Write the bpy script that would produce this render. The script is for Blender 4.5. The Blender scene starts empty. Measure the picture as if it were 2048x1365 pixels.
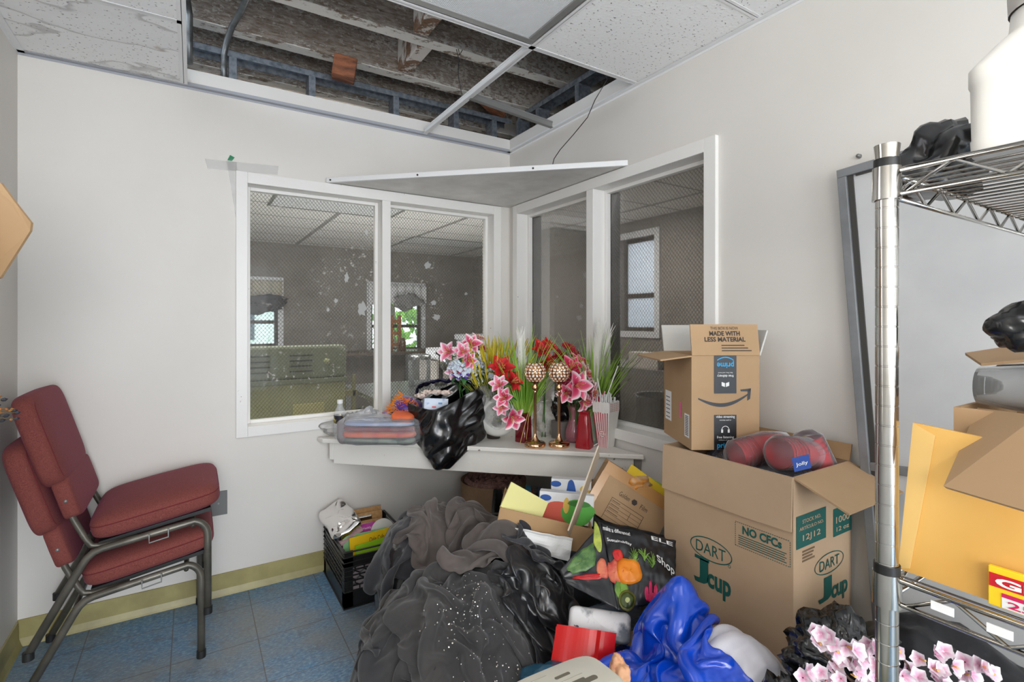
import bpy, bmesh, math, random
import numpy as np
from mathutils import Vector, Matrix, noise
V = Vector
SC = bpy.context.scene
COL = SC.collection
R = math.radians

# ------------------------------------------------------------------ camera
CAMZ, FPX, HX, HY = 1.334, 1019.0, 1024.0, 642.0
YAW = R(32.1)
FWD = V((math.sin(YAW), math.cos(YAW), 0)); RGT = V((math.cos(YAW), -math.sin(YAW), 0))
cam = bpy.data.cameras.new('camera'); camo = bpy.data.objects.new('camera', cam); COL.objects.link(camo)
camo.location = (0, 0, CAMZ); camo.rotation_euler = (R(90), 0, -YAW)
cam.sensor_width = 36; cam.lens = 36 * FPX / 2048; cam.shift_y = -(682.5 - HY) / 2048; cam.clip_start = 0.02
SC.camera = camo
# ------------------------------------------------------------------ world, lights, exposure
W = bpy.data.worlds.new('world'); SC.world = W; W.use_nodes = True
bg = W.node_tree.nodes['Background']; bg.inputs[0].default_value = (0.74, 0.86, 1.0, 1); bg.inputs[1].default_value = 6.0
SC.view_settings.view_transform = 'Standard'; SC.view_settings.look = 'None'
SC.view_settings.gamma = 1; SC.view_settings.exposure = 0.06; SC.view_settings.use_curve_mapping = False
def area(name, loc, tgt, size, power, color=(1, 1, 1), sizey=None):
    l = bpy.data.lights.new(name, 'AREA'); l.energy = power; l.color = color; l.size = size
    if sizey: l.shape = 'RECTANGLE'; l.size_y = sizey
    o = bpy.data.objects.new(name, l); COL.objects.link(o); o.location = loc
    o.rotation_euler = (V(tgt) - V(loc)).to_track_quat('-Z', 'Y').to_euler(); return o
area('rear_fill_light', (0.2, -3.85, 1.35), (0.5, 2.2, 1.3), 1.8, 68, (1.0, 0.97, 0.94), 2.1)  # added fill light in front of the unseen rear opening
area('overhead_fill_light', (-0.02, -0.2, 2.40), (0.05, 0.4, 0), 1.15, 5, (1.0, 0.97, 0.94), 0.9)  # added overhead fill behind the view; no fixture hangs there
area('side_fill_light', (-0.55, 1.2, 1.5), (1.2, 2.0, 0.8), 0.7, 6, (0.88, 0.90, 1.0), 1.0)  # added bluish fill from the left; that wall has no window
area('upward_fill_light', (-0.10, -0.9, 1.45), (0.55, 1.9, 2.75), 0.9, 20, (1.0, 0.98, 0.95), 0.6)  # added fill aimed upward to brighten the ceiling and plenum
area('kitchen_fill_light', (0.5, 3.30, 2.42), (0.55, 3.6, 0), 1.0, 24, (1.0, 0.98, 0.95), 0.5)  # added fill to lift the back of the range
area('kitchen_fill_light', (2.9, 3.6, 2.42), (2.9, 3.7, 0), 1.2, 55, (1.0, 0.98, 0.96), 0.6)  # added fill for the kitchen beyond the right panes
area('kitchen_fill_light', (0.6, 4.35, 2.42), (0.9, 5.2, 0), 1.2, 60, (0.97, 0.98, 1.0), 0.5)  # added fill for the deeper kitchen, kept above the sight line
area('kitchen_upward_fill', (1.9, 4.9, 0.30), (1.9, 5.0, 3), 1.8, 70, (0.97, 0.98, 1.0), 1.2)  # added fill near the floor to brighten the kitchen ceiling

# ------------------------------------------------------------------ pixel rays -> points in the room
def ray(px, py):
    u = (px - HX) / FPX; v = (HY - py) / FPX
    return FWD + RGT * u + V((0, 0, v))
ORI = V((0, 0, CAMZ))
def onZ(px, py, z): d = ray(px, py); return ORI + d * ((z - CAMZ) / d.z)
def onX(px, py, x): d = ray(px, py); return ORI + d * (x / d.x)
def onY(px, py, y): d = ray(px, py); return ORI + d * (y / d.y)
def at(px, py, t): return ORI + ray(px, py) * t

# ------------------------------------------------------------------ materials
def lin(c):
    return tuple((x / 255 / 12.92 if x / 255 <= 0.04045 else ((x / 255 + 0.055) / 1.055) ** 2.4) for x in c) + (1,)
def newmat(name):
    m = bpy.data.materials.new(name); m.use_nodes = True
    return m, m.node_tree, m.node_tree.nodes['Principled BSDF']
def node(nt, kind, **kw):
    n = nt.nodes.new(kind)
    for k, v in kw.items():
        if k.startswith('i_'): n.inputs[int(k[2:])].default_value = v
        else: setattr(n, k, v)
    return n
def coords(nt, stretch=(1, 1, 1), kind='Object', rot=(0, 0, 0)):
    tc = node(nt, 'ShaderNodeTexCoord'); mp = node(nt, 'ShaderNodeMapping')
    mp.inputs['Scale'].default_value = stretch; mp.inputs['Rotation'].default_value = rot
    nt.links.new(tc.outputs[kind], mp.inputs[0]); return mp.outputs[0]
def noise_tex(nt, vec, scale, detail=4, rough=0.55):
    n = node(nt, 'ShaderNodeTexNoise'); n.inputs['Scale'].default_value = scale
    n.inputs['Detail'].default_value = detail; n.inputs['Roughness'].default_value = rough
    nt.links.new(vec, n.inputs['Vector']); return n.outputs['Fac']
def ramp(nt, fac, stops, interp='LINEAR'):
    r = node(nt, 'ShaderNodeValToRGB'); cr = r.color_ramp; cr.interpolation = interp
    while len(cr.elements) < len(stops): cr.elements.new(0.5)
    for e, (p, c) in zip(cr.elements, stops): e.position = p; e.color = c if len(c) == 4 else lin(c)
    nt.links.new(fac, r.inputs[0]); return r.outputs[0]
def mix(nt, fac, a, b, mode='MIX'):
    n = node(nt, 'ShaderNodeMix', data_type='RGBA', blend_type=mode)
    for s, v in ((n.inputs[0], fac), (n.inputs[6], a), (n.inputs[7], b)):
        if hasattr(v, 'is_output') or isinstance(v, bpy.types.NodeSocket): nt.links.new(v, s)
        elif isinstance(v, (int, float)): s.default_value = v
        else: s.default_value = v if len(v) == 4 else lin(v)
    return n.outputs[2]
def mth(nt, op, a, b=None, c=None):
    n = node(nt, 'ShaderNodeMath', operation=op)
    for s, v in zip(n.inputs, (a, b, c)):
        if v is None: continue
        if isinstance(v, bpy.types.NodeSocket): nt.links.new(v, s)
        else: s.default_value = v
    return n.outputs[0]
def sepxyz(nt, vec):
    n = node(nt, 'ShaderNodeSeparateXYZ'); nt.links.new(vec, n.inputs[0]); return n.outputs
def bump_to(nt, b, h, strength, dist=0.01):
    n = node(nt, 'ShaderNodeBump'); n.inputs['Strength'].default_value = strength; n.inputs['Distance'].default_value = dist
    nt.links.new(h, n.inputs['Height']); nt.links.new(n.outputs[0], b.inputs['Normal'])
MATS = {}
def mat(name, c, c2=None, scale=6, lo=0.4, hi=0.65, detail=5, rough=0.6, metal=0, bump=0, bscale=60, bdist=0.005,
        coat=0, sheen=0, sheen_tint=None, trans=0, ior=1.45, alpha=1, stretch=(1, 1, 1), bstretch=(1, 1, 1), spec=0.5):
    if name in MATS: return MATS[name]
    m, nt, b = newmat(name); MATS[name] = m
    b.inputs['Roughness'].default_value = rough; b.inputs['Metallic'].default_value = metal
    b.inputs['Specular IOR Level'].default_value = spec
    b.inputs['Base Color'].default_value = lin(c)
    if c2 is not None:
        f = noise_tex(nt, coords(nt, stretch), scale, detail)
        nt.links.new(ramp(nt, f, [(lo, c), (hi, c2)]), b.inputs['Base Color'])
    if bump: bump_to(nt, b, noise_tex(nt, coords(nt, bstretch), bscale, 3), bump, bdist)
    if coat: b.inputs['Coat Weight'].default_value = coat
    if sheen:
        b.inputs['Sheen Weight'].default_value = sheen
        if sheen_tint: b.inputs['Sheen Tint'].default_value = lin(sheen_tint)
    if trans: b.inputs['Transmission Weight'].default_value = trans; b.inputs['IOR'].default_value = ior
    if alpha < 1: b.inputs['Alpha'].default_value = alpha
    return m
def film(name, c, opacity=0.25, rough=0.08, gloss=0.5):
    """thin clear plastic film: see-through with a milky part and a shine"""
    if name in MATS: return MATS[name]
    m, nt, b = newmat(name); MATS[name] = m
    b.inputs['Base Color'].default_value = lin(c); b.inputs['Roughness'].default_value = rough
    b.inputs['Specular IOR Level'].default_value = gloss
    fr = node(nt, 'ShaderNodeFresnel'); fr.inputs[0].default_value = 1.5
    nz = noise_tex(nt, coords(nt), 25, 3)
    a = mth(nt, 'ADD', mth(nt, 'MULTIPLY', fr.outputs[0], 1.2), mth(nt, 'MULTIPLY', nz, opacity * 2))
    nt.links.new(mth(nt, 'MINIMUM', a, 1.0), b.inputs['Alpha'])
    return m

# ------------------------------------------------------------------ mesh builder
def rotm(rx=0, ry=0, rz=0): return Matrix.Rotation(R(rz), 4, 'Z') @ Matrix.Rotation(R(ry), 4, 'Y') @ Matrix.Rotation(R(rx), 4, 'X')
def frame(o, x, y):
    """matrix with origin o, x axis along x, y axis near y"""
    x = V(x).normalized(); z = x.cross(V(y)).normalized(); y = z.cross(x)
    m = Matrix((x, y, z)).transposed().to_4x4(); m.translation = V(o); return m
ORG = {}
class MB:
    def __init__(s): s.v = []; s.f = []; s.mi = []; s.uv = {}
    def add(s, vs, fs, m=0, M=None, uvs=None):
        n = len(s.v)
        for i, p in enumerate(vs):
            p = V(p); s.v.append(M @ p if M is not None else p)
            if uvs is not None: s.uv[n + i] = uvs[i]
        for f in fs: s.f.append(tuple(i + n for i in f)); s.mi.append(m)
        return s
    def box(s, a, b, m=0, M=None):
        x0, y0, z0 = a; x1, y1, z1 = b
        return s.add([(x0,y0,z0),(x1,y0,z0),(x1,y1,z0),(x0,y1,z0),(x0,y0,z1),(x1,y0,z1),(x1,y1,z1),(x0,y1,z1)],
              [(0,3,2,1),(4,5,6,7),(0,1,5,4),(1,2,6,5),(2,3,7,6),(3,0,4,7)], m, M)
    def prism(s, pts, vec, m=0, M=None):
        n = len(pts); vec = V(vec); vs = [V(p) for p in pts]; vs += [p + vec for p in vs]
        fs = [tuple(range(n))[::-1], tuple(range(n, 2 * n))] + [(i, (i + 1) % n, n + (i + 1) % n, n + i) for i in range(n)]
        return s.add(vs, fs, m, M)
    def grid(s, fn, nu, nv, m=0, M=None, wu=False, uv=False):
        vs = []; uvs = []
        cu = nu if wu else nu + 1
        for j in range(nv + 1):
            for i in range(cu):
                vs.append(fn(i / nu, j / nv)); uvs.append((i / nu, j / nv))
        fs = []
        for j in range(nv):
            for i in range(nu):
                i2 = (i + 1) % cu if wu else i + 1
                fs.append((j * cu + i, j * cu + i2, (j + 1) * cu + i2, (j + 1) * cu + i))
        return s.add(vs, fs, m, M, uvs if uv else None)
    def tube(s, path, r, n=8, m=0, M=None, cap=True, flat=1.0):
        path = [V(p) for p in path]; k = len(path)
        rr = r if isinstance(r, (list, tuple)) else [r] * k
        t = [(path[min(i + 1, k - 1)] - path[max(i - 1, 0)]).normalized() for i in range(k)]
        up = V((0, 0, 1)) if abs(t[0].z) < 0.9 else V((0, 1, 0))
        a = t[0].cross(up).normalized(); vs = []
        for i in range(k):
            a = (a - t[i] * a.dot(t[i])).normalized(); b = t[i].cross(a)
            for q in range(n):
                an = 2 * math.pi * q / n
                vs.append(path[i] + (a * math.cos(an) + b * math.sin(an) * flat) * rr[i])
        fs = [(i * n + q, i * n + (q + 1) % n, (i + 1) * n + (q + 1) % n, (i + 1) * n + q) for i in range(k - 1) for q in range(n)]
        if cap: fs += [tuple(range(n))[::-1], tuple(range((k - 1) * n, k * n))]
        return s.add(vs, fs, m, M)
    def lathe(s, prof, n=24, m=0, M=None, cap=(False, False)):
        vs = [(r * math.cos(2 * math.pi * q / n), r * math.sin(2 * math.pi * q / n), z) for r, z in prof for q in range(n)]
        k = len(prof)
        fs = [(i * n + q, i * n + (q + 1) % n, (i + 1) * n + (q + 1) % n, (i + 1) * n + q) for i in range(k - 1) for q in range(n)]
        if cap[0]: fs.append(tuple(range(n))[::-1])
        if cap[1]: fs.append(tuple(range((k - 1) * n, k * n)))
        return s.add(vs, fs, m, M)
    def build(s, name, mats, parent=None, smooth=False, bevel=0, bseg=2, subsurf=0, solid=0, label=None, loc=None, angle=None):
        if not isinstance(mats, (list, tuple)): mats = [mats]
        if parent is not None: org = ORG[parent.name]
        elif loc is not None: org = V(loc)
        else:
            xs = [p.x for p in s.v]; ys = [p.y for p in s.v]
            org = V(((min(xs) + max(xs)) / 2, (min(ys) + max(ys)) / 2, min(p.z for p in s.v)))
        me = bpy.data.meshes.new(name)
        me.from_pydata([tuple(p - org) for p in s.v], [], s.f)
        for m in mats: me.materials.append(m)
        me.polygons.foreach_set('material_index', s.mi)
        if smooth: me.polygons.foreach_set('use_smooth', [True] * len(s.f))
        if s.uv:
            ul = me.uv_layers.new(name='UVMap')
            for l in me.loops: ul.data[l.index].uv = s.uv.get(l.vertex_index, (0, 0))
        me.update()
        o = bpy.data.objects.new(name, me); COL.objects.link(o)
        if parent is not None: o.parent = parent
        else: o.location = org
        ORG[o.name] = org
        if bevel:
            b = o.modifiers.new('bevel', 'BEVEL'); b.width = bevel; b.segments = bseg; b.limit_method = 'ANGLE'; b.angle_limit = R(35)
        if solid:
            b = o.modifiers.new('solid', 'SOLIDIFY'); b.thickness = solid; b.offset = 0
        if subsurf:
            b = o.modifiers.new('sub', 'SUBSURF'); b.levels = subsurf; b.render_levels = subsurf
        if angle: me.set_sharp_from_angle(angle=R(angle))
        if label: o['label'] = label
        return o
def thing(name, label, cat, loc=(0, 0, 0), group=None):
    o = bpy.data.objects.new(name, None); COL.objects.link(o); o.location = loc; o.empty_display_size = 0.05
    ORG[o.name] = V(loc); o['label'] = label; o['category'] = cat
    if group: o['group'] = group
    return o
def tag(o, label, cat, group=None):
    o['label'] = label; o['category'] = cat
    if group: o['group'] = group
    return o
def struct(o): o['kind'] = 'structure'; return o
def root(name):
    o = bpy.data.objects.new(name, None); COL.objects.link(o); o.empty_display_size = 0.05
    ORG[o.name] = V((0, 0, 0)); o['kind'] = 'structure'; return o
def dup(o, parent=None):
    c = o.copy(); COL.objects.link(c); ORG[c.name] = ORG[o.name]
    if parent is not None: c.parent = parent
    for ch in list(o.children): dup(ch, c)
    return c
def text_geo(mb, txt, size, M, m=0, align='CENTER', bold=0.0, sx=1.0, shear=0.0, spacing=1.0, thick=0.0004):
    cu = bpy.data.curves.new('t', 'FONT'); cu.body = txt; cu.size = size; cu.align_x = align; cu.align_y = 'CENTER'
    cu.offset = bold; cu.shear = shear; cu.space_character = spacing; cu.extrude = thick; cu.resolution_u = 3
    ob = bpy.data.objects.new('t', cu); COL.objects.link(ob)
    dg = bpy.context.evaluated_depsgraph_get(); me = bpy.data.meshes.new_from_object(ob.evaluated_get(dg))
    vs = [(v.co.x * sx, v.co.y, v.co.z) for v in me.vertices]; fs = [tuple(p.vertices) for p in me.polygons]
    bpy.data.objects.remove(ob); bpy.data.curves.remove(cu); bpy.data.meshes.remove(me)
    return mb.add(vs, fs, m, M)
def ring(mb, rx, ry, w, M, n=36, m=0, z=0.0006):
    def fn(u, v):
        a = 2 * math.pi * u; k = w * v
        return ((rx - k) * math.cos(a), (ry - k) * math.sin(a), z)
    return mb.grid(fn, n, 1, m, M, wu=True)
def rectface(mb, x0, y0, x1, y1, M, m=0, z=0.0005, t=0.0003):
    return mb.box((x0, y0, z - t), (x1, y1, z), m, M)
# ================================================================== ROOM SHELL
YA, XB, XC, ZC, YN = 2.85, 1.77, -0.608, 2.44, -4.0
KY, KX, KL = 7.9, 4.15, -1.5      # kitchen far wall, right wall, left wall
def wall_paint(name, c, c2):
    m, nt, b = newmat(name); co = coords(nt)
    big = noise_tex(nt, co, 1.3, 5); sm = noise_tex(nt, co, 90, 2); sp = noise_tex(nt, co, 14, 6, 0.7)
    base = ramp(nt, big, [(0.35, c), (0.7, c2)])
    spots = ramp(nt, sp, [(0.72, (0, 0, 0, 1)), (0.80, (1, 1, 1, 1))])
    col = mix(nt, mth(nt, 'MULTIPLY', spots, 0.35), base, (150, 143, 133))
    nt.links.new(col, b.inputs['Base Color']); b.inputs['Roughness'].default_value = 0.55
    bump_to(nt, b, sm, 0.08, 0.002); return m
PAINT = wall_paint('wall_paint', (226, 222, 216), (218, 214, 207))
def chipped(name, c, amt=0.735):
    m, nt, b = newmat(name); co = coords(nt); n = noise_tex(nt, coords(nt, (1, 1, 1)), 26, 5, 0.65); g = noise_tex(nt, co, 3, 3)
    f = ramp(nt, mth(nt, 'ADD', mth(nt, 'MULTIPLY', n, 0.8), mth(nt, 'MULTIPLY', g, 0.3)), [(amt, (0, 0, 0, 1)), (amt + 0.012, (1, 1, 1, 1))])
    nt.links.new(mix(nt, mth(nt, 'MULTIPLY', f, 0.8), c, (112, 104, 94)), b.inputs['Base Color']); b.inputs['Roughness'].default_value = 0.38
    bump_to(nt, b, noise_tex(nt, co, 30, 4), 0.2, 0.004); return m
TRIM = chipped('white_trim_paint', (235, 233, 229))
METALW = mat('white_grid_metal', (233, 233, 233), rough=0.35)
def floor_mat():
    m, nt, b = newmat('blue_vinyl_tile'); co = coords(nt)
    fine = noise_tex(nt, coords(nt, (1, 2.2, 1)), 60, 5, 0.7); big = noise_tex(nt, co, 2.2, 6, 0.65); mid = noise_tex(nt, co, 9, 6, 0.7)
    base = ramp(nt, fine, [(0.32, (44, 92, 138)), (0.5, (84, 140, 184)), (0.68, (160, 194, 214))])
    dirt = ramp(nt, big, [(0.36, (0, 0, 0, 1)), (0.64, (1, 1, 1, 1))]); d2 = ramp(nt, mid, [(0.54, (0, 0, 0, 1)), (0.75, (1, 1, 1, 1))])
    c1 = mix(nt, mth(nt, 'MULTIPLY', dirt, 0.72), base, (150, 144, 128))
    c2 = mix(nt, mth(nt, 'MULTIPLY', d2, 0.65), c1, (104, 90, 68))
    fl = noise_tex(nt, coords(nt, (1, 1, 1)), 170, 2, 0.5)
    c2 = mix(nt, mth(nt, 'MULTIPLY', ramp(nt, fl, [(0.70, (0, 0, 0, 1)), (0.74, (1, 1, 1, 1))]), 0.8), c2, (205, 205, 198))
    x, y, z = sepxyz(nt, co)
    def seam(v, off):
        f = mth(nt, 'FRACT', mth(nt, 'DIVIDE', mth(nt, 'ADD', v, off), 0.305))
        return mth(nt, 'LESS_THAN', mth(nt, 'ABSOLUTE', mth(nt, 'SUBTRACT', f, 0.5)), 0.007)
    s = mth(nt, 'MAXIMUM', seam(x, 9.04), seam(y, 9.1))
    c3 = mix(nt, mth(nt, 'MULTIPLY', s, 0.7), c2, (96, 88, 74))
    nt.links.new(c3, b.inputs['Base Color']); b.inputs['Roughness'].default_value = 0.42
    bump_to(nt, b, mid, 0.15, 0.003); return m
FLOORM = floor_mat()
def slab(name, a, b, m): return struct(MB().box(a, b).build(name, m))
o = slab('floor', (XC - 0.12, YN - 0.12, -0.1), (XB + 0.12, YA + 0.12, 0), FLOORM)
# wall_back (y = YA) and wall_right (x = XB), each with the opening of its interior window
TW = 0.15
def wall_with_opening(name, mp, s0, s1, w0, w1, z0, z1, top):
    mb = MB()
    def bx(a0, a1, b0, b1):
        mb.box((a0, 0, b0), (a1, TW, b1), 0, mp)
    bx(s0, w0, 0, top); bx(w1, s1, 0, top); bx(w0, w1, 0, z0); bx(w0, w1, z1, top)
    return struct(mb.build(name, PAINT))
MA = Matrix.Translation((0, YA, 0))                                   # (s,d,z) -> (s, YA+d, z)
MBm = Matrix(((0, 1, 0, XB), (1, 0, 0, 0), (0, 0, 1, 0), (0, 0, 0, 1)))   # (s,d,z) -> (XB+d, s, z)
TOPZ = 2.525
wall_with_opening('wall_back', MA, XC - 0.1, XB + TW, 0.205, 1.66, 0.78, 2.04, TOPZ)
wall_with_opening('wall_right', MBm, YN, YA, 1.31, 2.76, 0.78, 2.04, TOPZ)
struct(MB().box((XC - 0.12, YN, 0), (XC, YA, TOPZ)).build('wall_left', PAINT))
mb = MB(); mb.box((XC, YN - 0.1, 0), (-0.6, YN, TOPZ)); mb.box((1.3, YN - 0.1, 0), (XB, YN, TOPZ)); mb.box((-0.6, YN - 0.1, 2.3), (1.3, YN, TOPZ))
struct(mb.build('wall_front', PAINT))
# baseboards (vinyl cove base)
COVE = mat('olive_vinyl_cove', (172, 162, 108), (148, 138, 90), scale=5, rough=0.4)
def cove(name, mp, s0, s1, sgn):
    prof = [(0, 0.105), (-0.006, 0.103), (-0.008, 0.03), (-0.016, 0.008), (-0.02, 0.0), (0, 0)]
    mb = MB(); mb.prism([(s0, d, z) for d, z in prof], (s1 - s0, 0, 0), 0, mp); return struct(mb.build(name, COVE))
cove('baseboard_back', MA, XC, XB - 0.02, 1)
cove('baseboard_right', MBm, YN, YA - 0.02, 1)
cove('baseboard_left', Matrix(((0, -1, 0, XC), (1, 0, 0, 0), (0, 0, 1, 0), (0, 0, 0, 1))), YN, YA - 0.02, 1)

# ------------------------------------------------------------------ interior windows with wired glass
def wired_glass(rot, tint=(0.62, 0.62, 0.6, 1), dirty=0.10, spots=1.0):
    m, nt, b = newmat('wired_glass'); out = nt.nodes['Material Output']
    co = coords(nt); x, y, z = sepxyz(nt, co); s = x if rot == 'A' else y
    def line(a):
        f = mth(nt, 'FRACT', mth(nt, 'DIVIDE', a, 0.0185))
        return mth(nt, 'LESS_THAN', mth(nt, 'ABSOLUTE', mth(nt, 'SUBTRACT', f, 0.5)), 0.055)
    z2 = mth(nt, 'MULTIPLY', z, 0.85)
    w = mth(nt, 'MAXIMUM', line(mth(nt, 'ADD', mth(nt, 'ADD', s, z2), 10)), line(mth(nt, 'ADD', mth(nt, 'SUBTRACT', s, z2), 10)))
    tr = node(nt, 'ShaderNodeBsdfTransparent'); tr.inputs[0].default_value = tint
    wire = node(nt, 'ShaderNodeBsdfDiffuse'); wire.inputs[0].default_value = lin((92, 90, 84))
    gl = node(nt, 'ShaderNodeBsdfGlossy'); gl.inputs[1].default_value = 0.03
    fr = node(nt, 'ShaderNodeFresnel'); fr.inputs[0].default_value = 1.35
    dust = node(nt, 'ShaderNodeBsdfDiffuse'); dust.inputs[0].default_value = lin((196, 192, 186))
    n1 = noise_tex(nt, co, 3.0, 6, 0.7); n2 = noise_tex(nt, co, 46, 3, 0.6); n3 = noise_tex(nt, co, 9, 4, 0.6)
    sp = ramp(nt, n2, [(0.62, (0, 0, 0, 1)), (0.68, (1, 1, 1, 1))]); sp3 = ramp(nt, noise_tex(nt, co, 2.6, 3, 0.5), [(0.47, (0, 0, 0, 1)), (0.62, (1, 1, 1, 1))])
    haze = mth(nt, 'MULTIPLY', n1, dirty * 2)
    amt = mth(nt, 'ADD', haze, mth(nt, 'MULTIPLY', mth(nt, 'MULTIPLY', sp, sp3), 0.55 * spots))
    def mx(f, a, c):
        n = node(nt, 'ShaderNodeMixShader')
        if isinstance(f, float): n.inputs[0].default_value = f
        else: nt.links.new(f, n.inputs[0])
        nt.links.new(a, n.inputs[1]); nt.links.new(c, n.inputs[2]); return n.outputs[0]
    a = mx(mth(nt, 'MULTIPLY', w, 0.65), tr.outputs[0], wire.outputs[0])
    a = mx(amt, a, dust.outputs[0])
    a = mx(mth(nt, 'MULTIPLY', fr.outputs[0], 0.2), a, gl.outputs[0])
    nt.links.new(a, out.inputs[0]); return m
GA, GB = wired_glass('A', (0.78, 0.78, 0.76, 1), 0.055), wired_glass('B', (0.60, 0.59, 0.57, 1), 0.095, 0.25)
BLACKG = mat('black_glazing_gap', (38, 36, 30), rough=0.7)
def interior_window(nm, mp, a0, a1, i0, i1, m0, m1, glass):
    r = root(nm); z0, z1, w0, w1 = 0.757, 2.072, 0.808, 2.017
    D0, D1 = -0.018, 0.135
    mb = MB()
    for (p, q, u, v) in ((a0, i0, z0, z1), (i1, a1, z0, z1), (i0, i1, w1, z1), (i0, i1, z0, w0)):
        mb.box((p, D0, u), (q, D1, v), 0, mp)
    mb.build('window_frame', TRIM, r, bevel=0.002)
    mb = MB(); mb.box((m0, D0 + 0.001, w0), (m1, D1, w1), 0, mp); mb.build('mullion', TRIM, r, bevel=0.002)
    st = 0.018
    for (p, q) in ((i0, m0), (m1, i1)):
        mb = MB()
        for (a, b2, u, v) in ((p, p + st, w0, w1), (q - st, q, w0, w1), (p + st, q - st, w1 - st, w1), (p + st, q - st, w0, w0 + st)):
            mb.box((a, 0.062, u), (b2, 0.09, v), 0, mp)
        mb.build('glazing_bead', TRIM, r, bevel=0.002)
        mb = MB(); mb.box((p + 0.004, 0.092, w0 + 0.004), (q - 0.004, 0.097, w1 - 0.004), 0, mp); mb.build('pane', glass, r)
    for q in (m0, i1) if a0 > 1 else ():
        MB().box((q - 0.016, 0.0985, w0), (q - 0.0035, 0.160, w1), 0, mp).build('jamb_liner', DKW, r)
    return r
DKW = mat('dark_raw_jamb', (66, 58, 44), (48, 42, 34), scale=14, stretch=(1, 1, 0.2), rough=0.8)
interior_window('window_1', MA, 0.181, 1.694, 0.232, 1.640, 0.911, 0.960, GA)
interior_window('window_2', MBm, 1.279, 2.787, 1.335, 2.733, 2.008, 2.061, GB)

SMEAR = mat('dried_paint_smear', (196, 198, 196), rough=0.8, alpha=0.6); w1r = bpy.data.objects['window_1']
for px, py, rx, ry in ((693, 556, 4, 10), (724, 618, 8, 14), (855, 531, 6, 7), (867, 606, 5, 5), (873, 635, 7, 6), (656, 620, 3, 4), (672, 602, 4, 4), (733, 465, 3, 6), (848, 637, 3, 3), (932, 588, 3, 3)):
    n = 14; k = MB(); k.prism([onY(px + rx * math.cos(6.283 * i / n) * (1 + 0.35 * math.sin(3 * i + px)), py + ry * math.sin(6.283 * i / n) * (1 + 0.3 * math.cos(2 * i + py)), YA + 0.0905) for i in range(n)], (0, 0.0008, 0)); k.build('paint_smear', SMEAR, w1r)
# ------------------------------------------------------------------ suspended ceiling
def tile_mat(name, stain):
    m, nt, b = newmat(name); co = coords(nt)
    sp = noise_tex(nt, coords(nt, (1, 1.5, 1)), 72, 2, 0.5); sp2 = noise_tex(nt, co, 14, 5)
    dark = ramp(nt, sp, [(0.655, (0, 0, 0, 1)), (0.675, (1, 1, 1, 1))])
    col = mix(nt, mth(nt, 'MULTIPLY', dark, 0.9), (244, 244, 243), (104, 98, 92))
    if stain:
        d = noise_tex(nt, coords(nt, (1.6, 3.2, 1)), 1.1, 3, 0.5)
        edge = ramp(nt, d, [(0.50, (0, 0, 0, 1)), (0.508, (1, 1, 1, 1)), (0.515, (0.9, 0.9, 0.9, 1)), (0.535, (0.12, 0.12, 0.12, 1)), (0.62, (0, 0, 0, 1))])
        col = mix(nt, mth(nt, 'MULTIPLY', edge, 0.45), col, (128, 122, 116))
        br = ramp(nt, noise_tex(nt, coords(nt, (3, 3, 1)), 2.3, 5), [(0.66, (0, 0, 0, 1)), (0.74, (1, 1, 1, 1))])
        col = mix(nt, mth(nt, 'MULTIPLY', br, 0.5), col, (150, 124, 98))
    nt.links.new(col, b.inputs['Base Color']); b.inputs['Roughness'].default_value = 0.9
    bump_to(nt, b, sp, 0.4, 0.004); return m
TILE, TILES = tile_mat('fissured_tile', False), tile_mat('stained_tile', True)
XT1, XT2, YT1, YT2, YT3 = -0.034, 1.165, 1.705, 1.098, 2.262
TEEM = METALW
def tee(name, p, q, ang=0, wdt=0.024):
    p, q = V(p), V(q); d = (q - p); L = d.length; M = frame(p, d, V((0, 0, 1)).cross(d)); mb = MB()
    mb.box((0, -wdt / 2, 0), (L, wdt / 2, 0.0015), 0, M); mb.box((0, -0.001, 0), (L, 0.001, 0.034), 0, M)
    mb.box((0, -0.004, 0.028), (L, 0.004, 0.036), 0, M)
    return mb
def st(name, mb): return struct(mb.build(name, TEEM))
zt = ZC
st('trim_1', tee('', (XT1, YN, zt), (XT1, YA, zt), wdt=0.03))
st('trim_2', tee('', (XT2, YN, zt), (XT2, YA - 0.02, zt)))
st('trim_3', tee('', (XT1, YT1, zt), (XB, YT1, zt)))
st('trim_4', tee('', (XT1, YT2, zt), (XB, YT2, zt)))
st('trim_5', tee('', (XC, YT3 - 0.01, zt), (XT1, YT3 - 0.01, zt)))
st('trim_6', tee('', (XC, 1.65, zt), (XT1, 1.65, zt)))
def angle(mp, s0, s1):
    mb = MB(); mb.box((s0, -0.024, ZC - 0.0015), (s1, 0, ZC), 0, mp); mb.box((s0, -0.0015, ZC), (s1, 0, ZC + 0.022), 0, mp); 
    mb.box((s0, -0.0018, ZC - 0.012), (s1, 0, ZC - 0.002), 0, mp); return mb
GRIDG = mat('grey_wall_angle', (168, 170, 176), rough=0.4)
struct(angle(MA, XC, XB).build('trim_7', GRIDG)); struct(angle(MBm, YN, YA).build('trim_8', TEEM))
struct(angle(Matrix(((0, -1, 0, XC), (1, 0, 0, 0), (0, 0, 1, 0), (0, 0, 0, 1))), YN, YA).build('trim_9', TEEM))
def ctile(x0, y0, x1, y1, m, lab, dz=0.002, g=0.004):
    return tag(MB().box((x0 + g, y0 + g, ZC + dz), (x1 - g, y1 - g, ZC + dz + 0.015)).build('ceiling_tile', m, bevel=0.002), lab, 'ceiling tile')
ctile(XC, YT3, XT1, YA, TILES, 'water-stained white ceiling tile in the left corner of the back wall')
ctile(XC, 1.65, XT1, YT3 - 0.01, TILE, 'white fissured ceiling tile in front of the stained corner tile')
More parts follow.
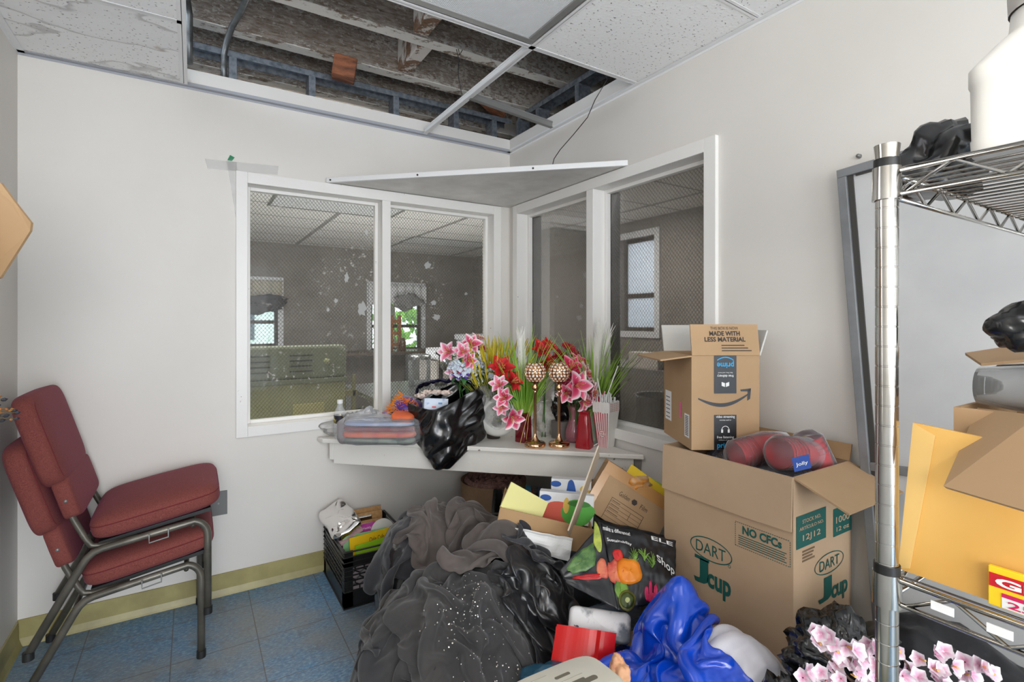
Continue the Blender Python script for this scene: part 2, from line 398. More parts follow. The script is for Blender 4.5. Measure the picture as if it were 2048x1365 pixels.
ctile(XT2, YT2, XB, YT1, TILE, 'white fissured ceiling tile between the light panel and the right wall')
ctile(XT2, 0.49, XB, YT2, TILE, 'white fissured ceiling tile at the top edge of the photo, against the right wall')
# rest of the ceiling, behind the view
mb = MB(); mb.box((XC, YN, ZC + 0.004), (XT1 - 0.002, 1.646, ZC + 0.02)); mb.box((XT2, YN, ZC + 0.004), (XB, 0.486, ZC + 0.02)); mb.box((XT1, YN, ZC + 0.004), (XT2, YT2 - 0.004, ZC + 0.02))
struct(mb.build('ceiling', TILE))
# fluorescent troffer (switched off), lens of prismatic plastic
def lens_mat():
    m, nt, b = newmat('prismatic_lens'); x, y, z = sepxyz(nt, coords(nt))
    def wv(a): return mth(nt, 'SINE', mth(nt, 'MULTIPLY', a, 520))
    bump_to(nt, b, mth(nt, 'MULTIPLY', wv(mth(nt, 'ADD', x, y)), wv(mth(nt, 'SUBTRACT', x, y))), 0.5, 0.003)
    b.inputs['Base Color'].default_value = lin((238, 240, 242)); b.inputs['Roughness'].default_value = 0.3; return m
LENS = lens_mat(); GREYM = mat('grey_metal_frame', (150, 150, 148), rough=0.35, metal=0.5)
def troffer(x0, y0, x1, y1, lab, z=ZC):
    t = thing('ceiling_light', lab, 'ceiling light', ((x0 + x1) / 2, (y0 + y1) / 2, z))
    w = 0.03; mb = MB()
    for a, b2 in (((x0, y0), (x1, y0 + w)), ((x0, y1 - w), (x1, y1)), ((x0, y0 + w), (x0 + w, y1 - w)), ((x1 - w, y0 + w), (x1, y1 - w))):
        mb.box((a[0], a[1], z + 0.003), (b2[0], b2[1], z + 0.02))
    mb.build('frame', GREYM, t, bevel=0.003)
    MB().box((x0 + w, y0 + w, z + 0.008), (x1 - w, y1 - w, z + 0.014)).build('diffuser', LENS, t)
    MB().box((x0, y0, z + 0.021), (x1, y1, z + 0.10)).build('housing', METALW, t)
    return t
troffer(XT1 + 0.014, YT2 + 0.014, XT2 - 0.014, YT1 - 0.014, 'unlit white fluorescent ceiling panel with grey frame')

# ------------------------------------------------------------------ the opened plenum: joists, deck, studs, conduit, wires
def peel(name, wood, paint, amt, stretch, pscale=9):
    m, nt, b = newmat(name); co = coords(nt, stretch)
    g = noise_tex(nt, coords(nt, (1.3, 6, 6)), 16, 6, 0.75); p = noise_tex(nt, co, pscale, 8, 0.72); big = noise_tex(nt, coords(nt, (0.8, 2, 2)), 2.2, 4)
    base = ramp(nt, g, [(0.35, wood[0]), (0.62, wood[1])])
    f = ramp(nt, mth(nt, 'ADD', mth(nt, 'MULTIPLY', p, 0.6), mth(nt, 'MULTIPLY', big, 0.4)), [(amt, (0, 0, 0, 1)), (amt + 0.03, (1, 1, 1, 1))])
    nt.links.new(mix(nt, f, base, paint), b.inputs['Base Color']); b.inputs['Roughness'].default_value = 0.85
    hh = mth(nt, 'ADD', mth(nt, 'MULTIPLY', f, 0.4), g); bump_to(nt, b, hh, 0.8, 0.006); return m
JFACE = peel('weathered_joist', ((112, 92, 76), (186, 174, 162)), (206, 199, 190), 0.50, (2.2, 4, 4), 14)
JBOT = peel('peeling_white_paint', ((120, 98, 78), (176, 160, 142)), (244, 239, 230), 0.445, (1.4, 2.5, 2.5), 7)
DECK = peel('old_deck_boards', ((92, 78, 66), (140, 126, 112)), (168, 160, 150), 0.52, (0.7, 3, 1))
struct(MB().box((-1.6, -4.2, 3.05), (4.4, 8.1, 3.09)).build('ceiling_deck', DECK))
def joist(y, lab, w=0.07, zb=2.75):
    mb = MB(); x0, x1 = -1.3, 3.6
    mb.box((x0, y, zb + 0.004), (x1, y + w, 3.045), 0); mb.box((x0, y - 0.001, zb), (x1, y + w + 0.001, zb + 0.004), 1)
    return tag(mb.build('ceiling_joist', [JFACE, JBOT]), lab, 'joist')
joist(2.815, 'weathered joist directly above the metal studs of the back wall')
joist(2.40, 'peeling white-edged joist across the middle of the ceiling opening')
joist(1.985, 'weathered joist nearest the fluorescent panel in the ceiling opening')
joist(3.23, 'dark joist behind the back wall framing above the kitchen', zb=2.72)
joist(1.57, 'weathered joist hidden above the light panel')
BLOCK = peel('block_wood', ((112, 80, 58), (160, 126, 100)), (230, 222, 212), 0.47, (3, 3, 1.2), 5)
BROWN = mat('red_brown_wood', (150, 92, 60), (96, 56, 38), scale=18, stretch=(0.4, 2, 2), rough=0.8, bump=0.4, bscale=40)
def blocking(px, y, w, lab):
    x = onY(px, 60, y).x
    return tag(MB().box((x, y - 0.345 + 0.002, 2.76), (x + w, y - 0.003, 3.0)).build('joist_blocking', BLOCK, bevel=0.004), lab, 'blocking')
blocking(795, 2.815, 0.075, 'short peeling wood block bridging the two joists nearest the back wall')
blocking(826, 2.40, 0.075, 'short white-painted wood block between the joists next to the light panel')
c = onY(690, 137, 2.74); M = Matrix.Translation(c) @ rotm(6, 8, -12)
tag(MB().box((-0.06, -0.05, -0.055), (0.055, 0.06, 0.05), 0, M).build('wood_stub', BROWN, bevel=0.006), 'red-brown sawn wood stub sticking out over the metal track', 'wood block')
c = onY(985, 212, 2.95); M = Matrix.Translation(c) @ rotm(0, 15, 20)
tag(MB().box((-0.1, -0.04, -0.03), (0.1, 0.04, 0.03), 0, M).build('wood_stub', BROWN, bevel=0.006), 'splintered brown wood piece behind the dangling cross tee', 'wood block')
GALV = mat('galvanised_steel', (150, 156, 164), (112, 118, 126), scale=40, rough=0.45, metal=0.75)
def track(mp, s0, s1, z, lab, d=0.03):
    mb = MB(); mb.box((s0, d, z), (s1, d + 0.002, z + 0.032), 0, mp); mb.box((s0, d, z + 0.03), (s1, d + 0.09, z + 0.032), 0, mp); mb.box((s0, d + 0.088, z), (s1, d + 0.09, z + 0.032), 0, mp)
    return tag(mb.build('metal_track', GALV), lab, 'metal track')
track(MA, XC, 1.80, 2.645, 'galvanised top track running over the back wall framing')
track(MBm, 1.0, 2.80, 2.645, 'galvanised top track running over the right wall framing')
def stud(mp, s, z0, z1, lab, w=0.034):
    mb = MB(); mb.box((s, 0.032, z0), (s + w, 0.034, z1), 0, mp); mb.box((s, 0.034, z0), (s + 0.002, 0.116, z1), 0, mp); mb.box((s, 0.114, z0), (s + w, 0.116, z1), 0, mp)
    return tag(mb.build('metal_stud', GALV), lab, 'metal stud')
for px, lab in ((458, 'metal stud beside the foot of the bent conduit'), (618, 'metal stud below the red-brown wood stub'), (787, 'metal stud right of the wood stub'), (908, 'metal stud behind the lower end of the main tee'), (985, 'metal stud nearest the corner in the back wall framing')):
    stud(MA, onY(px, 180, YA + 0.03).x, TOPZ - 0.0, 2.645, lab)
for px, lab in ((1077, 'metal stud next to the dangling cross tee in the right wall'), (1157, 'metal stud under the right ceiling tile edge'), (1038, 'metal stud nearest the corner in the right wall framing')):
    stud(MBm, onX(px, 190, XB + 0.03).y, TOPZ, 2.645, lab)
CONDUIT = mat('grey_conduit', (128, 130, 130), (92, 94, 94), scale=20, rough=0.4, metal=0.7)
p0, p1 = onY(449, 146, YA - 0.028), onY(455, 105, YA - 0.03)
path = [V((p0.x, YA + 0.018, TOPZ - 0.02)), V((p0.x, YA + 0.018, TOPZ + 0.06))]
a = V((p0.x, YA + 0.018, TOPZ + 0.12)); path += [a, a + V((0.01, -0.03, 0.05)), a + V((0.03, -0.09, 0.10)), a + V((0.06, -0.18, 0.135)), V((p0.x + 0.10, 2.2, 2.74)), V((p0.x + 0.14, 1.6, 2.745))]
tag(MB().tube(path, 0.014, 12).build('conduit_pipe', CONDUIT, smooth=True), 'bent grey conduit rising from the back wall into the ceiling', 'conduit')
x = onY(378, 60, 2.80).x
tag(MB().tube([(x, 2.80, 2.53), (x, 2.80, 2.66), (x, 2.79, 2.75), (x - 0.01, 2.74, 2.80), (x - 0.02, 2.2, 2.81)], 0.016, 12).build('conduit_pipe', CONDUIT, smooth=True), 'straight grey conduit at the left edge of the ceiling opening', 'conduit')
# dangling cross tee and hanging wires
q0 = V((1.17, YT3, 2.44)); q1 = onY(1104, 256, YT3)
o = tag(tee('', q0, q1).build('cross_tee', GREYM), 'loose grey cross tee drooping from the main tee to the right wall', 'ceiling tee')
WIRE = mat('dark_wire', (52, 48, 46), rough=0.6)
pts = [onX(1215, 158, 1.66), onX(1190, 200, 1.68), onX(1175, 235, 1.70), onX(1148, 268, 1.70), onX(1120, 300, 1.70)]
pts = [V((1.60, 1.987, 2.752))] + pts + [onX(1108, 318, 1.705), onX(1105, 331, 1.705)]
tag(MB().tube(pts, 0.0022, 6).build('hanging_wire', WIRE, smooth=True), 'thin dark wire hanging from the ceiling opening to the corner board', 'wire')
x = 1.166
pts = [onX(912, 95, x), onX(918, 120, x), onX(916, 150, x), onX(924, 190, x)]
tag(MB().tube(pts, 0.0022, 6).tube([onX(917, 98, x), onX(919, 110, x), onX(925, 100, x)], 0.002, 5).build('hanger_wire', WIRE, smooth=True), 'twisted hanger wire tied to the main tee', 'wire')
# triangular board over the corner windows, corner shelf, wall bits
BOARDM = mat('white_board_paint', (226, 224, 220), (210, 207, 202), scale=7, rough=0.5, bump=0.3, bscale=30)
t = thing('corner_board', 'white triangular board set across the corner on top of the windows', 'board', (1.77, 2.85, 2.075))
a, b2 = V((0.614, YA - 0.003, 0)), V((XB - 0.003, 1.769, 0))
MB().prism([(a.x, a.y, 2.076), (b2.x, b2.y, 2.076), (XB - 0.003, YA - 0.003, 2.076)], (0, 0, 0.014)).build('panel', BOARDM, t, bevel=0.002)
d = (b2 - a).normalized(); M = frame((a.x, a.y - 0.001, 2.072), d, (d.y, -d.x, 0) if False else V((0, 0, 1)).cross(d))
MB().box((0.004, -0.02, 0.0), ((b2 - a).length - 0.004, -0.001, 0.027), 0, M).box((0.004, -0.004, 0.018), ((b2 - a).length - 0.004, 0.012, 0.027), 0, M).build('edge_strip', METALW, t, bevel=0.003)
for s in (0.03, 0.52, 1.12): MB().lathe([(0.005, 0), (0.005, 0.003)], 10, 0, M @ Matrix.Translation((s, -0.0195, 0.012)) @ rotm(90), cap=(True, True)).build('screw', mat('black_screw', (40, 38, 36), rough=0.5), t)
SHZ = 0.718
SHELFM = chipped('chipped_white_shelf', (236, 233, 226), 0.715)
t = thing('corner_shelf', 'white painted triangular corner shelf under the two interior windows', 'shelf', (1.3, 2.4, 0.6))
A, B = V((0.575, 2.775, 0)), V((1.752, 1.655, 0)); d = (B - A).normalized(); n = V((d.y, -d.x, 0))   # n points to the room
pts = [A + V((-0.02, 0.07, 0)), A, B, B + V((0.014, 0.02, 0)), V((XB - 0.022, 1.75, 0)), V((XB - 0.022, YA - 0.022, 0)), V((0.6, YA - 0.022, 0))]
pts[0] = V((0.56, YA - 0.022, 0)); pts.pop()
MB().prism([(p.x, p.y, SHZ - 0.022) for p in pts], (0, 0, 0.022)).build('shelf_top', SHELFM, t, bevel=0.004)
M = frame(A - n * 0.03 + V((0, 0, SHZ - 0.135)), d, -n); L = (B - A).length
MB().box((0.045, 0, 0), (L - 0.045, 0.02, 0.112), 0, M).build('apron', SHELFM, t, bevel=0.003)
MB().box((0.02, 0.0, 0.02), (0.044, 0.05, 0.112), 0, M).build('end_block', SHELFM, t, bevel=0.003)
MB().prism([(L - 0.044, 0.0, 0.112), (L - 0.008, 0.0, 0.112), (L - 0.016, 0.0, -0.005), (L - 0.038, 0.0, -0.005)], (0, 0.025, 0), 0, M).build('bracket', GREYM, t, bevel=0.003)
GREEN = mat('green_tape', (30, 130, 85), rough=0.5)
p = onY(462, 317, YA - 0.001)
tag(MB().prism([(p.x - 0.016, YA - 0.001, p.z - 0.012), (p.x - 0.004, YA - 0.001, p.z + 0.016), (p.x + 0.016, YA - 0.003, p.z + 0.006), (p.x + 0.004, YA - 0.001, p.z - 0.012)], (0, -0.0012, 0)).build('tape_scrap', GREEN), 'torn scrap of green tape above the left window frame', 'tape')
CLEART = mat('clear_tape', (240, 239, 236), rough=0.2, alpha=0.4)
mb = MB()
for x0, x1, z0, z1, k in ((410, 555, 318, 350, 12), (452, 472, 322, 440, 8)):
    p, q = onY(x0, z0, YA), onY(x1, z1, YA)
    mb.prism([(p.x, YA - 0.0008, p.z), (p.x + 0.01, YA - 0.0008, p.z - 0.045), (q.x, YA - 0.0008, q.z if x1 > 500 else q.z), (q.x + 0.004, YA - 0.0008, q.z + 0.045 if x1 > 500 else p.z)], (0, -0.0008, 0))
tag(mb.build('clear_tape', CLEART), 'strips of clear tape peeling over the left window corner', 'tape')
p = onY(437, 1007, YA)
t = thing('wall_outlet', 'grey blank outlet plate on the back wall behind the chairs', 'outlet', (p.x, YA - 0.006, p.z - 0.06))
MB().box((p.x - 0.037, YA - 0.007, p.z - 0.058), (p.x + 0.037, YA - 0.0005, p.z + 0.058)).build('plate', mat('grey_plate', (112, 112, 110), rough=0.4), t, bevel=0.002)
MB().lathe([(0.004, 0), (0.004, 0.002)], 10, 0, Matrix.Translation((p.x, YA - 0.007, p.z)) @ rotm(90), cap=(True, True)).build('screw', GREYM, t)
p = onX(1720, 313, XB)
tag(MB().lathe([(0.003, 0), (0.007, 0.003), (0.003, 0.012), (0.006, 0.014), (0.0, 0.015)], 12, 0, Matrix.Translation((XB, p.y, p.z)) @ rotm(0, -90)).build('wall_screw', GREYM, smooth=True), 'small screw sticking out of the right wall above the grey board', 'screw')

# ================================================================== KITCHEN BEYOND THE GLASS
KW = mat('kitchen_wall', (146, 140, 134), (128, 122, 117), scale=2, rough=0.7)
KF = mat('kitchen_floor', (120, 112, 100), (96, 88, 78), scale=6, rough=0.5)
def kceil():
    m, nt, b = newmat('kitchen_ceiling_tile'); x, y, z = sepxyz(nt, coords(nt))
    def seam(v, p): return mth(nt, 'LESS_THAN', mth(nt, 'ABSOLUTE', mth(nt, 'SUBTRACT', mth(nt, 'FRACT', mth(nt, 'DIVIDE', mth(nt, 'ADD', v, 9.2), p)), 0.5)), 0.022)
    s = mth(nt, 'MAXIMUM', seam(x, 1.22), seam(y, 0.61))
    nt.links.new(mix(nt, s, (232, 230, 226), (150, 148, 144)), b.inputs['Base Color']); b.inputs['Roughness'].default_value = 0.9; return m
KC = kceil()
def wall_holes(name, fixed, axis, thick, s0, s1, holes, top, m):
    """wall in plane axis=fixed with rectangular holes (a0,a1,z0,z1), sorted along the wall"""
    mb = MB()
    def bx(a, b, z0, z1):
        if b - a < 1e-4: return
        if axis == 'y': mb.box((a, fixed, z0), (b, fixed + thick, z1))
        else: mb.box((fixed, a, z0), (fixed + thick, b, z1))
    cur = s0
    for (a, b, z0, z1) in holes: bx(cur, a, 0, top); bx(a, b, 0, z0); bx(a, b, z1, top); cur = b
    bx(cur, s1, 0, top); return struct(mb.build(name, m))
wall_holes('wall_kitchen_back', KY, 'y', 0.2, KL, KX + 0.2, [(0.25, 1.03, 0.97, 1.88), (2.36, 3.19, 0.86, 1.88)], 3.05, KW)
wall_holes('wall_kitchen_right', KX, 'x', 0.2, YN, KY, [(3.76, 4.28, 1.22, 2.25)], 3.05, KW)
struct(MB().box((KL - 0.15, YA + 0.15, 0), (KL, KY, 3.05)).build('wall_kitchen_left', KW))
struct(MB().box((XB + 0.15, YN - 0.12, 0), (KX, YN, 3.05)).build('wall_kitchen_front', KW))
mb = MB(); mb.box((KL, YA + 0.12, -0.1), (KX, KY, -0.001)); mb.box((XB + 0.12, YN, -0.1), (KX, YA + 0.12, -0.001)); struct(mb.build('floor_kitchen', KF))
mb = MB(); mb.box((KL, YA + 0.16, ZC), (KX, KY, ZC + 0.02)); mb.box((XB + 0.16, YN, ZC), (KX, YA + 0.16, ZC + 0.02)); struct(mb.build('ceiling_kitchen', KC))
struct(MB().box((3.60, 4.80, 0), (KX, 5.14, ZC)).build('wall_kitchen_column', mat('kitchen_column', (168, 164, 159), rough=0.7)))
SASH = mat('dark_sash', (64, 54, 46), rough=0.6); KTRIM = mat('kitchen_trim', (222, 224, 228), rough=0.5)
CLEAR = film('window_pane', (235, 240, 245), 0.05, 0.05, 0.4)
def kwindow(nm, axis, fx, a0, a1, z0, z1, sashm):
    r = root(nm)
    def bx(mb, s0, s1, u, v, d0, d1):
        if axis == 'y': mb.box((s0, fx + d0, u), (s1, fx + d1, v))
        else: mb.box((fx + d0, s0, u), (fx + d1, s1, v))
    mb = MB(); w = 0.07
    for (p, q, u, v) in ((a0 - w, a0, z0 - w, z1 + w), (a1, a1 + w, z0 - w, z1 + w), (a0, a1, z1, z1 + w), (a0, a1, z0 - w, z0)): bx(mb, p, q, u, v, -0.02, -0.001)
    mb.build('window_trim', KTRIM, r)
    mb = MB(); w = 0.04; zm = z0 + (z1 - z0) * 0.38
    for (p, q, u, v) in ((a0, a0 + w, z0, z1), (a1 - w, a1, z0, z1), (a0 + w, a1 - w, z1 - w, z1), (a0 + w, a1 - w, z0, z0 + w), (a0 + w, a1 - w, zm - 0.025, zm + 0.025)): bx(mb, p, q, u, v, 0.06, 0.10)
    mb.build('sash', sashm, r)
    mb = MB(); bx(mb, a0 + w, a1 - w, z0 + w, z1 - w, 0.075, 0.08); mb.build('pane', CLEAR, r); return r
kwindow('window_3', 'y', KY, 0.25, 1.03, 0.97, 1.88, SASH); kwindow('window_4', 'y', KY, 2.36, 3.19, 0.86, 1.88, SASH); kwindow('window_5', 'x', KX, 3.76, 4.28, 1.22, 2.25, SASH)
# outside: lawn, bush, pale house
mb = MB(); mb.box((-6, 8.1, -0.3), (9, 26, -0.2)); o = struct(mb.build('floor_lawn', mat('lawn', (150, 190, 84), (108, 150, 58), scale=4, rough=0.9)))
LEAF = mat('tree_leaves', (140, 186, 70), (72, 120, 40), scale=6, rough=0.8)
def leafball(c, r, n, seed, s=0.16):
    rnd = random.Random(seed); mb = MB()
    for i in range(n):
        d = V((rnd.gauss(0, 1), rnd.gauss(0, 1), rnd.gauss(0, 1))).normalized() * (rnd.random() ** 0.4)
        p = V(c) + V((d.x * r[0], d.y * r[1], d.z * r[2])); q = rotm(rnd.uniform(0, 360), rnd.uniform(0, 360), rnd.uniform(0, 360))
        M = Matrix.Translation(p) @ q; k = s * rnd.uniform(0.6, 1.3)
        mb.add([(-k, 0, 0), (0, -k * 0.5, 0.02), (k, 0, 0), (0, k * 0.5, 0.02)], [(0, 1, 2, 3)], 0, M)
    return mb
t = thing('garden_tree', 'leafy green tree outside the curtained kitchen window', 'tree', (4.4, 13, -0.2))
leafball((4.4, 13, 2.4), (2.2, 1.5, 1.9), 900, 5).build('foliage', LEAF, t)
MB().tube([(4.4, 13, -0.2), (4.45, 13, 1.0), (4.4, 13.05, 2.4)], [0.16, 0.13, 0.06], 10).build('trunk', mat('bark', (92, 74, 58), rough=0.9), t)
t = thing('garden_shed', 'white clapboard building outside the left kitchen window', 'building', (0.8, 14, -0.2))
SIDING = mat('white_siding', (226, 232, 240), rough=0.7)
MB().box((-1.6, 13, -0.2), (2.2, 16, 1.75)).build('wall', SIDING, t)
MB().prism([(-1.8, 12.8, 1.75), (-1.8, 16.2, 1.75), (-1.8, 14.5, 2.6)], (4.2, 0, 0)).build('roof', mat('shed_roof', (150, 160, 176), rough=0.8), t)
MB().box((0.7, 12.97, 0.9), (1.2, 13.0, 1.5)).build('window', mat('shed_glass', (70, 80, 96), rough=0.2), t)
# kitchen furnishing
kl = [troffer(0.6, 4.75, 1.8, 5.35, 'unlit kitchen ceiling panel seen through the left wired pane', ZC - 0.012), troffer(2.45, 6.3, 3.65, 6.9, 'unlit kitchen ceiling panel above the curtained window', ZC - 0.012)]
OLIVE = mat('olive_enamel', (158, 158, 112), (140, 140, 98), scale=4, rough=0.4); OLIVED = mat('grey_green_enamel', (112, 118, 96), rough=0.45); DARKS = mat('dark_slot', (38, 40, 34), rough=0.7)
t = thing('kitchen_range', 'olive green kitchen range backed up to the left wired pane', 'range', (0.35, 3.62, 0))
MB().box((-0.25, 3.62, 0.0), (0.90, 4.25, 0.92)).build('body', OLIVE, t, bevel=0.01)
MB().box((-0.25, 3.60, 0.95), (0.905, 3.78, 1.165)).build('back_guard', OLIVED, t, bevel=0.015)
MB().box((-0.27, 3.60, 0.915), (0.91, 4.25, 0.948)).build('cooktop', OLIVED, t, bevel=0.004)
for gx in (0.02, 0.28, 0.54):
    for k in range(4): MB().box((gx, 3.594, 0.995 + k * 0.035), (gx + 0.14, 3.599, 1.004 + k * 0.035)).build('louver', DARKS, t)
MB().box((0.56, 3.612, 0.55), (0.76, 3.622, 0.78)).build('access_panel', mat('pale_olive', (186, 180, 120), rough=0.5), t, bevel=0.003)
MB().box((0.90, 3.66, 0.80), (1.0, 3.70, 0.84)).box((0.965, 3.66, 0.55), (0.985, 3.70, 0.95)).build('gas_valve', mat('brassy_grey', (150, 148, 110), rough=0.4, metal=0.3), t)
MB().lathe([(0.02, 0), (0.02, 0.02), (0.0, 0.024)], 14, 0, Matrix.Translation((0.77, 3.6, 1.06)) @ rotm(90)).build('knob', OLIVE, t, smooth=True)
STEEL = mat('brushed_steel', (176, 178, 180), (140, 142, 144), scale=30, stretch=(8, 8, 0.4), rough=0.3, metal=0.9)
t = thing('prep_counter', 'dark kitchen counter below the curtained window', 'counter', (2.6, 7.5, 0))
MB().box((1.5, 7.25, 0.84), (3.9, 7.88, 0.88)).build('counter_top', mat('dark_counter', (92, 78, 64), rough=0.4), t, bevel=0.004)
for xx in (1.55, 2.7, 3.8): MB().box((xx, 7.3, 0), (xx + 0.05, 7.36, 0.84)).build('leg', STEEL, t)
GLASSJ = film('jar_glass', (225, 230, 232), 0.16, 0.05, 0.6)
t = thing('work_table', 'steel kitchen table standing behind the corner shelf window', 'table', (1.55, 3.6, 0))
MB().box((1.0, 3.30, 0.80), (1.72, 4.1, 0.83)).build('table_top', STEEL, t, bevel=0.003)
for xx, yy in ((1.03, 3.33), (1.68, 3.33), (1.03, 4.06), (1.68, 4.06)): MB().box((xx - 0.02, yy - 0.02, 0), (xx + 0.02, yy + 0.02, 0.80)).build('leg', STEEL, t)
t = thing('glass_jar', 'glass canister with perforated rim on the steel kitchen table', 'jar', (1.52, 3.75, 0.83)); c = V((1.50, 3.75, 0.83))
M = Matrix.Translation(c)
MB().lathe([(0.0, 0.002), (0.085, 0.002), (0.085, 0.21), (0.08, 0.22)], 28, 0, M).build('body', GLASSJ, t, smooth=True)
MB().lathe([(0.088, 0.205), (0.088, 0.235), (0.06, 0.245), (0.0, 0.246)], 28, 0, M).build('lid', STEEL, t, smooth=True)
t = thing('coffee_grinder', 'old crank coffee grinder beside the glass canister', 'grinder', (1.655, 3.72, 0.83)); M = Matrix.Translation((1.66, 3.70, 0.83))
MB().lathe([(0.05, 0), (0.05, 0.012), (0.018, 0.03), (0.014, 0.2), (0.02, 0.23), (0.045, 0.245), (0.04, 0.26), (0.015, 0.27), (0.0, 0.271)], 18, 0, M).build('body', mat('dark_iron', (60, 60, 60), rough=0.4, metal=0.6), t, smooth=True)
MB().lathe([(0.0, 0), (0.05, 0), (0.05, 0.008), (0.0, 0.01)], 20, 0, Matrix.Translation((1.68, 3.68, 0.99)) @ rotm(80, 0, 20)).build('wheel', STEEL, t, smooth=True)
t = thing('folded_towels', 'white folded paper goods behind the pink lilies in the kitchen', 'towels', (1.85, 4.4, 0.0))
MB().box((2.0, 4.55, 0), (2.4, 5.0, 0.94)).build('stand', KW, t)
MB().box((2.02, 4.57, 0.941), (2.38, 4.9, 1.06)).build('stack', KTRIM, t, bevel=0.02)
t = thing('white_appliance', 'white kitchen appliance behind the yellow grass', 'appliance', (2.9, 6.4, 0))
MB().box((2.95, 5.5, 0), (3.5, 6.1, 1.08)).build('body', KTRIM, t, bevel=0.02); MB().box((2.93, 5.48, 1.085), (3.52, 6.12, 1.16)).build('lid', KTRIM, t, bevel=0.02)
# lace valance and dark curtain swag on the far windows
LACE = mat('lace', (236, 236, 240), rough=0.9)
def valance(x0, x1, z0, z1, m, nm, lab, swag=0.0):
    def fn(u, v): return (x0 + (x1 - x0) * u, KY - 0.06 - 0.02 * math.sin(u * 45), z1 - (z1 - z0) * v * (1 + swag * math.sin(u * math.pi) + 0.08 * math.sin(u * 30)))
    return tag(MB().grid(fn, 70, 6).build(nm, m, smooth=True, solid=0.003), lab, 'curtain')
valance(2.30, 3.25, 1.60, 1.90, LACE, 'lace_valance', 'white lace valance over the green-lit kitchen window')
valance(0.2, 1.08, 1.62, 1.90, mat('tan_valance', (190, 184, 168), rough=0.9), 'tan_valance', 'tan valance over the kitchen window behind the range')
def bagblob(c, r, seed, amp=0.25, sc=3.0, sub=4, crease=0.6, flat=None):
    bm = bmesh.new(); bmesh.ops.create_icosphere(bm, subdivisions=sub, radius=1.0)
    off = V((seed * 3.17, seed * 1.31, seed * 7.7)); mb = MB(); vs = []
    for v in bm.verts:
        d = v.co.normalized(); p = d * sc + off
        n1 = noise.noise(p * 0.6); dist, _ = noise.voronoi(p + V((noise.noise(p * 1.7), noise.noise(p * 1.7 + V((9, 0, 0))), 0)) * 0.6)
        cr = (dist[1] - dist[0]); ridge = abs(noise.noise(p * 1.9))
        k = 1 + amp * (n1 * 1.2 + crease * (0.45 - min(cr, 0.9)) - 0.5 * ridge)
        q = V((d.x * r[0] * k, d.y * r[1] * k, d.z * r[2] * k)) + V(c)
        if flat is not None and q.z < flat: q.z = flat + 0.02 * (q.z - flat)
        vs.append(q)
    bm.verts.index_update(); fs = [tuple(v.index for v in f.verts) for f in bm.faces]; bm.free()
    return mb.add(vs, fs)
DARKCL = mat('dark_cloth_scrap', (58, 58, 66), rough=0.8); GREYCL = mat('grey_cloth_scrap', (150, 150, 152), rough=0.8)
c = onY(527, 607, KY - 0.16); tag(bagblob(c, (0.26, 0.03, 0.12), 3, 0.8, 2.2, 4).build('dark_curtain', DARKCL, smooth=True), 'dark gathered curtain swag behind the range window', 'curtain')
c = onY(818, 604, KY - 0.16); tag(bagblob(c, (0.20, 0.03, 0.11), 4, 0.8, 2.2, 4).build('grey_curtain', GREYCL, smooth=True), 'grey gathered curtain knot under the lace valance', 'curtain')
t = thing('wood_rack', 'orange-brown wooden rack in front of the green-lit kitchen window', 'rack', (2.6, 7.6, 0.88)); WOODO = mat('orange_wood', (176, 112, 62), (140, 84, 44), scale=10, stretch=(1, 1, 5), rough=0.5)
c = onY(791, 690, 7.55)
for dx in (-0.10, 0.03): MB().box((c.x + dx, 7.5, 0.881), (c.x + dx + 0.045, 7.56, 1.42)).build('post', WOODO, t)
for zz in (0.95, 1.12, 1.3): MB().box((c.x - 0.1, 7.49, zz), (c.x + 0.075, 7.57, zz + 0.05)).build('rail', WOODO, t)
c = onZ(805, 703, 0.88); tag(MB().lathe([(0.0, 0), (0.05, 0), (0.05, 0.14), (0.035, 0.17), (0.035, 0.2), (0, 0.2)], 18, 0, Matrix.Translation((c.x, min(c.y, 7.5), 0.881))).build('spice_bottle', mat('brown_bottle', (92, 62, 40), rough=0.2), smooth=True), 'small brown bottle on the counter under the kitchen window', 'bottle')
# kitchen through the right window: long shelf, box, pot, chairs
t = thing('kitchen_shelf', 'long grey kitchen shelf seen behind the cardboard box', 'shelf', (3.6, 3.6, 0))
MB().box((3.1, 1.5, 0.90), (3.75, 4.3, 0.94)).build('shelf_board', mat('grey_counter', (128, 126, 122), rough=0.5), t)
for yy in (1.55, 4.2): [MB().box((xx, yy, 0), (xx + 0.05, yy + 0.05, 0.899)).build('leg', STEEL, t) for xx in (3.15, 3.65)]
MB().box((3.1, 1.5, 0.30), (3.75, 4.3, 0.33)).build('lower_board', mat('grey_counter', (128, 126, 122)), t)
c = onX(1294, 712, 3.2); tag(MB().box((3.15, c.y - 0.16, 0.941), (3.3, c.y + 0.16, 1.07)).build('white_carton', mat('white_carton', (222, 214, 206), rough=0.7), bevel=0.003), 'white carton lying on the grey kitchen shelf', 'carton')
c = onX(1305, 690, 3.4); tag(MB().box((-0.12, -0.14, 0), (0.12, 0.14, 0.11), 0, Matrix.Translation((3.53, c.y - 0.12, 0.941)) @ rotm(0, 0, 25)).build('open_carton', mat('kraft_dim', (196, 178, 152), rough=0.8), bevel=0.004), 'tan carton behind the white carton on the kitchen shelf', 'carton')
c = onX(1366, 672, 3.3)
t = thing('coffee_urn', 'steel canister behind the open cardboard box in the kitchen', 'canister', (3.3, c.y, 0.941))
MB().lathe([(0.0, 0), (0.12, 0), (0.12, 0.22), (0.11, 0.24), (0.0, 0.25)], 24, 0, Matrix.Translation((3.3, c.y, 0.941))).build('body', STEEL, t, smooth=True)
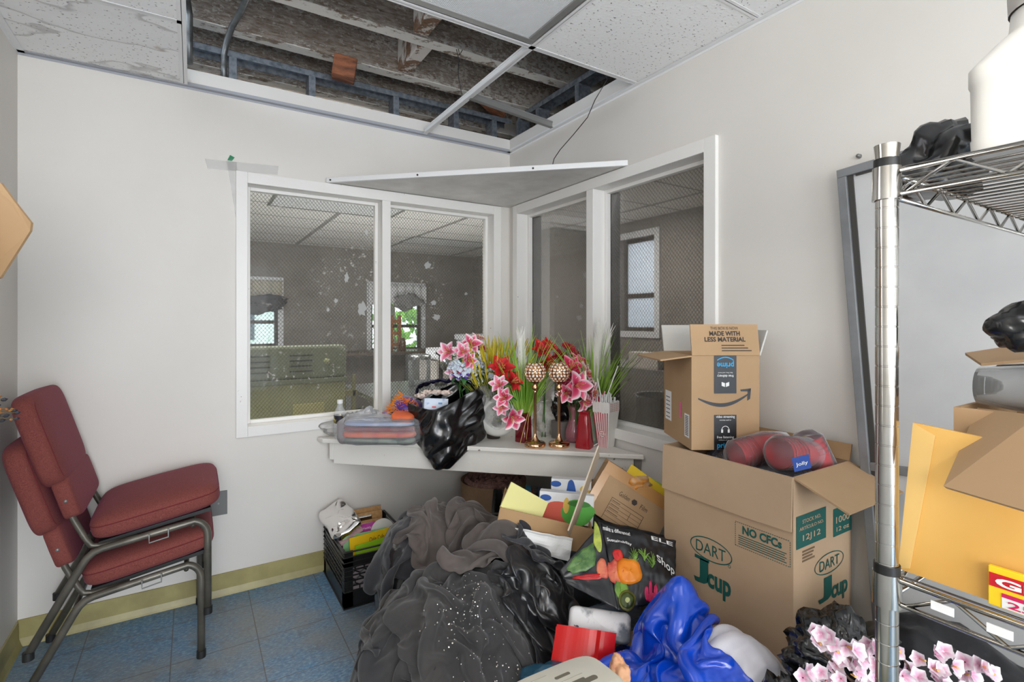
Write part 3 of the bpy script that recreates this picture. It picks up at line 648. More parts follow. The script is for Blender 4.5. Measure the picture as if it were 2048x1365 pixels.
MB().tube([(3.18, c.y, 1.05), (3.12, c.y, 1.05), (3.12, c.y, 1.15), (3.18, c.y, 1.15)], 0.01, 8).build('handle', mat('dark_iron', (60, 60, 60)), t)
c = onX(1318, 830, 2.6)
t = thing('stock_pot', 'tall steel stock pot below the right wired pane', 'pot', (2.5, c.y, 0.0)); M = Matrix.Translation((2.6, c.y, 0.42))
MB().lathe([(0.0, 0.0), (0.15, 0.0), (0.15, 0.42), (0.16, 0.43), (0.145, 0.425), (0.145, 0.02)], 30, 0, M).build('body', STEEL, t, smooth=True)
MB().box((2.3, c.y - 0.25, 0.0), (2.9, c.y + 0.25, 0.419)).build('stand', KW, t)
# ================================================================== HELPERS FOR OBJECTS
def superbox(mb, size, M, e1=0.35, e2=0.3, nu=32, nv=16, m=0, crown=0.0):
    def sp(c, e): return math.copysign(abs(c) ** e, c)
    def fn(u, v):
        a = 2 * math.pi * u; b = -math.pi / 2 + math.pi * v
        x = sp(math.cos(b), e1) * sp(math.cos(a), e2); y = sp(math.cos(b), e1) * sp(math.sin(a), e2); z = sp(math.sin(b), e1)
        z *= 1 + crown * ((1 - x * x) * (1 - y * y))
        return (x * size[0] / 2, y * size[1] / 2, z * size[2] / 2)
    return mb.grid(fn, nu, nv, m, M, wu=True)
def arc(c, r, a0, a1, n, ax='xz'):
    out = []
    for i in range(n + 1):
        a = R(a0 + (a1 - a0) * i / n); p = (c[0] + r * math.cos(a), c[1] + r * math.sin(a)); out.append(p)
    return out
def basis(px, py, t, roll=0, yaw=0, pitch=0):
    """a frame at a point of the room: x to the viewer's right, y up, z toward the door"""
    m = Matrix((RGT, V((0, 0, 1)), -FWD)).transposed().to_4x4(); m.translation = at(px, py, t)
    return m @ rotm(0, 0, roll) @ Matrix.Rotation(R(yaw), 4, 'Y') @ Matrix.Rotation(R(pitch), 4, 'X')
def fit_text(mb, txt, M, w, h, m=0, bold=0.012, flip=False):
    k = MB(); text_geo(k, txt, 1.0, Matrix(), 0, 'LEFT', bold, thick=0.0)
    xs = [p.x for p in k.v]; ys = [p.y for p in k.v]
    if not xs: return mb
    x0, x1, y0, y1 = min(xs), max(xs), min(ys), max(ys)
    if w is None: w = h * (x1 - x0) / (y1 - y0)
    if h is None: h = w * (y1 - y0) / (x1 - x0)
    s = -1 if flip else 1
    vs = [(s * ((p.x - x0) / (x1 - x0) - 0.5) * w, s * ((p.y - y0) / (y1 - y0) - 0.5) * h, 0.0008) for p in k.v]
    return mb.add(vs, k.f, m, M)

# ================================================================== STACKED CHAIRS
def fabric_mat():
    m, nt, b = newmat('brick_red_fabric'); co = coords(nt)
    w = noise_tex(nt, coords(nt, (1, 1, 1)), 420, 2, 0.5); d = noise_tex(nt, co, 5, 6, 0.7); l = noise_tex(nt, coords(nt, (3, 0.5, 1)), 22, 4, 0.6)
    base = ramp(nt, w, [(0.3, (104, 48, 44)), (0.7, (140, 74, 66))])
    lint = ramp(nt, l, [(0.66, (0, 0, 0, 1)), (0.78, (1, 1, 1, 1))])
    nt.links.new(mix(nt, mth(nt, 'MULTIPLY', mth(nt, 'MULTIPLY', lint, d), 0.55), base, (186, 146, 132)), b.inputs['Base Color'])
    b.inputs['Roughness'].default_value = 0.9; b.inputs['Sheen Weight'].default_value = 0.12; b.inputs['Sheen Tint'].default_value = lin((235, 120, 190)); b.inputs['Sheen Roughness'].default_value = 0.4  # pink sheen tint puts violet side light into the fabric colour
    bump_to(nt, b, w, 0.25, 0.002); return m
FAB = fabric_mat(); SEAM = mat('dark_red_piping', (110, 36, 40), rough=0.9)
CFRAME = mat('bronze_grey_frame', (112, 107, 97), (88, 84, 76), scale=12, rough=0.35, metal=0.4); RUBBER = mat('black_rubber', (34, 34, 34), rough=0.5)
def chair(dx, dz, lab):
    yn, yf = 2.355, 2.832; ym = (yn + yf) / 2
    T = thing('stacking_chair', lab, 'chair', (-0.22 + dx, ym, dz), 'red stacking chairs')
    def P(x, y, z): return (x + dx, y, z + dz)
    k = 0.37
    for y, s in ((yn, 1), (yf - 0.025, -1)):
        yy = y + 0.012
        prof = [(0.03, 0.02), (0.03, 0.30)] + [(p[0], p[1]) for p in arc((-0.035, 0.315), 0.065, 0, 72, 6)] + [(-0.30, 0.336)]
        prof += [(-0.325, 0.328), (-0.345, 0.31), (-0.36, 0.285), (-0.50, 0.02)]
        MB().tube([P(a, yy, b) for a, b in prof], 0.0135, 10).build('side_frame', CFRAME, T, smooth=True)
        for fx in (0.03, -0.50):
            f = MB().tube([P(fx, yy, 0.0), P(fx, yy, 0.028)], 0.0165, 10).build('foot_cap', RUBBER, T, smooth=True, angle=40)
        MB().tube([P(a, yy + s * 0.028, b) for a, b in ((-0.20, 0.348), (-0.31, 0.338), (-0.335, 0.345), (-0.352, 0.375), (-0.385, 0.45), (-0.43, 0.60), (-0.50, 0.84))], 0.011, 8).build('upright', CFRAME, T, smooth=True)
        MB().tube([P(-0.10, yy - s * 0.016, 0.372), P(-0.10, yy - s * 0.016, 0.340), P(-0.16, yy - s * 0.016, 0.330), P(-0.16, yy - s * 0.016, 0.361)], 0.003, 6).build('ganging_hook', GREYM, T)
    MB().tube([P(-0.02, yn + 0.012, 0.36), P(-0.02, yf - 0.012, 0.36)], 0.009, 8).build('stretcher', CFRAME, T, smooth=True)
    MB().tube([P(-0.37, yn + 0.012, 0.26), P(-0.37, yf - 0.012, 0.26)], 0.009, 8).build('stretcher', CFRAME, T, smooth=True)
    # seat cushion
    M = Matrix.Translation(P(-0.135, ym, 0.432)) @ rotm(0, -9.5, 0)
    mb = MB(); superbox(mb, (0.425, 0.475, 0.10), M, 0.5, 0.28, 48, 20, crown=0.32); seat = mb.build('seat', FAB, T, smooth=True)
    pts = []
    for i in range(65):
        a = 2 * math.pi * i / 64; sp = lambda c: math.copysign(abs(c) ** 0.28, c)
        pts.append(M @ V((sp(math.cos(a)) * 0.2115, sp(math.sin(a)) * 0.2365, 0.014)))
    MB().tube(pts, 0.0022, 5).build('piping', SEAM, seat, smooth=True)
    MB().box((-0.19, -0.2, -0.062), (0.17, 0.2, -0.048), 0, M).build('seat_pan', RUBBER, T)
    # back pad, leaning back; flap below
    lean = math.degrees(math.atan2(0.097, 0.33))
    Mb = Matrix.Translation(P(-0.478, ym, 0.738)) @ rotm(0, -lean, 0)
    mb = MB(); superbox(mb, (0.088, 0.475, 0.345), Mb, 0.32, 0.5, 40, 24); back = mb.build('backrest', FAB, T, smooth=True)
    mb = MB(); superbox(mb, (0.06, 0.44, 0.155), Mb @ Matrix.Translation((0.012, 0, -0.222)), 0.25, 0.3, 24, 12); fl = mb.build('back_flap', FAB, T, smooth=True)
    MB().lathe([(0.006, 0), (0.005, 0.003), (0, 0.004)], 12, 0, Mb @ Matrix.Translation((0.012, -0.221, -0.225)) @ rotm(90)).build('rivet', GREYM, fl, smooth=True)
    for sgn in (-1,):
        pts = []
        for i in range(49):
            a = 2 * math.pi * i / 48; sp = lambda c, e: math.copysign(abs(c) ** e, c)
            pts.append(Mb @ V((0.030, sp(math.cos(a), 0.3) * 0.222, sp(math.sin(a), 0.3) * 0.158)))
        MB().tube(pts, 0.0022, 5).build('piping', SEAM, back, smooth=True)
    return T
chair(0.0, 0.0, 'brick red padded chair on the floor, lower of the stacked pair')
chair(0.022, 0.167, 'brick red padded chair stacked on top of the other one')

# ================================================================== BOXES
KRAFT = mat('kraft_cardboard', (182, 150, 114), (172, 140, 104), scale=3, rough=0.8, bump=0.12, bscale=25, bstretch=(1, 1, 0.2))
KRAFTD = mat('kraft_inside', (180, 146, 106), (166, 132, 94), scale=3, rough=0.85)
KRAFTP = mat('pale_kraft', (194, 165, 134), (186, 157, 126), scale=3, rough=0.8, bump=0.12, bscale=25, bstretch=(1, 1, 0.2))
WHITEP = mat('white_paper', (236, 236, 234), rough=0.7)
TEAL = mat('teal_print', (28, 92, 84), rough=0.6); PRINTD = mat('brown_black_print', (52, 40, 32), rough=0.6); PRINTB = mat('black_print', (24, 26, 30), rough=0.4)
AMZB = mat('blue_print', (40, 160, 215), rough=0.5); REDP = mat('red_print', (196, 34, 52), rough=0.5); PRINTW = mat('white_print', (232, 232, 230), rough=0.5)
def openbox(T, w, d, h, M, mo, th=0.005, name='side_panel', mi=None):
    """open box, origin at front-left-bottom: x right, y back, z up; each panel its own part"""
    mi = mi or mo
    for a, b in (((0, 0, 0), (w, th, h)), ((0, d - th, 0), (w, d, h)), ((0, th, 0), (th, d - th, h)), ((w - th, th, 0), (w, d - th, h))):
        MB().box(a, b, 0, M).build(name, mo, T)
    MB().box((th, th, 0), (w - th, d - th, th), 0, M).build('bottom_panel', mo, T)
def flap(T, p, hinge, L, out, m, th=0.005, name='flap', taper=0.0):
    hinge = V(hinge).normalized(); out = V(out); w = out.length; M = frame(p, hinge, out)
    o = MB().prism([(0, 0, 0), (L, 0, 0), (L - taper, w, 0), (taper, w, 0)], (0, 0, th), 0, M).build(name, m, T); return o
# --- tall cup carton against the right wall
X0, X1, Y0, Y1, ZT = 1.418, 1.742, 0.786, 1.244, 0.896
T = thing('cup_carton', 'large tall cardboard carton with green cup-maker printing by the right wall', 'box', ((X0 + X1) / 2, (Y0 + Y1) / 2, 0))
M = Matrix.Translation((X0, Y0, 0)); openbox(T, X1 - X0, Y1 - Y0, ZT, M, KRAFTP)
MB().prism([(X0 - 0.0065, Y0, ZT), (X0 - 0.0065, Y1, ZT), (X0 - 0.012, Y1, ZT - 0.152), (X0 - 0.012, Y1 - 0.31, ZT - 0.154), (X0 - 0.012, Y0, ZT - 0.150)], (0.005, 0, 0)).build('flap', KRAFTP, T)
flap(T, (X0 + 0.004, Y0, ZT), (1, 0, 0), X1 - X0 - 0.008, (0, -0.142, -0.056), KRAFT)
flap(T, (X1 - 0.004, Y1, ZT), (0, -1, 0), Y1 - Y0, (0.015, 0, 0.05), KRAFTD)
pl = MB(); XF = X0 - 0.0009
def MF(px, py, dz=0): p = onX(px, py, XF); return frame(p, (0, -1, 0), (0, 0, 1))
def wF(pxa, pxb, py): return abs(onX(pxa, py, XF).y - onX(pxb, py, XF).y)
def hF(px, pya, pyb): return abs(onX(px, pya, XF).z - onX(px, pyb, XF).z)
ring(pl, wF(1380, 1464, 1100) / 2, 0.037, 0.0035, MF(1421, 1101)); fit_text(pl, 'DART', MF(1421, 1101), wF(1392, 1451, 1100), 0.036, bold=0.0)
fit_text(pl, 'J', MF(1402, 1142), wF(1387, 1416, 1140), 0.082, bold=0.05); pl.box((-0.028, 0.030, 0.0003), (0.028, 0.041, 0.0008), 0, MF(1404, 1139))
fit_text(pl, 'cup', MF(1438, 1177), wF(1414, 1461, 1175), 0.066, bold=0.035)
ring(pl, 0.005, 0.005, 0.0015, MF(1459, 1134), 12); ring(pl, 0.005, 0.005, 0.0015, MF(1455, 1190), 12)
pl.build('front_logo', TEAL, T)
pl = MB(); c = MF(1523, 1087); w, h = wF(1468, 1577, 1087), 0.073
for i in range(26):
    for yy in (-h / 2, h / 2): rectface(pl, -w / 2 + w * i / 26, yy - 0.001, -w / 2 + w * (i + 0.55) / 26, yy + 0.001, c)
for i in range(11):
    for xx in (-w / 2, w / 2): rectface(pl, xx - 0.001, -h / 2 + h * i / 11, xx + 0.001, -h / 2 + h * (i + 0.55) / 11, c)
fit_text(pl, 'NO CFCs', c @ Matrix.Translation((0, 0.018, 0)), w * 0.72, 0.026, bold=0.04)
for i in range(5): rectface(pl, -w * 0.44, -0.004 - i * 0.0065, w * (0.44 - 0.03 * (i % 2)), -0.0015 - i * 0.0065, c)
pl.build('notice_print', TEAL, T)
YFc = Y0 - 0.0009
def MR(px, py): p = onY(px, py, YFc); return frame(p, (1, 0, 0), (0, 0, 1))
def wR(a, b, py): return abs(onY(a, py, YFc).x - onY(b, py, YFc).x)
pl = MB(); c = MR(1623, 1056); w = wR(1594, 1653, 1056); rectface(pl, -w / 2, -0.046, w / 2, 0.046, c)
c2 = MR(1685, 1040); w2 = wR(1666, 1702, 1040); rectface(pl, -w2 / 2, -0.042, w2 / 2, 0.042, c2)
p2 = MR(1659, 1126); ring(pl, wR(1630, 1688, 1126) / 2, 0.031, 0.003, p2); fit_text(pl, 'DART', p2, wR(1640, 1679, 1126), 0.030, bold=0.0)
fit_text(pl, 'J', MR(1650, 1180), wR(1637, 1664, 1180), 0.070, bold=0.05); fit_text(pl, 'cup', MR(1679, 1183), wR(1664, 1696, 1180), 0.055, bold=0.035)
pl.build('side_logo', TEAL, T)
pl = MB(); U = Matrix.Translation((0, 0, 0.0004))
fit_text(pl, 'STOCK NO.', c @ U @ Matrix.Translation((0, 0.027, 0)), w * 0.62, 0.011); fit_text(pl, 'ARTÍCULO NO.', c @ U @ Matrix.Translation((0, 0.009, 0)), w * 0.82, 0.012); fit_text(pl, '12J12', c @ U @ Matrix.Translation((0, -0.022, 0)), w * 0.6, 0.022)
pl.build('stock_print', KRAFTP, T); pl = MB(); fit_text(pl, '1000', c2 @ U @ Matrix.Translation((0, 0.006, 0)), w2 * 0.75, 0.02); fit_text(pl, '12 oz', c2 @ U @ Matrix.Translation((0, -0.022, 0)), w2 * 0.7, 0.014)
pl.build('stock_print', KRAFTP, T)
pl = MB(); c = MR(1618, 1101)
for i in range(4): rectface(pl, -0.035, -i * 0.009, 0.03 - 0.006 * (i % 3), 0.005 - i * 0.009, c)
pl.build('fine_print', mat('faded_print', (120, 98, 74), rough=0.7), T)
# --- smiling delivery box on top of it
w, d, h = 0.232, 0.275, 0.318
T = thing('delivery_box', 'opened brown delivery box with smile arrow perched on the tall carton', 'box', (1.42, 1.132, 0.899))
M = Matrix.Translation((1.421, 1.130, 0.899)) @ rotm(0, 0, -30); openbox(T, w, d, h, M, KRAFT)
def MP(v): return M @ V(v)
RX = (M.to_3x3() @ V((1, 0, 0))); RY = (M.to_3x3() @ V((0, 1, 0)))
flap(T, MP((0, 0.0, h)), RX, w, V((0, 0, 0.104)) + RY * 0.018, KRAFT, name='front_flap')
flap(T, MP((w, 0, h)), RY, d, V((0, 0, 0.085)) + RX * 0.028, mat('grey_white_board', (206, 204, 198), rough=0.8), name='side_flap', taper=0.004)
flap(T, MP((0, d, h)), -RY, d, V((0, 0, -0.014)) - RX * 0.105, KRAFT, name='side_flap', taper=0.004)
flap(T, MP((w, d, h)), -RX, w, V((0, 0, 0.10)) + RY * 0.03, mat('grey_white_board', (206, 204, 198)), name='back_flap')
F0 = M @ Matrix(((1, 0, 0, 0), (0, 0, -1, -0.0008), (0, 1, 0, 0), (0, 0, 0, 1)))      # front face: x right, y up
pl = MB(); rectface(pl, w * 0.33, h - 0.128, w * 0.66, h + 0.0, F0); pl.build('tape_strip', PRINTB, T)
pl = MB(); rectface(pl, w * 0.33, 0.001, w * 0.66, 0.118, F0); pl.build('tape_strip', PRINTB, T)
pl = MB(); n = 24
def smile(u, v):
    x = 0.022 + 0.172 * u; y = 0.180 - 0.040 * math.sin(math.pi * (0.06 + 0.90 * u) * 0.92) + 0.022 * u
    th = 0.0125 * math.sin(math.pi * (0.1 + 0.8 * u)) ** 0.8
    return (x, y + th * (v - 0.5), 0.0004)
pl.grid(smile, n, 1, 0, F0)
pl.add([(0.166, 0.203, 0.0005), (0.203, 0.207, 0.0005), (0.200, 0.196, 0.0005), (0.168, 0.197, 0.0005)], [(0, 3, 2, 1)], 0, F0)
pl.add([(0.203, 0.207, 0.0005), (0.200, 0.172, 0.0005), (0.190, 0.165, 0.0005), (0.192, 0.200, 0.0005)], [(0, 3, 2, 1)], 0, F0)
pl.build('smile_print', PRINTB, T)
cx = w * 0.495; up = 0.0008
def Q(x, y): return F0 @ Matrix.Translation((x, y, 0.0006))
pl = MB(); fit_text(pl, 'prime', Q(cx, h - 0.030), 0.058, 0.024, bold=0.02, flip=True)
fit_text(pl, 'prime', Q(cx, 0.013), 0.056, 0.022, bold=0.02)
def sm2(u, v): return (cx - 0.028 + 0.056 * u, h - 0.006 - 0.010 * (2 * u - 1) ** 2 + 0.0035 * (v - 0.5) , 0.0012)
pl.grid(sm2, 12, 1, 0, F0); pl.build('blue_wordmark', AMZB, T)
pl = MB(); fit_text(pl, 'free delivery', Q(cx, h - 0.068), 0.056, 0.011, bold=0.01, flip=True); fit_text(pl, 'fast, free, and more', Q(cx, h - 0.058), 0.05, 0.005, bold=0.0, flip=True)
fit_text(pl, 'video streaming', Q(cx, 0.111), 0.064, 0.011, bold=0.01); fit_text(pl, 'movies and tv', Q(cx, 0.101), 0.04, 0.005, bold=0.0)
fit_text(pl, 'free listening', Q(cx, 0.042), 0.058, 0.011, bold=0.01); fit_text(pl, 'millions of songs', Q(cx, 0.033), 0.045, 0.005, bold=0.0)
hp = Q(cx, 0.068)
pl.grid(lambda u, v: ((0.011 + 0.0022 * v) * math.cos(math.pi * u), (0.011 + 0.0022 * v) * math.sin(math.pi * u), 0.0008), 14, 1, 0, hp)
rectface(pl, -0.0145, -0.010, -0.008, 0.001, hp, z=0.001); rectface(pl, 0.008, -0.010, 0.0145, 0.001, hp, z=0.001)
bp = Q(cx, h - 0.098)
for a in (0, 1): pl.add([(0.0015 if a else -0.0015, -0.008, 0.0008), (0.013 if a else -0.013, -0.004, 0.0008), (0.013 if a else -0.013, 0.009, 0.0008), (0.0015 if a else -0.0015, 0.005, 0.0008)], [(0, 1, 2, 3)], 0, bp)
pl.build('tape_wording', PRINTW, T)
FLN = frame(MP((0, 0, h)), RX, (V((0, 0, 0.104)) + RY * 0.018)) @ Matrix.Translation((0, 0, 0.0055))
pl = MB(); fit_text(pl, 'THIS BOX IS NOW', FLN @ Matrix.Translation((w * 0.5, 0.092, 0)), 0.095, 0.010, bold=-0.005); fit_text(pl, 'MADE WITH', FLN @ Matrix.Translation((w * 0.5, 0.074, 0)), 0.105, 0.016, bold=0.03); fit_text(pl, 'LESS MATERIAL', FLN @ Matrix.Translation((w * 0.5, 0.054, 0)), 0.14, 0.016, bold=0.03)
for i in range(3): rectface(pl, w * 0.44, 0.032 - i * 0.009, w * (0.78 + 0.05 * i), 0.035 - i * 0.009, FLN, z=0.001)
pl.build('flap_wording', PRINTD, T)
LF = M @ Matrix(((0, 0, -1, -0.0008), (-1, 0, 0, d), (0, 1, 0, 0), (0, 0, 0, 1)))     # left face: x toward the front
pl = MB(); rectface(pl, 0.02, 0.06, 0.085, 0.17, LF); rectface(pl, 0.215, 0.035, 0.258, 0.115, LF); pl.build('shipping_label', WHITEP, T)
pl = MB(); rectface(pl, 0.165, 0.09, 0.183, 0.145, LF); pl.build('pink_sticker', mat('pink_sticker', (226, 110, 150), rough=0.6), T)
pl = MB()
for i in range(12): rectface(pl, 0.222, 0.042 + i * 0.0058, 0.25, 0.0445 + i * 0.0058, LF, z=0.0009)
for i in range(6): rectface(pl, 0.028, 0.07 + i * 0.015, 0.07, 0.073 + i * 0.015, LF, z=0.0009)
pl.build('barcode', PRINTB, T)
# --- red cups in clear sleeves inside the tall carton
CUPR = mat('red_cup_plastic', (204, 24, 40), rough=0.3); CUPIN = mat('cup_lining', (228, 226, 224), rough=0.4); CLEARF = film('clear_sleeve', (238, 240, 244), 0.05, 0.08, 0.6)
def cupgeo():
    prof = [(0.0, 0.0), (0.030, 0.0), (0.031, 0.004), (0.034, 0.03), (0.035, 0.032), (0.041, 0.075), (0.042, 0.077), (0.0465, 0.115), (0.0485, 0.117), (0.0475, 0.120), (0.0455, 0.117), (0.040, 0.075), (0.030, 0.003), (0.0, 0.003)]
    return prof
def cup_sleeve(origin, dirv, n, lab, grp):
    z = V(dirv).normalized(); x = z.cross(V((0, 0, 1))).normalized(); Mx = Matrix((x, z.cross(x), z)).transposed().to_4x4(); Mx.translation = V(origin)
    first = None
    for i in range(n):
        if first is None:
            first = tag(MB().lathe(cupgeo(), 28, 0, Mx).build('plastic_cup', CUPR, smooth=True, loc=origin), lab, 'cup', grp)
        else:
            c = dup(first); c.location = V(origin) + z * 0.016 * i
    s = tag(MB().lathe([(0.0, -0.012), (0.038, -0.010), (0.052, 0.06), (0.0535, 0.12 + 0.016 * (n - 1)), (0.03, 0.145 + 0.016 * (n - 1)), (0.0, 0.15 + 0.016 * (n - 1))], 26, 0, Mx).build('plastic_sleeve', CLEARF, smooth=True), lab.replace('red cup', 'clear plastic sleeve').replace('nested in', 'wrapped around'), 'plastic sleeve')
    dsp = s.modifiers.new('w', 'DISPLACE'); tx = bpy.data.textures.new('sleeve', 'CLOUDS'); tx.noise_scale = 0.04; dsp.texture = tx; dsp.strength = 0.008
cup_sleeve((1.66, 0.955, 0.93), (-0.62, 0.2, -0.12), 5, 'red cup nested in the left sleeve under the smile box', 'red cups in the left sleeve')
cup_sleeve((1.70, 0.862, 0.905), (-0.70, 0.05, 0.10), 6, 'red cup nested in the middle sleeve beside the blue sleeve label', 'red cups in the middle sleeve')
cup_sleeve((1.695, 0.82, 0.80), (-0.2, 0.35, 0.9), 4, 'red cup nested in the right sleeve standing at the carton corner', 'red cups in the right sleeve')
tag(bagblob((1.58, 1.02, 0.80), (0.14, 0.19, 0.085), 8, 0.35, 2.5, 4).build('packing_plastic', film('bluish_plastic', (205, 218, 236), 0.25, 0.12, 0.6), smooth=True), 'bluish clear plastic stuffed into the tall carton under the cups', 'plastic')
p = at(1603, 928, 1.40); Mx = frame(p, RGT + V((0, 0, 0.25)), V((-0.2, 0, 1)))
T = thing('sleeve_label', 'blue printed label on the red cup packaging', 'label', p); MB().box((-0.024, -0.018, 0), (0.024, 0.022, 0.0015), 0, Mx).build('card', mat('label_blue', (30, 70, 150), rough=0.4), T); k = MB(); fit_text(k, 'Jolly', Mx @ Matrix.Translation((0, 0, 0.0012)), 0.034, 0.013); k.build('wording', PRINTW, T)

# ================================================================== CRATES
BLK = mat('black_crate_plastic', (36, 36, 36), (26, 26, 26), scale=9, rough=0.35)
def crate(x0, y0, x1, y1, h, lab, M=Matrix()):
    T = thing('milk_crate', lab, 'crate', M @ V(((x0 + x1) / 2, (y0 + y1) / 2, 0)))
    mb = MB()
    for cx, cy in ((x0, y0), (x1, y0), (x1, y1), (x0, y1)):
        sx = 1 if cx == x0 else -1; sy = 1 if cy == y0 else -1
        mb = MB(); mb.prism([(cx, cy, 0), (cx + sx * 0.04, cy, 0), (cx + sx * 0.04, cy + sy * 0.008, 0), (cx + sx * 0.008, cy + sy * 0.008, 0), (cx + sx * 0.008, cy + sy * 0.04, 0), (cx, cy + sy * 0.04, 0)], (0, 0, h - 0.006), 0, M); mb.build('corner_post', BLK, T)
    for zz, o in ((h - 0.012, 0.006), (h - 0.036, 0.004), (h - 0.060, 0.004), (h - 0.083, 0.004), (0.172, 0.003), (0.148, 0.003), (0.124, 0.003), (0.10, 0.003), (0.077, 0.003), (0.002, 0.005)):
        mb = MB(); t = 0.005
        for a, b in (((x0 - o, y0 - o, zz), (x1 + o, y0 + 0.006, zz + t)), ((x0 - o, y1 - 0.006, zz), (x1 + o, y1 + o, zz + t)), ((x0 - o, y0 + 0.006, zz), (x0 + 0.006, y1 - 0.006, zz + t)), ((x1 - 0.006, y0 + 0.006, zz), (x1 + o, y1 - 0.006, zz + t))): mb.box(a, b, 0, M)
        mb.build('rib', BLK, T, bevel=0.0015)
    def panel(fn, L):
        mb = MB(); mb.prism([fn(0, 0.004, 0), fn(L, 0.004, 0), fn(L, 0.075, 0), fn(0, 0.075, 0)], fn(0, 0, 0.004) - fn(0, 0, 0)); mb.prism([fn(0, h - 0.085, 0), fn(L, h - 0.085, 0), fn(L, h - 0.035, 0), fn(0, h - 0.035, 0)], fn(0, 0, 0.004) - fn(0, 0, 0)); 
        mb.build('solid_panel', BLK, T)
        # honeycomb between z .077 and h-.085
        mb = MB(); cw = 0.042; z0, z1 = 0.077, h - 0.083; rows = 4; rh = (z1 - z0) / rows; nx = int((L - 0.06) / cw)
        for r in range(rows):
            off = 0.03 + (cw / 2 if r % 2 else 0)
            for i in range(nx + 1):
                xx = off + i * cw
                if xx > L - 0.03: continue
                za, zb = z0 + r * rh + rh * 0.25, z0 + (r + 1) * rh - rh * 0.15
                def bar(a, za, b, zb):
                    p, q = fn(a, za, 0.003), fn(b, zb, 0.003); mb.tube([p, q], 0.0032, 4)
                bar(xx, za, xx, zb); bar(xx, zb, xx + cw / 2, z0 + (r + 1) * rh + rh * 0.25); bar(xx, zb, xx - cw / 2, z0 + (r + 1) * rh + rh * 0.25)
        mb.build('lattice', BLK, T)
    panel(lambda s, z, d: M @ V((x0 + s, y0 + d, z)), x1 - x0); panel(lambda s, z, d: M @ V((x0 + s, y1 - d, z)), x1 - x0)
    panel(lambda s, z, d: M @ V((x0 + d, y0 + s, z)), y1 - y0); panel(lambda s, z, d: M @ V((x1 - d, y0 + s, z)), y1 - y0)
    MB().box((x0 + 0.008, y0 + 0.008, 0.004), (x1 - 0.008, y1 - 0.008, 0.010), 0, M).build('crate_floor', BLK, T)
    return T
crate(0.592, 2.396, 0.915, 2.82, 0.272, 'black milk crate of clipboards and magazines left of the black clothes')
def sheet(name, x, w, h, y, lean, z0, m, lab, cat, th=0.004, roll=0, txts=(), extra=None):
    """paper or board standing in the crate, leaning back; lean in degrees"""
    M = Matrix.Translation((x, y, z0)) @ rotm(-lean, 0, 0) @ Matrix.Rotation(R(roll), 4, 'Y')
    T = thing(name, lab, cat, (x, y, z0)); MB().box((-w / 2, 0, 0), (w / 2, th, h), 0, M).build('cover' if cat == 'magazine' else 'board', m, T)
    Fm = M @ Matrix(((1, 0, 0, 0), (0, 0, -1, -0.0004), (0, 1, 0, 0), (0, 0, 0, 1)))
    for s, xx, yy, ww, hh, mm in txts:
        k = MB(); fit_text(k, s, Fm @ Matrix.Translation((xx, yy, 0)), ww, hh, bold=0.0); k.build('title', mm, T)
    if extra: extra(T, Fm)
    return T
PINK = mat('magenta_cover', (200, 76, 170), (184, 60, 150), scale=20, rough=0.35); YEL = mat('yellow_cover', (240, 196, 30), rough=0.35); LGRN = mat('lime_cover', (150, 200, 40), rough=0.35); MINT = mat('mint_cover', (150, 210, 150), rough=0.4)
HARDB = mat('hardboard', (196, 152, 100), (178, 134, 84), scale=60, rough=0.6); CHROME = mat('chrome', (210, 210, 208), rough=0.12, metal=1.0); PURP = mat('purple_print', (90, 50, 130), rough=0.5)
def clip(T, Fm):
    h = 0.275
    k = MB().box((-0.055, h - 0.052, 0.0), (0.055, h - 0.012, 0.006), 0, Fm); k.tube([Fm @ V((-0.05, h - 0.018, 0.012)), Fm @ V((0.05, h - 0.018, 0.012))], 0.007, 8); k.tube([Fm @ V((-0.05, h - 0.05, 0.008)), Fm @ V((0.05, h - 0.05, 0.008))], 0.005, 8)
    k.build('clip', CHROME, T, bevel=0.002)
sheet('clipboard', 0.765, 0.225, 0.285, 2.742, 3, 0.036, HARDB, 'brown clipboard at the back of the black crate, nearest the wall', 'clipboard', extra=clip)
sheet('clipboard', 0.760, 0.225, 0.275, 2.700, 4, 0.035, HARDB, 'brown clipboard in the middle of the crate row', 'clipboard', extra=clip)
sheet('clipboard', 0.735, 0.225, 0.275, 2.63, 6, 0.018, HARDB, 'brown clipboard directly behind the magenta magazine in the crate', 'clipboard', extra=clip)
sheet('magazine', 0.742, 0.235, 0.285, 2.575, 6, 0.012, PINK, 'magenta magazine standing behind the yellow one in the crate', 'magazine', txts=(('Weekly of', 0.02, 0.262, 0.07, 0.014, WHITEP), ('in', 0.0, 0.238, 0.03, 0.016, WHITEP)))
sheet('magazine', 0.735, 0.22, 0.262, 2.535, 5, 0.012, MINT, 'mint green magazine edge between the magenta and yellow magazines', 'magazine')
sheet('magazine', 0.775, 0.235, 0.268, 2.49, 4, 0.018, YEL, 'bright yellow magazine with script title in the black crate', 'magazine', roll=-3, txts=(('Ogle Cafe', 0.015, 0.232, 0.075, 0.028, PRINTD),))
sheet('magazine', 0.79, 0.225, 0.25, 2.455, 3, 0.012, LGRN, 'lime and white magazine right behind the crate front', 'magazine', roll=-4)
sheet('magazine', 0.76, 0.25, 0.215, 2.418, 1, 0.012, mat('white_cover', (222, 212, 216), (190, 170, 178), scale=16, rough=0.4), 'white magazine with red title pressed against the crate front lattice', 'magazine', txts=(('nger', 0.05, 0.165, 0.12, 0.05, mat('dark_red_print', (130, 30, 40), rough=0.5)),))
Mx = Matrix.Translation((0.835, 2.60, 0.245)) @ rotm(78, 0, -4)
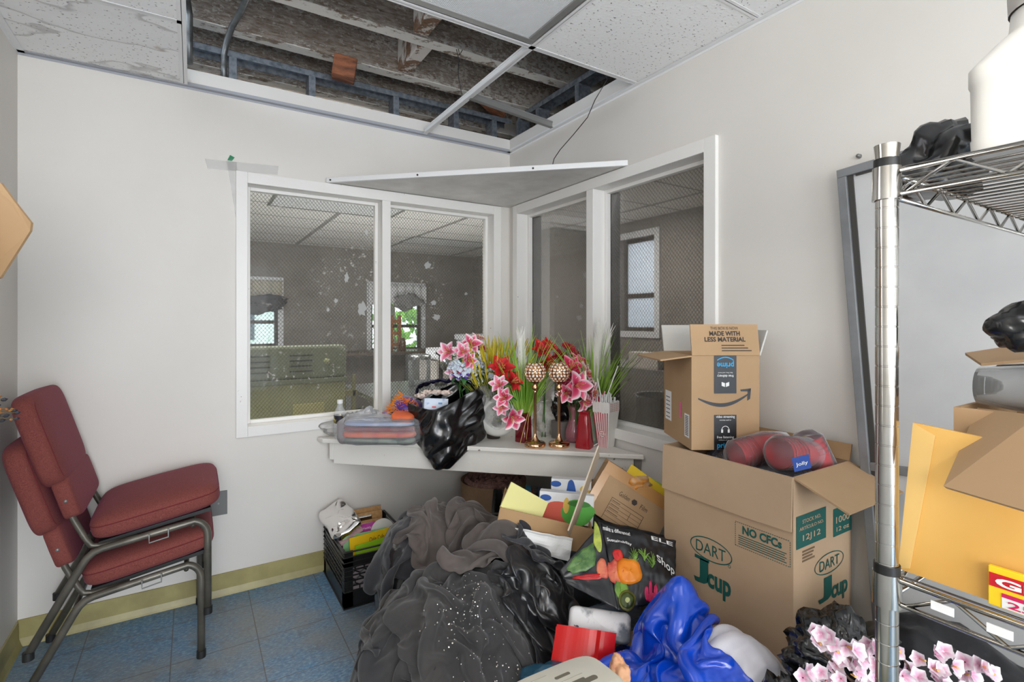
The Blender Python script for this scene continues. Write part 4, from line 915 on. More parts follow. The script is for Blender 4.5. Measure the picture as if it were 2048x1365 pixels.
tag(MB().lathe([(0, 0), (0.058, 0), (0.06, 0.003), (0.06, 0.010), (0.056, 0.012), (0, 0.012)], 36, 0, Mx).build('frosted_disc', mat('frosted_lid', (214, 212, 204), rough=0.45), smooth=True, angle=40), 'round frosted plastic disc standing among the crate magazines', 'plastic disc')
FOIL = mat('silver_foil', (236, 232, 230), rough=0.10, metal=1.0)
T = thing('foil_package', 'shiny silver foil package lying on the crate edge', 'package', (0.66, 2.73, 0.275))
Mx = Matrix.Translation((0.635, 2.67, 0.315)) @ rotm(10, -6, 8) @ rotm(0, -20, 0)
k = MB(); superbox(k, (0.145, 0.27, 0.04), Mx, 0.5, 0.35, 64, 32)
rn = random.Random(3)
k.v = [p + V((0, 0, 1)) * (0.030 * (0.4 - min(0.8, (lambda q: q[1] - q[0])(noise.voronoi(p * 13)[0])))) + V((noise.noise(p * 22), noise.noise(p * 22 + V((5, 0, 0))), 0)) * 0.008 for p in k.v]
k.build('wrapping', FOIL, T, smooth=True)
MB().box((-0.06, -0.125, -0.042), (0.06, 0.122, -0.024), 0, Mx).build('paper_stack', mat('pinkish_paper', (214, 180, 186), (190, 150, 150), scale=80, stretch=(0.2, 0.2, 4), rough=0.8), T)

# ================================================================== UNDER THE SHELF
KRAFTR = mat('aged_kraft', (150, 120, 92), (128, 100, 74), scale=5, rough=0.85, bump=0.3, bscale=14); PINKF = mat('pink_fibre', (150, 112, 104), (116, 82, 76), scale=30, rough=1.0, bump=1.0, bscale=60, bdist=0.02)
c = at(987, 900, 2.92); T = thing('insulation_roll', 'upright roll of brown paper-faced insulation under the corner shelf', 'roll', (c.x, c.y, 0)); Mx = Matrix.Translation((c.x, c.y, 0))
MB().lathe([(0.186, 0.0), (0.186, 0.43)], 48, 0, Mx).build('paper_facing', KRAFTR, T, smooth=True, solid=0.003)
sp = MB()
def spir(u, v):
    th = u * 4.2 * 2 * math.pi; r = 0.02 + 0.16 * u
    rr = r + 0.034 * (v - 0.5)
    return V((c.x + rr * math.cos(th), c.y + rr * math.sin(th), 0.425 + 0.022 * math.sin(math.pi * v) + 0.012 * noise.noise(V((math.cos(th) * 3, math.sin(th) * 3, u * 9)))))
sp.grid(spir, 150, 6); sp.build('fibre_spiral', PINKF, T, smooth=True)
MB().lathe([(0.0, 0.40), (0.18, 0.40), (0.18, 0.01), (0.0, 0.01)], 32, 0, Mx).build('fibre_core', PINKF, T)
pos = at(1056, 900, 2.44); Mx = Matrix.Translation((pos.x, pos.y, 0)) @ rotm(0, 0, -32)
crate(-0.165, -0.165, 0.165, 0.165, 0.235, 'black crate on the floor behind the round bin, under another', Mx)
crate(-0.165, -0.165, 0.165, 0.165, 0.235, 'black crate with books, top one behind the round bin', Matrix.Translation((0, 0, 0.245)) @ Mx)
rn = random.Random(11)
for i, (cl, lab) in enumerate((((200, 160, 40), 'yellow book spine sticking out of the rear black crate'), ((176, 40, 44), 'red book in the rear black crate'), ((40, 90, 110), 'teal book in the rear black crate'), ((120, 60, 40), 'brown book in the rear black crate'), ((50, 60, 80), 'dark navy book in the rear black crate'))):
    Mb = Mx @ Matrix.Translation((-0.10 + i * 0.04, -0.02, 0.262)) @ rotm(0, rn.uniform(-6, 6), 0)
    tag(MB().box((-0.013, -0.11, 0), (0.013, 0.10, 0.24 + 0.01 * (i % 3)), 0, Mb).build('book', mat('book_cover_%s' % lab.split()[0], cl, rough=0.5), bevel=0.002), lab, 'book')
BINM = mat('charcoal_bin', (58, 62, 68), rough=0.4)
bc = at(1108, 900, 2.08); Mx = Matrix.Translation((bc.x, bc.y, 0))
T = thing('round_bin', 'charcoal round plastic bin holding the cardboard tray', 'bin', (bc.x, bc.y, 0))
MB().lathe([(0.0, 0.003), (0.17, 0.003), (0.215, 0.46), (0.212, 0.46), (0.167, 0.006), (0.0, 0.006)], 48, 0, Mx).build('body', BINM, T, smooth=True, angle=50)
MB().lathe([(0.213, 0.455), (0.226, 0.457), (0.229, 0.488), (0.222, 0.498), (0.214, 0.494), (0.212, 0.46)], 48, 0, Mx).build('rim', BINM, T, smooth=True)
# tray on the bin
Mt = basis(1086, 1062, 1.87, -12, -4, 0)
T = thing('cardboard_tray', 'low open cardboard tray resting on the round bin', 'box', at(1086, 1062, 1.9))
MB().box((-0.17, -0.045, 0), (0.18, 0.048, 0.004), 0, Mt).build('front_panel', KRAFTD, T)
MB().box((-0.168, -0.045, -0.23), (0.178, -0.040, -0.001), 0, Mt).build('bottom_panel', KRAFTD, T)
MB().box((-0.172, -0.04, -0.23), (-0.167, 0.048, -0.001), 0, Mt).build('side_panel', KRAFTD, T); MB().box((0.176, -0.04, -0.23), (0.181, 0.03, -0.001), 0, Mt).build('side_panel', KRAFTD, T)
MB().box((-0.168, -0.04, -0.234), (0.178, 0.04, -0.230), 0, Mt).build('back_panel', KRAFTD, T)
k = MB(); rn = random.Random(4)
pw = basis(1078, 1074, 1.845, -9, -4, 0)
def paper(u, v): return (-0.115 + 0.235 * u, -0.045 + 0.062 * v - 0.02 * u * (1 - v), 0.006 + 0.012 * noise.noise(V((u * 5, v * 3, 1))))
k.grid(paper, 24, 8, 0, pw); tag(k.build('crumpled_paper', WHITEP, solid=0.004), 'crumpled white paper wrapper along the tray front', 'paper')
Mp = basis(1048, 1010, 1.93, -32, 10, -25); tag(MB().box((-0.085, -0.05, 0), (0.085, 0.05, 0.008), 0, Mp).build('paper_pad', mat('pale_yellow_paper', (228, 222, 150), rough=0.7), bevel=0.001), 'pale yellow paper pad slanting out of the tray', 'paper pad')
p0, p1 = at(1196, 903, 2.0), at(1137, 1070, 1.84); dv = p1 - p0; Mf = frame(p0, dv, FWD * 0.9 + RGT * 0.35)
tag(MB().box((0, -0.06, 0), (dv.length, 0.06, 0.005), 0, Mf).build('cardboard_strip', mat('white_edged_card', (196, 176, 150), (216, 206, 190), scale=2, rough=0.8)), 'narrow upright strip of cardboard between the tray and the tilted box', 'cardboard')
GBOX = mat('glove_box_white', (232, 234, 236), rough=0.45); GBLUE = mat('print_blue', (40, 90, 170), rough=0.5); GGRN = mat('print_green', (90, 176, 70), rough=0.5); GRED = mat('print_coral', (220, 96, 76), rough=0.5); GYEL = mat('print_gold', (232, 196, 90), rough=0.5)
def glovebox(M, w, h, d, lab, kind):
    T = thing('game_box', lab, 'box', M.translation); MB().box((-w / 2, -h / 2, -d), (w / 2, h / 2, 0), 0, M).build('carton', GBOX, T, bevel=0.002)
    k = MB(); k.grid(lambda u, v: (-w * 0.38 + 0.022 * v * math.cos(6.283 * u), h * 0.3 + 0.012 * v * math.sin(6.283 * u), 0.0008), 20, 1, 0, M, wu=True); k.build('emblem', GBLUE, T)
    def blob(cx, cy, rx, ry, m, seed, nm):
        k = MB(); k.grid(lambda u, v: (cx + rx * v * math.cos(6.283 * u) * (1 + 0.25 * noise.noise(V((math.cos(6.283 * u), math.sin(6.283 * u), seed)))), cy + ry * v * math.sin(6.283 * u), 0.0006 + seed * 0.0002), 24, 1, 0, M, wu=True); k.build(nm, m, T)
    if kind: 
        blob(-0.03, -0.02, 0.065, 0.045, GRED, 1, 'coral_print'); blob(0.045, -0.012, 0.065, 0.05, GGRN, 2, 'green_print'); blob(0.0, 0.012, 0.012, 0.03, GYEL, 3, 'gold_print'); blob(0.05, 0.022, 0.045, 0.012, mat('print_dark_green', (60, 130, 50), rough=0.5), 3, 'rim_print')
    else:
        blob(0.0, 0.0, 0.02, 0.05, GBLUE, 1, 'blue_print'); blob(-0.035, -0.03, 0.02, 0.03, GYEL, 2, 'gold_print'); blob(0.05, 0.015, 0.014, 0.012, GYEL, 2, 'gold_print'); blob(0.075, 0.0, 0.014, 0.012, GYEL, 2, 'gold_print'); blob(0.045, -0.03, 0.05, 0.014, GBLUE, 2, 'blue_band')
    return T
glovebox(basis(1132, 1018, 2.0, -3, -8, -8), 0.215, 0.115, 0.06, 'white carton printed with red and green shapes in the tray', True)
glovebox(basis(1142, 985, 2.10, -1, -8, -6), 0.165, 0.10, 0.06, 'white carton printed blue and gold behind the other one in the tray', False)
# tilted archive box
Mg = basis(1258, 1010, 2.02, -31, -12, -14); w, h, d = 0.30, 0.205, 0.19
T = thing('tilted_box', 'tan taped box lying tilted under the shelf with yellow papers inside', 'box', Mg.translation)
for nm, a, b in (('front_panel', (-w / 2, -h / 2, 0), (w / 2, h / 2, 0.004)), ('back_panel', (-w / 2, -h / 2, -d), (w / 2, h / 2 + 0.025, -d + 0.004)), ('side_panel', (-w / 2, -h / 2, -d + 0.004), (-w / 2 + 0.004, h / 2, 0)), ('side_panel', (w / 2 - 0.004, -h / 2, -d + 0.004), (w / 2, h / 2, 0)), ('bottom_panel', (-w / 2 + 0.004, -h / 2, -d + 0.004), (w / 2 - 0.004, -h / 2 + 0.004, 0))):
    MB().box(a, b, 0, Mg).build(nm, KRAFT if nm == 'front_panel' else KRAFTD, T)
TAPE = mat('glossy_tan_tape', (190, 140, 84), rough=0.2); MB().box((-w / 2, h / 2 - 0.045, 0.0045), (w / 2, h / 2 + 0.0005, 0.0052), 0, Mg).build('tape', TAPE, T); MB().box((-w / 2 - 0.001, -h / 2, 0.0045), (-w / 2 + 0.03, h / 2 - 0.046, 0.0052), 0, Mg).build('tape', TAPE, T)
k = MB(); G = Mg @ Matrix.Translation((0, 0, 0.0052)); fit_text(k, 'Golden', G @ Matrix.Translation((-0.03, 0.018, 0)), 0.045, 0.018, bold=-0.005); fit_text(k, 'Film', G @ Matrix.Translation((0.055, 0.018, 0)), 0.03, 0.018, bold=-0.005)
k.grid(lambda u, v: (0.013 + 0.012 * v * math.cos(6.283 * u), 0.018 + 0.012 * v * math.sin(6.283 * u), 0.0006), 6, 1, 0, G, wu=True)
def boxline(x0, y0, x1, y1): rectface(k, x0, y0, x1, y1, G)
boxline(-0.07, -0.012, 0.07, -0.0105); boxline(-0.07, -0.10, -0.0685, -0.0105); boxline(0.0685, -0.10, 0.07, -0.0105)
for i in range(5): boxline(-0.07, -0.026 - i * 0.015, 0.07, -0.025 - i * 0.015)
for i in range(4): boxline(-0.064, -0.021 - i * 0.015, -0.03 + 0.004 * i, -0.019 - i * 0.015)
boxline(0.02, -0.056, 0.0212, -0.026)
k.build('box_print', PRINTD, T)
for i, (dx, dy, dz, ro, cl, lab) in enumerate(((0.035, 0.085, -0.035, -4, (240, 206, 40), 'yellow paper poking out of the tilted box'), (0.06, 0.090, -0.055, 2, (170, 208, 70), 'lime green paper poking out of the tilted box'), (0.05, 0.092, -0.085, 5, (226, 186, 60), 'golden paper at the back of the tilted box'))):
    tag(MB().box((-0.10, -0.16, 0), (0.09, 0.055, 0.003), 0, Mg @ Matrix.Translation((dx, dy, dz)) @ rotm(-6, 0, ro)).build('paper_sheet', mat('paper_%s' % lab.split()[0], cl, rough=0.6)), lab, 'paper')
tag(bagblob((Mg @ V((0.0, h / 2 - 0.005, -0.02))), (0.045, 0.03, 0.022), 12, 0.5, 2.4, 3).build('ribbon_bow', mat('orange_ribbon', (226, 150, 60), (240, 220, 190), scale=20, rough=0.5), smooth=True), 'orange and white ribbon trim at the mouth of the tilted box', 'ribbon')
# ================================================================== ON THE CORNER SHELF
def S(px, py): return onZ(px, py, SHZ + 0.0005)
def St(px, t):
    p = at(px, HY, t); return V((p.x, p.y, SHZ + 0.0005))
def T4(p): return Matrix.Translation(p)
PLAST = mat('clear_plastic', (236, 240, 244), rough=0.05, trans=0.0, alpha=0.28, spec=0.8)
BAGC = film('clear_bag_film', (240, 240, 240), 0.14, 0.12, 0.6)
# water bottle
c = St(680, 2.655); T = thing('water_bottle', 'small clear water bottle with dark label by the left window', 'bottle', c)
M = T4(c); MB().lathe([(0, 0.002), (0.026, 0.002), (0.03, 0.012), (0.029, 0.03), (0.0305, 0.04), (0.029, 0.05), (0.0305, 0.06), (0.030, 0.12), (0.026, 0.145), (0.014, 0.172), (0.0125, 0.185), (0.0125, 0.19)], 24, 0, M).build('body', PLAST, T, smooth=True)
k = MB().lathe([(0.0312, 0.085), (0.0312, 0.125)], 24, 0, M); k.build('label', mat('bottle_label', (44, 46, 60), (226, 206, 70), scale=40, lo=0.55, hi=0.62, rough=0.4), T, smooth=True)
MB().lathe([(0.0145, 0.185), (0.0145, 0.203), (0.0, 0.204)], 18, 0, M).build('cap', WHITEP, T, smooth=True, angle=40)
# loose film bags left of the linen package
c = S(706, 868); tag(bagblob((c.x + 0.0, c.y + 0.02, SHZ + 0.045), (0.13, 0.07, 0.05), 21, 0.5, 2.6, 4, flat=SHZ + 0.001).build('plastic_bag', BAGC, smooth=True), 'loose crumpled clear bag at the left tip of the corner shelf', 'plastic bag')
c = St(728, 2.66); tag(bagblob((c.x, c.y, SHZ + 0.075), (0.075, 0.05, 0.08), 22, 0.6, 2.6, 4, flat=SHZ + 0.001).build('plastic_bag', BAGC, smooth=True), 'bunched clear bag standing behind the packaged linens', 'plastic bag')
# packaged linens: folded cloths in a clear bag
ang = math.degrees(math.atan2(d_ := (B - A).y, (B - A).x))
c = S(767, 882); M = T4(c) @ rotm(0, 0, -33)
layers = ((0.36, 0.235, 0.030, (150, 176, 160), (58, 98, 88), 'green-grey folded cloth at the bottom of the packaged linens'), (0.37, 0.24, 0.034, (222, 104, 62), (196, 60, 48), 'orange-red folded cloth in the packaged linens'), (0.36, 0.235, 0.022, (130, 36, 48), (98, 26, 40), 'maroon folded cloth in the packaged linens'), (0.355, 0.235, 0.026, (152, 172, 208), (206, 214, 228), 'pale blue folded cloth with dark lettering on top of the packaged linens'))
z = 0.003
for w, dd, h, c1, c2, lab in layers:
    k = MB(); superbox(k, (w, dd, h), M @ T4((0, 0, z + h / 2)) @ rotm(0, 0, (w * 1000) % 3 - 1), 0.5, 0.3, 32, 10)
    tag(k.build('folded_cloth', mat('linen_%d' % int(z * 1000), c1, c2, scale=9, lo=0.45, hi=0.6, rough=0.85, bump=0.4, bscale=25), smooth=True), lab, 'folded cloth'); z += h + 0.001
k = MB(); superbox(k, (0.12, 0.22, 0.05), M @ T4((0.115, -0.0, z + 0.012)) @ rotm(0, 6, 0), 0.6, 0.4, 24, 10); tag(k.build('folded_cloth', mat('orange_linen', (232, 116, 66), (214, 90, 60), scale=8, rough=0.85, bump=0.4, bscale=25), smooth=True), 'bright orange folded cloth on the right end of the packaged linens', 'folded cloth')
k = MB()
for i, s in enumerate((0.075, 0.05, 0.065)): rectface(k, -0.12 + 0.035 * i, -0.03, -0.108 + 0.035 * i, -0.03 + s, M @ T4((0.02, 0, z + 0.003)) @ rotm(0, 0, -14))
k2 = MB(); superbox(k2, (0.43, 0.285, 0.135), M @ T4((0.005, 0, 0.0675)), 0.4, 0.3, 44, 24)
k2.v = [p + V((noise.noise(p * 26), noise.noise(p * 26 + V((5, 0, 0))), 0.9 * noise.noise(p * 30 + V((0, 5, 0))))) * 0.008 for p in k2.v]
for i, p in enumerate(k2.v):
    if p.z < SHZ + 0.0008: k2.v[i] = V((p.x, p.y, SHZ + 0.0008))
tag(k2.build('linen_bag', film('linen_bag_film', (240, 240, 244), 0.14, 0.1, 0.7), smooth=True), 'clear zip bag wrapped around the folded linens', 'plastic bag')
# purple and orange hat
c = St(812, 2.68); T = thing('party_hat', 'shiny purple hat with orange feather trim behind the black bag', 'hat', c)
PURPLE = mat('purple_satin', (92, 40, 150), (60, 24, 110), scale=12, rough=0.25, sheen=0.4, bump=0.6, bscale=18, bdist=0.01)
M = T4(c + V((0, 0, 0.11))) @ rotm(0, 0, 20) @ rotm(18, 8, 0)
MB().lathe([(0.115, -0.01), (0.11, 0.0), (0.085, 0.008), (0.082, 0.02), (0.085, 0.04), (0.078, 0.075), (0.05, 0.1), (0.0, 0.11)], 40, 0, M).build('crown', PURPLE, T, smooth=True)
MB().lathe([(0.05, -0.03), (0.118, -0.022), (0.125, -0.012), (0.1, 0.0)], 40, 0, M).build('brim', PURPLE, T, smooth=True)
k = MB(); rn = random.Random(5)
for i in range(260):
    a = rn.uniform(1.9, 4.6); b = rn.uniform(0, 1); p = V((0.088 * math.cos(a) * (1 - 0.4 * b), 0.088 * math.sin(a) * (1 - 0.4 * b), 0.01 + 0.095 * b)); q = p + V((p.x * 0.25 + rn.gauss(0, 0.012), p.y * 0.25 + rn.gauss(0, 0.012), rn.gauss(0.004, 0.014)))
    k.tube([p, (p + q) / 2 + V((0, 0, 0.004)), q], [0.0022, 0.0016, 0.0004], 4, 0, M)
k.build('feather_trim', mat('orange_feather', (240, 120, 24), (250, 170, 40), scale=20, rough=0.7), T)
MB().tube([c + V((0.06, 0.03, 0)), c + V((0.03, 0.02, 0.05)), c + V((0, 0, 0.08))], 0.05, 16).build('lining', PURPLE, T, smooth=True)
# black bin bag with things in it
BAGK = mat('black_bag_plastic', (16, 16, 18), rough=0.22, spec=0.65, bump=0.35, bscale=18, bdist=0.006)
c = St(893, 2.585); cb = c + V((0.0, 0.02, 0.12))
T = thing('bin_bag', 'open black bin bag drooping over the front edge of the corner shelf', 'bin bag', c)
k = MB(); bm_pts = []
def bagfn(u, v):
    a = 2 * math.pi * u; h = v
    r = 0.165 * (1 + 0.08 * math.cos(4 * a + 0.6)) * (0.90 + 0.18 * math.sin(math.pi * h * 0.9))
    x = r * 1.10 * math.cos(a); y = r * 0.82 * math.sin(a); z = 0.25 * h - 0.004
    if h < 0.12: s = 0.75 + 0.25 * (h / 0.12) ** 0.6; x *= s; y *= s
    front = max(0.0, math.cos(a + math.pi / 2)) ** 1.5
    z -= front * 0.115 * (1 - h) ** 1.3 * 1.0; y -= front * 0.055 * (1 - h * 0.7)
    if h > 0.8:
        lift = (h - 0.8) / 0.2; z += lift * (0.04 * math.cos(a - 0.5) - 0.04 * max(0, math.cos(a + 2.3)))
    q = V((x, y, z)); d = V((x, y, 0.3 * z)).normalized()
    n = noise.noise(V((x * 16, y * 16, z * 12))); rd = abs(noise.noise(V((x * 9 + 3, y * 9, z * 14 - x * 10))))
    q += d * (0.018 * n - 0.040 * (0.35 - rd))
    return q
Mb = Matrix((RGT, FWD, V((0, 0, 1)))).transposed().to_4x4(); Mb.translation = c + V((0, 0, 0.004)) + FWD * 0.035
k.grid(bagfn, 90, 44, 0, Mb, wu=True); k.build('bag_body', BAGK, T, smooth=True, solid=0.0012)
MB().grid(lambda u, v: V((0.10 * v * math.cos(6.283 * u), 0.08 * v * math.sin(6.283 * u), 0.006)), 24, 2, 0, Mb, wu=True).build('bag_bottom', BAGK, T)
def collar(u, v):
    a = math.pi * (1.02 - 1.06 * u)
    x = 0.165 * math.cos(a); z = 0.235 + 0.075 * math.sin(a) ** 0.7 if math.sin(a) > 0 else 0.235
    w = 0.04 + 0.05 * math.sin(math.pi * u)
    return V((x + 0.012 * noise.noise(V((u * 12, v * 5, 3))), 0.02 + w * (v - 0.35), z + 0.022 * noise.noise(V((u * 14, v * 6, 8))) - 0.02 * v))
k = MB(); k.grid(collar, 60, 14, 0, Mb); k.build('bag_collar', mat('purple_black_film', (44, 40, 74), (20, 20, 28), scale=8, rough=0.2, spec=0.7, bump=0.5, bscale=20, bdist=0.01), T, smooth=True, solid=0.0012)
PAL = [(-0.045, -0.075, 0.16)]
T2 = thing('tissue_carton', 'blue and white carton showing in the mouth of the black bin bag', 'box', Mb @ V((-0.045, -0.09, 0.10)))
Mc = Mb @ T4((-0.045, -0.085, 0.195)) @ rotm(-8, 4, 14)
MB().box((-0.06, -0.0, -0.08), (0.06, 0.10, 0.03), 0, Mc).build('carton', mat('pale_blue_carton', (206, 218, 236), (120, 160, 214), scale=16, lo=0.52, hi=0.6, rough=0.4), T2, bevel=0.003)
for i, (w, cl) in enumerate(((0.05, (40, 90, 180)), (0.03, (210, 60, 70)), (0.04, (60, 140, 200)))): MB().box((-0.05 + 0.03 * i, -0.0012, -0.035 + 0.018 * i), (-0.05 + 0.02 * i + w, -0.0002, -0.028 + 0.019 * i), 0, Mc).build('printed_band', mat('band_%d' % i, cl, rough=0.4), T2)
WROSE = mat('ivory_petal', (240, 226, 214), (226, 200, 190), scale=14, rough=0.7); 
def rosehead(c, r, seed):
    k = MB(); rn = random.Random(seed)
    for ringi, (n, tilt, rr) in enumerate(((5, 0.35, 0.5), (6, 0.8, 0.8), (8, 1.15, 1.0))):
        for i in range(n):
            a = 6.283 * i / n + rn.uniform(-0.2, 0.2) + ringi
            Mx = T4(c) @ rotm(0, 0, math.degrees(a)) @ rotm(0, math.degrees(tilt), 0)
            k.grid(lambda u, v: (0.25 * rr * r * (1 - (2 * u - 1) ** 2) , (u - 0.5) * 1.1 * r * math.sin(math.pi * (0.12 + 0.8 * v)), v * r * rr * 0.95), 6, 5, 0, Mx)
    return k
for i, (x, y, z, lab) in enumerate(((-0.115, -0.11, 0.235, 'ivory artificial rose at the far left of the bin bag mouth'), (-0.085, -0.10, 0.250, 'ivory artificial rose second from the left in the bin bag mouth'), (-0.040, -0.10, 0.250, 'blush artificial rose in the middle of the bin bag mouth'), (0.005, -0.10, 0.248, 'blush artificial rose at the right of the bin bag mouth'))):
    tag(rosehead(Mb @ V((x, y, z)), 0.036, i).build('artificial_rose', WROSE, smooth=True), lab, 'flower')
# clear bulging bowl bag
c = St(995, 2.60); Mx = frame(c + V((0, 0, 0.115)), RGT, V((0, 0, 1)) - FWD * 0.25)
T = thing('clear_bowl', 'stack of clear plastic bowls tipped toward the room beside the bin bag', 'bowl', c)
BOWLF = film('bowl_film', (232, 232, 228), 0.24, 0.1, 0.8)
MB().lathe([(0.03, 0.055), (0.065, 0.045), (0.096, 0.008), (0.112, -0.05), (0.116, -0.053), (0.118, -0.058)], 44, 0, Mx).build('bowl', BOWLF, T, smooth=True)
MB().lathe([(0.0, 0.05), (0.035, 0.056)], 30, 0, Mx).build('bowl_base', BOWLF, T, smooth=True)
MB().lathe([(0.03, 0.035), (0.065, 0.026), (0.094, -0.012), (0.109, -0.066), (0.115, -0.07)], 44, 0, Mx).build('inner_bowl', BOWLF, T, smooth=True)
tag(bagblob(c + V((-0.03, 0.06, 0.17)), (0.075, 0.05, 0.09), 31, 0.5, 2.4, 4).build('plastic_bag', BAGC, smooth=True), 'twisted top of a clear bag rising behind the clear bowls', 'plastic bag')
# ------------------------------------------------------------------ flowers
def petal_mat(name, stops):
    m, nt, b = newmat(name); tc = node(nt, 'ShaderNodeTexCoord'); u, v, w = sepxyz(nt, tc.outputs['UV'])
    e = mth(nt, 'MULTIPLY', mth(nt, 'ABSOLUTE', mth(nt, 'SUBTRACT', u, 0.5)), 2.0)
    f = mth(nt, 'ADD', mth(nt, 'MULTIPLY', mth(nt, 'POWER', e, 2.0), 0.62), mth(nt, 'MULTIPLY', mth(nt, 'POWER', v, 3.0), 0.45))
    nt.links.new(ramp(nt, f, stops), b.inputs['Base Color']); b.inputs['Roughness'].default_value = 0.6; b.inputs['Subsurface Weight'].default_value = 0.0
    return m
LILY = petal_mat('pink_lily_petal', [(0.0, (206, 44, 92)), (0.22, (226, 88, 126)), (0.42, (244, 186, 202)), (0.6, (250, 236, 238))])
LILYR = petal_mat('deep_pink_petal', [(0.0, (190, 24, 66)), (0.4, (218, 50, 96)), (0.8, (246, 190, 204))])
AMAR = petal_mat('red_petal', [(0.0, (150, 10, 20)), (0.4, (206, 24, 30)), (0.9, (236, 60, 56))])
MUM = petal_mat('dark_red_petal', [(0.0, (130, 10, 26)), (0.5, (176, 22, 40)), (0.9, (206, 56, 66))])
HYD = petal_mat('pale_blue_petal', [(0.0, (226, 232, 240)), (0.5, (214, 226, 240)), (0.9, (240, 244, 250))])
BLOS = petal_mat('blossom_petal', [(0.0, (226, 160, 190)), (0.12, (236, 204, 220)), (0.4, (246, 234, 240)), (0.8, (248, 242, 246))])
ORCH = petal_mat('white_pink_petal', [(0.0, (220, 60, 110)), (0.25, (240, 150, 180)), (0.5, (248, 226, 232)), (0.9, (250, 244, 246))])
STAMEN = mat('stamen', (226, 200, 110), (170, 90, 40), scale=40, rough=0.6)
STEMM = mat('stem_green', (70, 120, 50), (50, 92, 40), scale=12, rough=0.6); LEAFM = mat('leaf_green', (58, 116, 52), (34, 84, 40), scale=10, rough=0.45)
def flowergeo(k, M, r, n=6, width=0.66, open_=1.0, recurve=0.7, cup=0.12, m=0, seed=0, nu=6, nv=9):
    rn = random.Random(seed)
    for i in range(n):
        a = 360 * i / n + rn.uniform(-6, 6); lift = (0.05 if i % 2 else 0.0); sc = r * rn.uniform(0.92, 1.05)
        Mx = M @ rotm(0, 0, a)
        def fn(u, v):
            th = open_ * (0.35 + recurve * v)         # how far the petal leans out along its length
            rad = sc * (0.06 + v * math.sin(min(th, 1.9)) * 0.97); z = sc * (v * math.cos(th) * 0.75 + lift)
            w = width * sc * math.sin(math.pi * min(1.0, 0.08 + 0.92 * v) ** 0.85) ** 0.8 + 0.02 * sc
            s = (u - 0.5) * w
            return (rad, s, z + cup * sc * (2 * abs(u - 0.5)) ** 2 + 0.04 * sc * math.sin(9 * v + i) * abs(2 * u - 1))
        k.grid(fn, nu, nv, m, Mx, uv=True)
    return k
def toward(p, dirv): 
    z = V(dirv).normalized(); x = z.cross(V((0.13, 0.21, 0.97))).normalized(); M = Matrix((x, z.cross(x), z)).transposed().to_4x4(); M.translation = V(p); return M
def bouquet(name, lab, cat, base, heads, pm, r, n=6, stam=True, group=None, leaves=4, seed=1, **kw):
    """heads: list of (position, facing, size factor)"""
    T = thing(name, lab, cat, base, group); rn = random.Random(seed); lf = MB()
    for i, (p, f, s) in enumerate(heads):
        M = toward(p, f); mm = pm[i % len(pm)] if isinstance(pm, list) else pm
        k = flowergeo(MB(), M, r * s, n, seed=seed + i, **kw); fl = k.build('flower', mm, T, smooth=True)
        if stam:
            k = MB()
            for q in range(6):
                a = 6.283 * q / 6 + 0.3; k.tube([M @ V((0, 0, 0)), M @ V((0.12 * r * math.cos(a), 0.12 * r * math.sin(a), 0.35 * r * s)), M @ V((0.26 * r * math.cos(a), 0.26 * r * math.sin(a), 0.58 * r * s))], [0.0012, 0.0011, 0.002], 5)
            k.build('stamens', STAMEN, fl)
        b0 = V(base) + V((rn.uniform(-0.012, 0.012), rn.uniform(-0.012, 0.012), 0)); mid = (b0 + V(p)) / 2 + V((0, 0, 0.03)); MB().tube([b0, mid, V(p) - V(f).normalized() * r * 0.2, V(p)], 0.0026, 6).build('stem', STEMM, T, smooth=True)
        for q in range(leaves):
            pp = V(p).lerp(mid, rn.uniform(0.15, 0.9)); a = rn.uniform(0, 6.283); dv = V((math.cos(a), math.sin(a), rn.uniform(-0.1, 0.6))).normalized(); L = rn.uniform(0.05, 0.085); Mx = frame(pp, dv, V((-dv.y, dv.x, 0.01)))
            lf.grid(lambda u, v: (L * v, (u - 0.5) * 0.026 * math.sin(math.pi * min(1, v + 0.05)), 0.012 * math.sin(math.pi * v) - 0.004 * (1 - abs(2 * u - 1))), 4, 6, 0, Mx)
    if leaves: lf.build('leaves', LEAFM, T, smooth=True)
    return T
TOCAM = -FWD
def P3(px, py, t): return at(px, py, t)
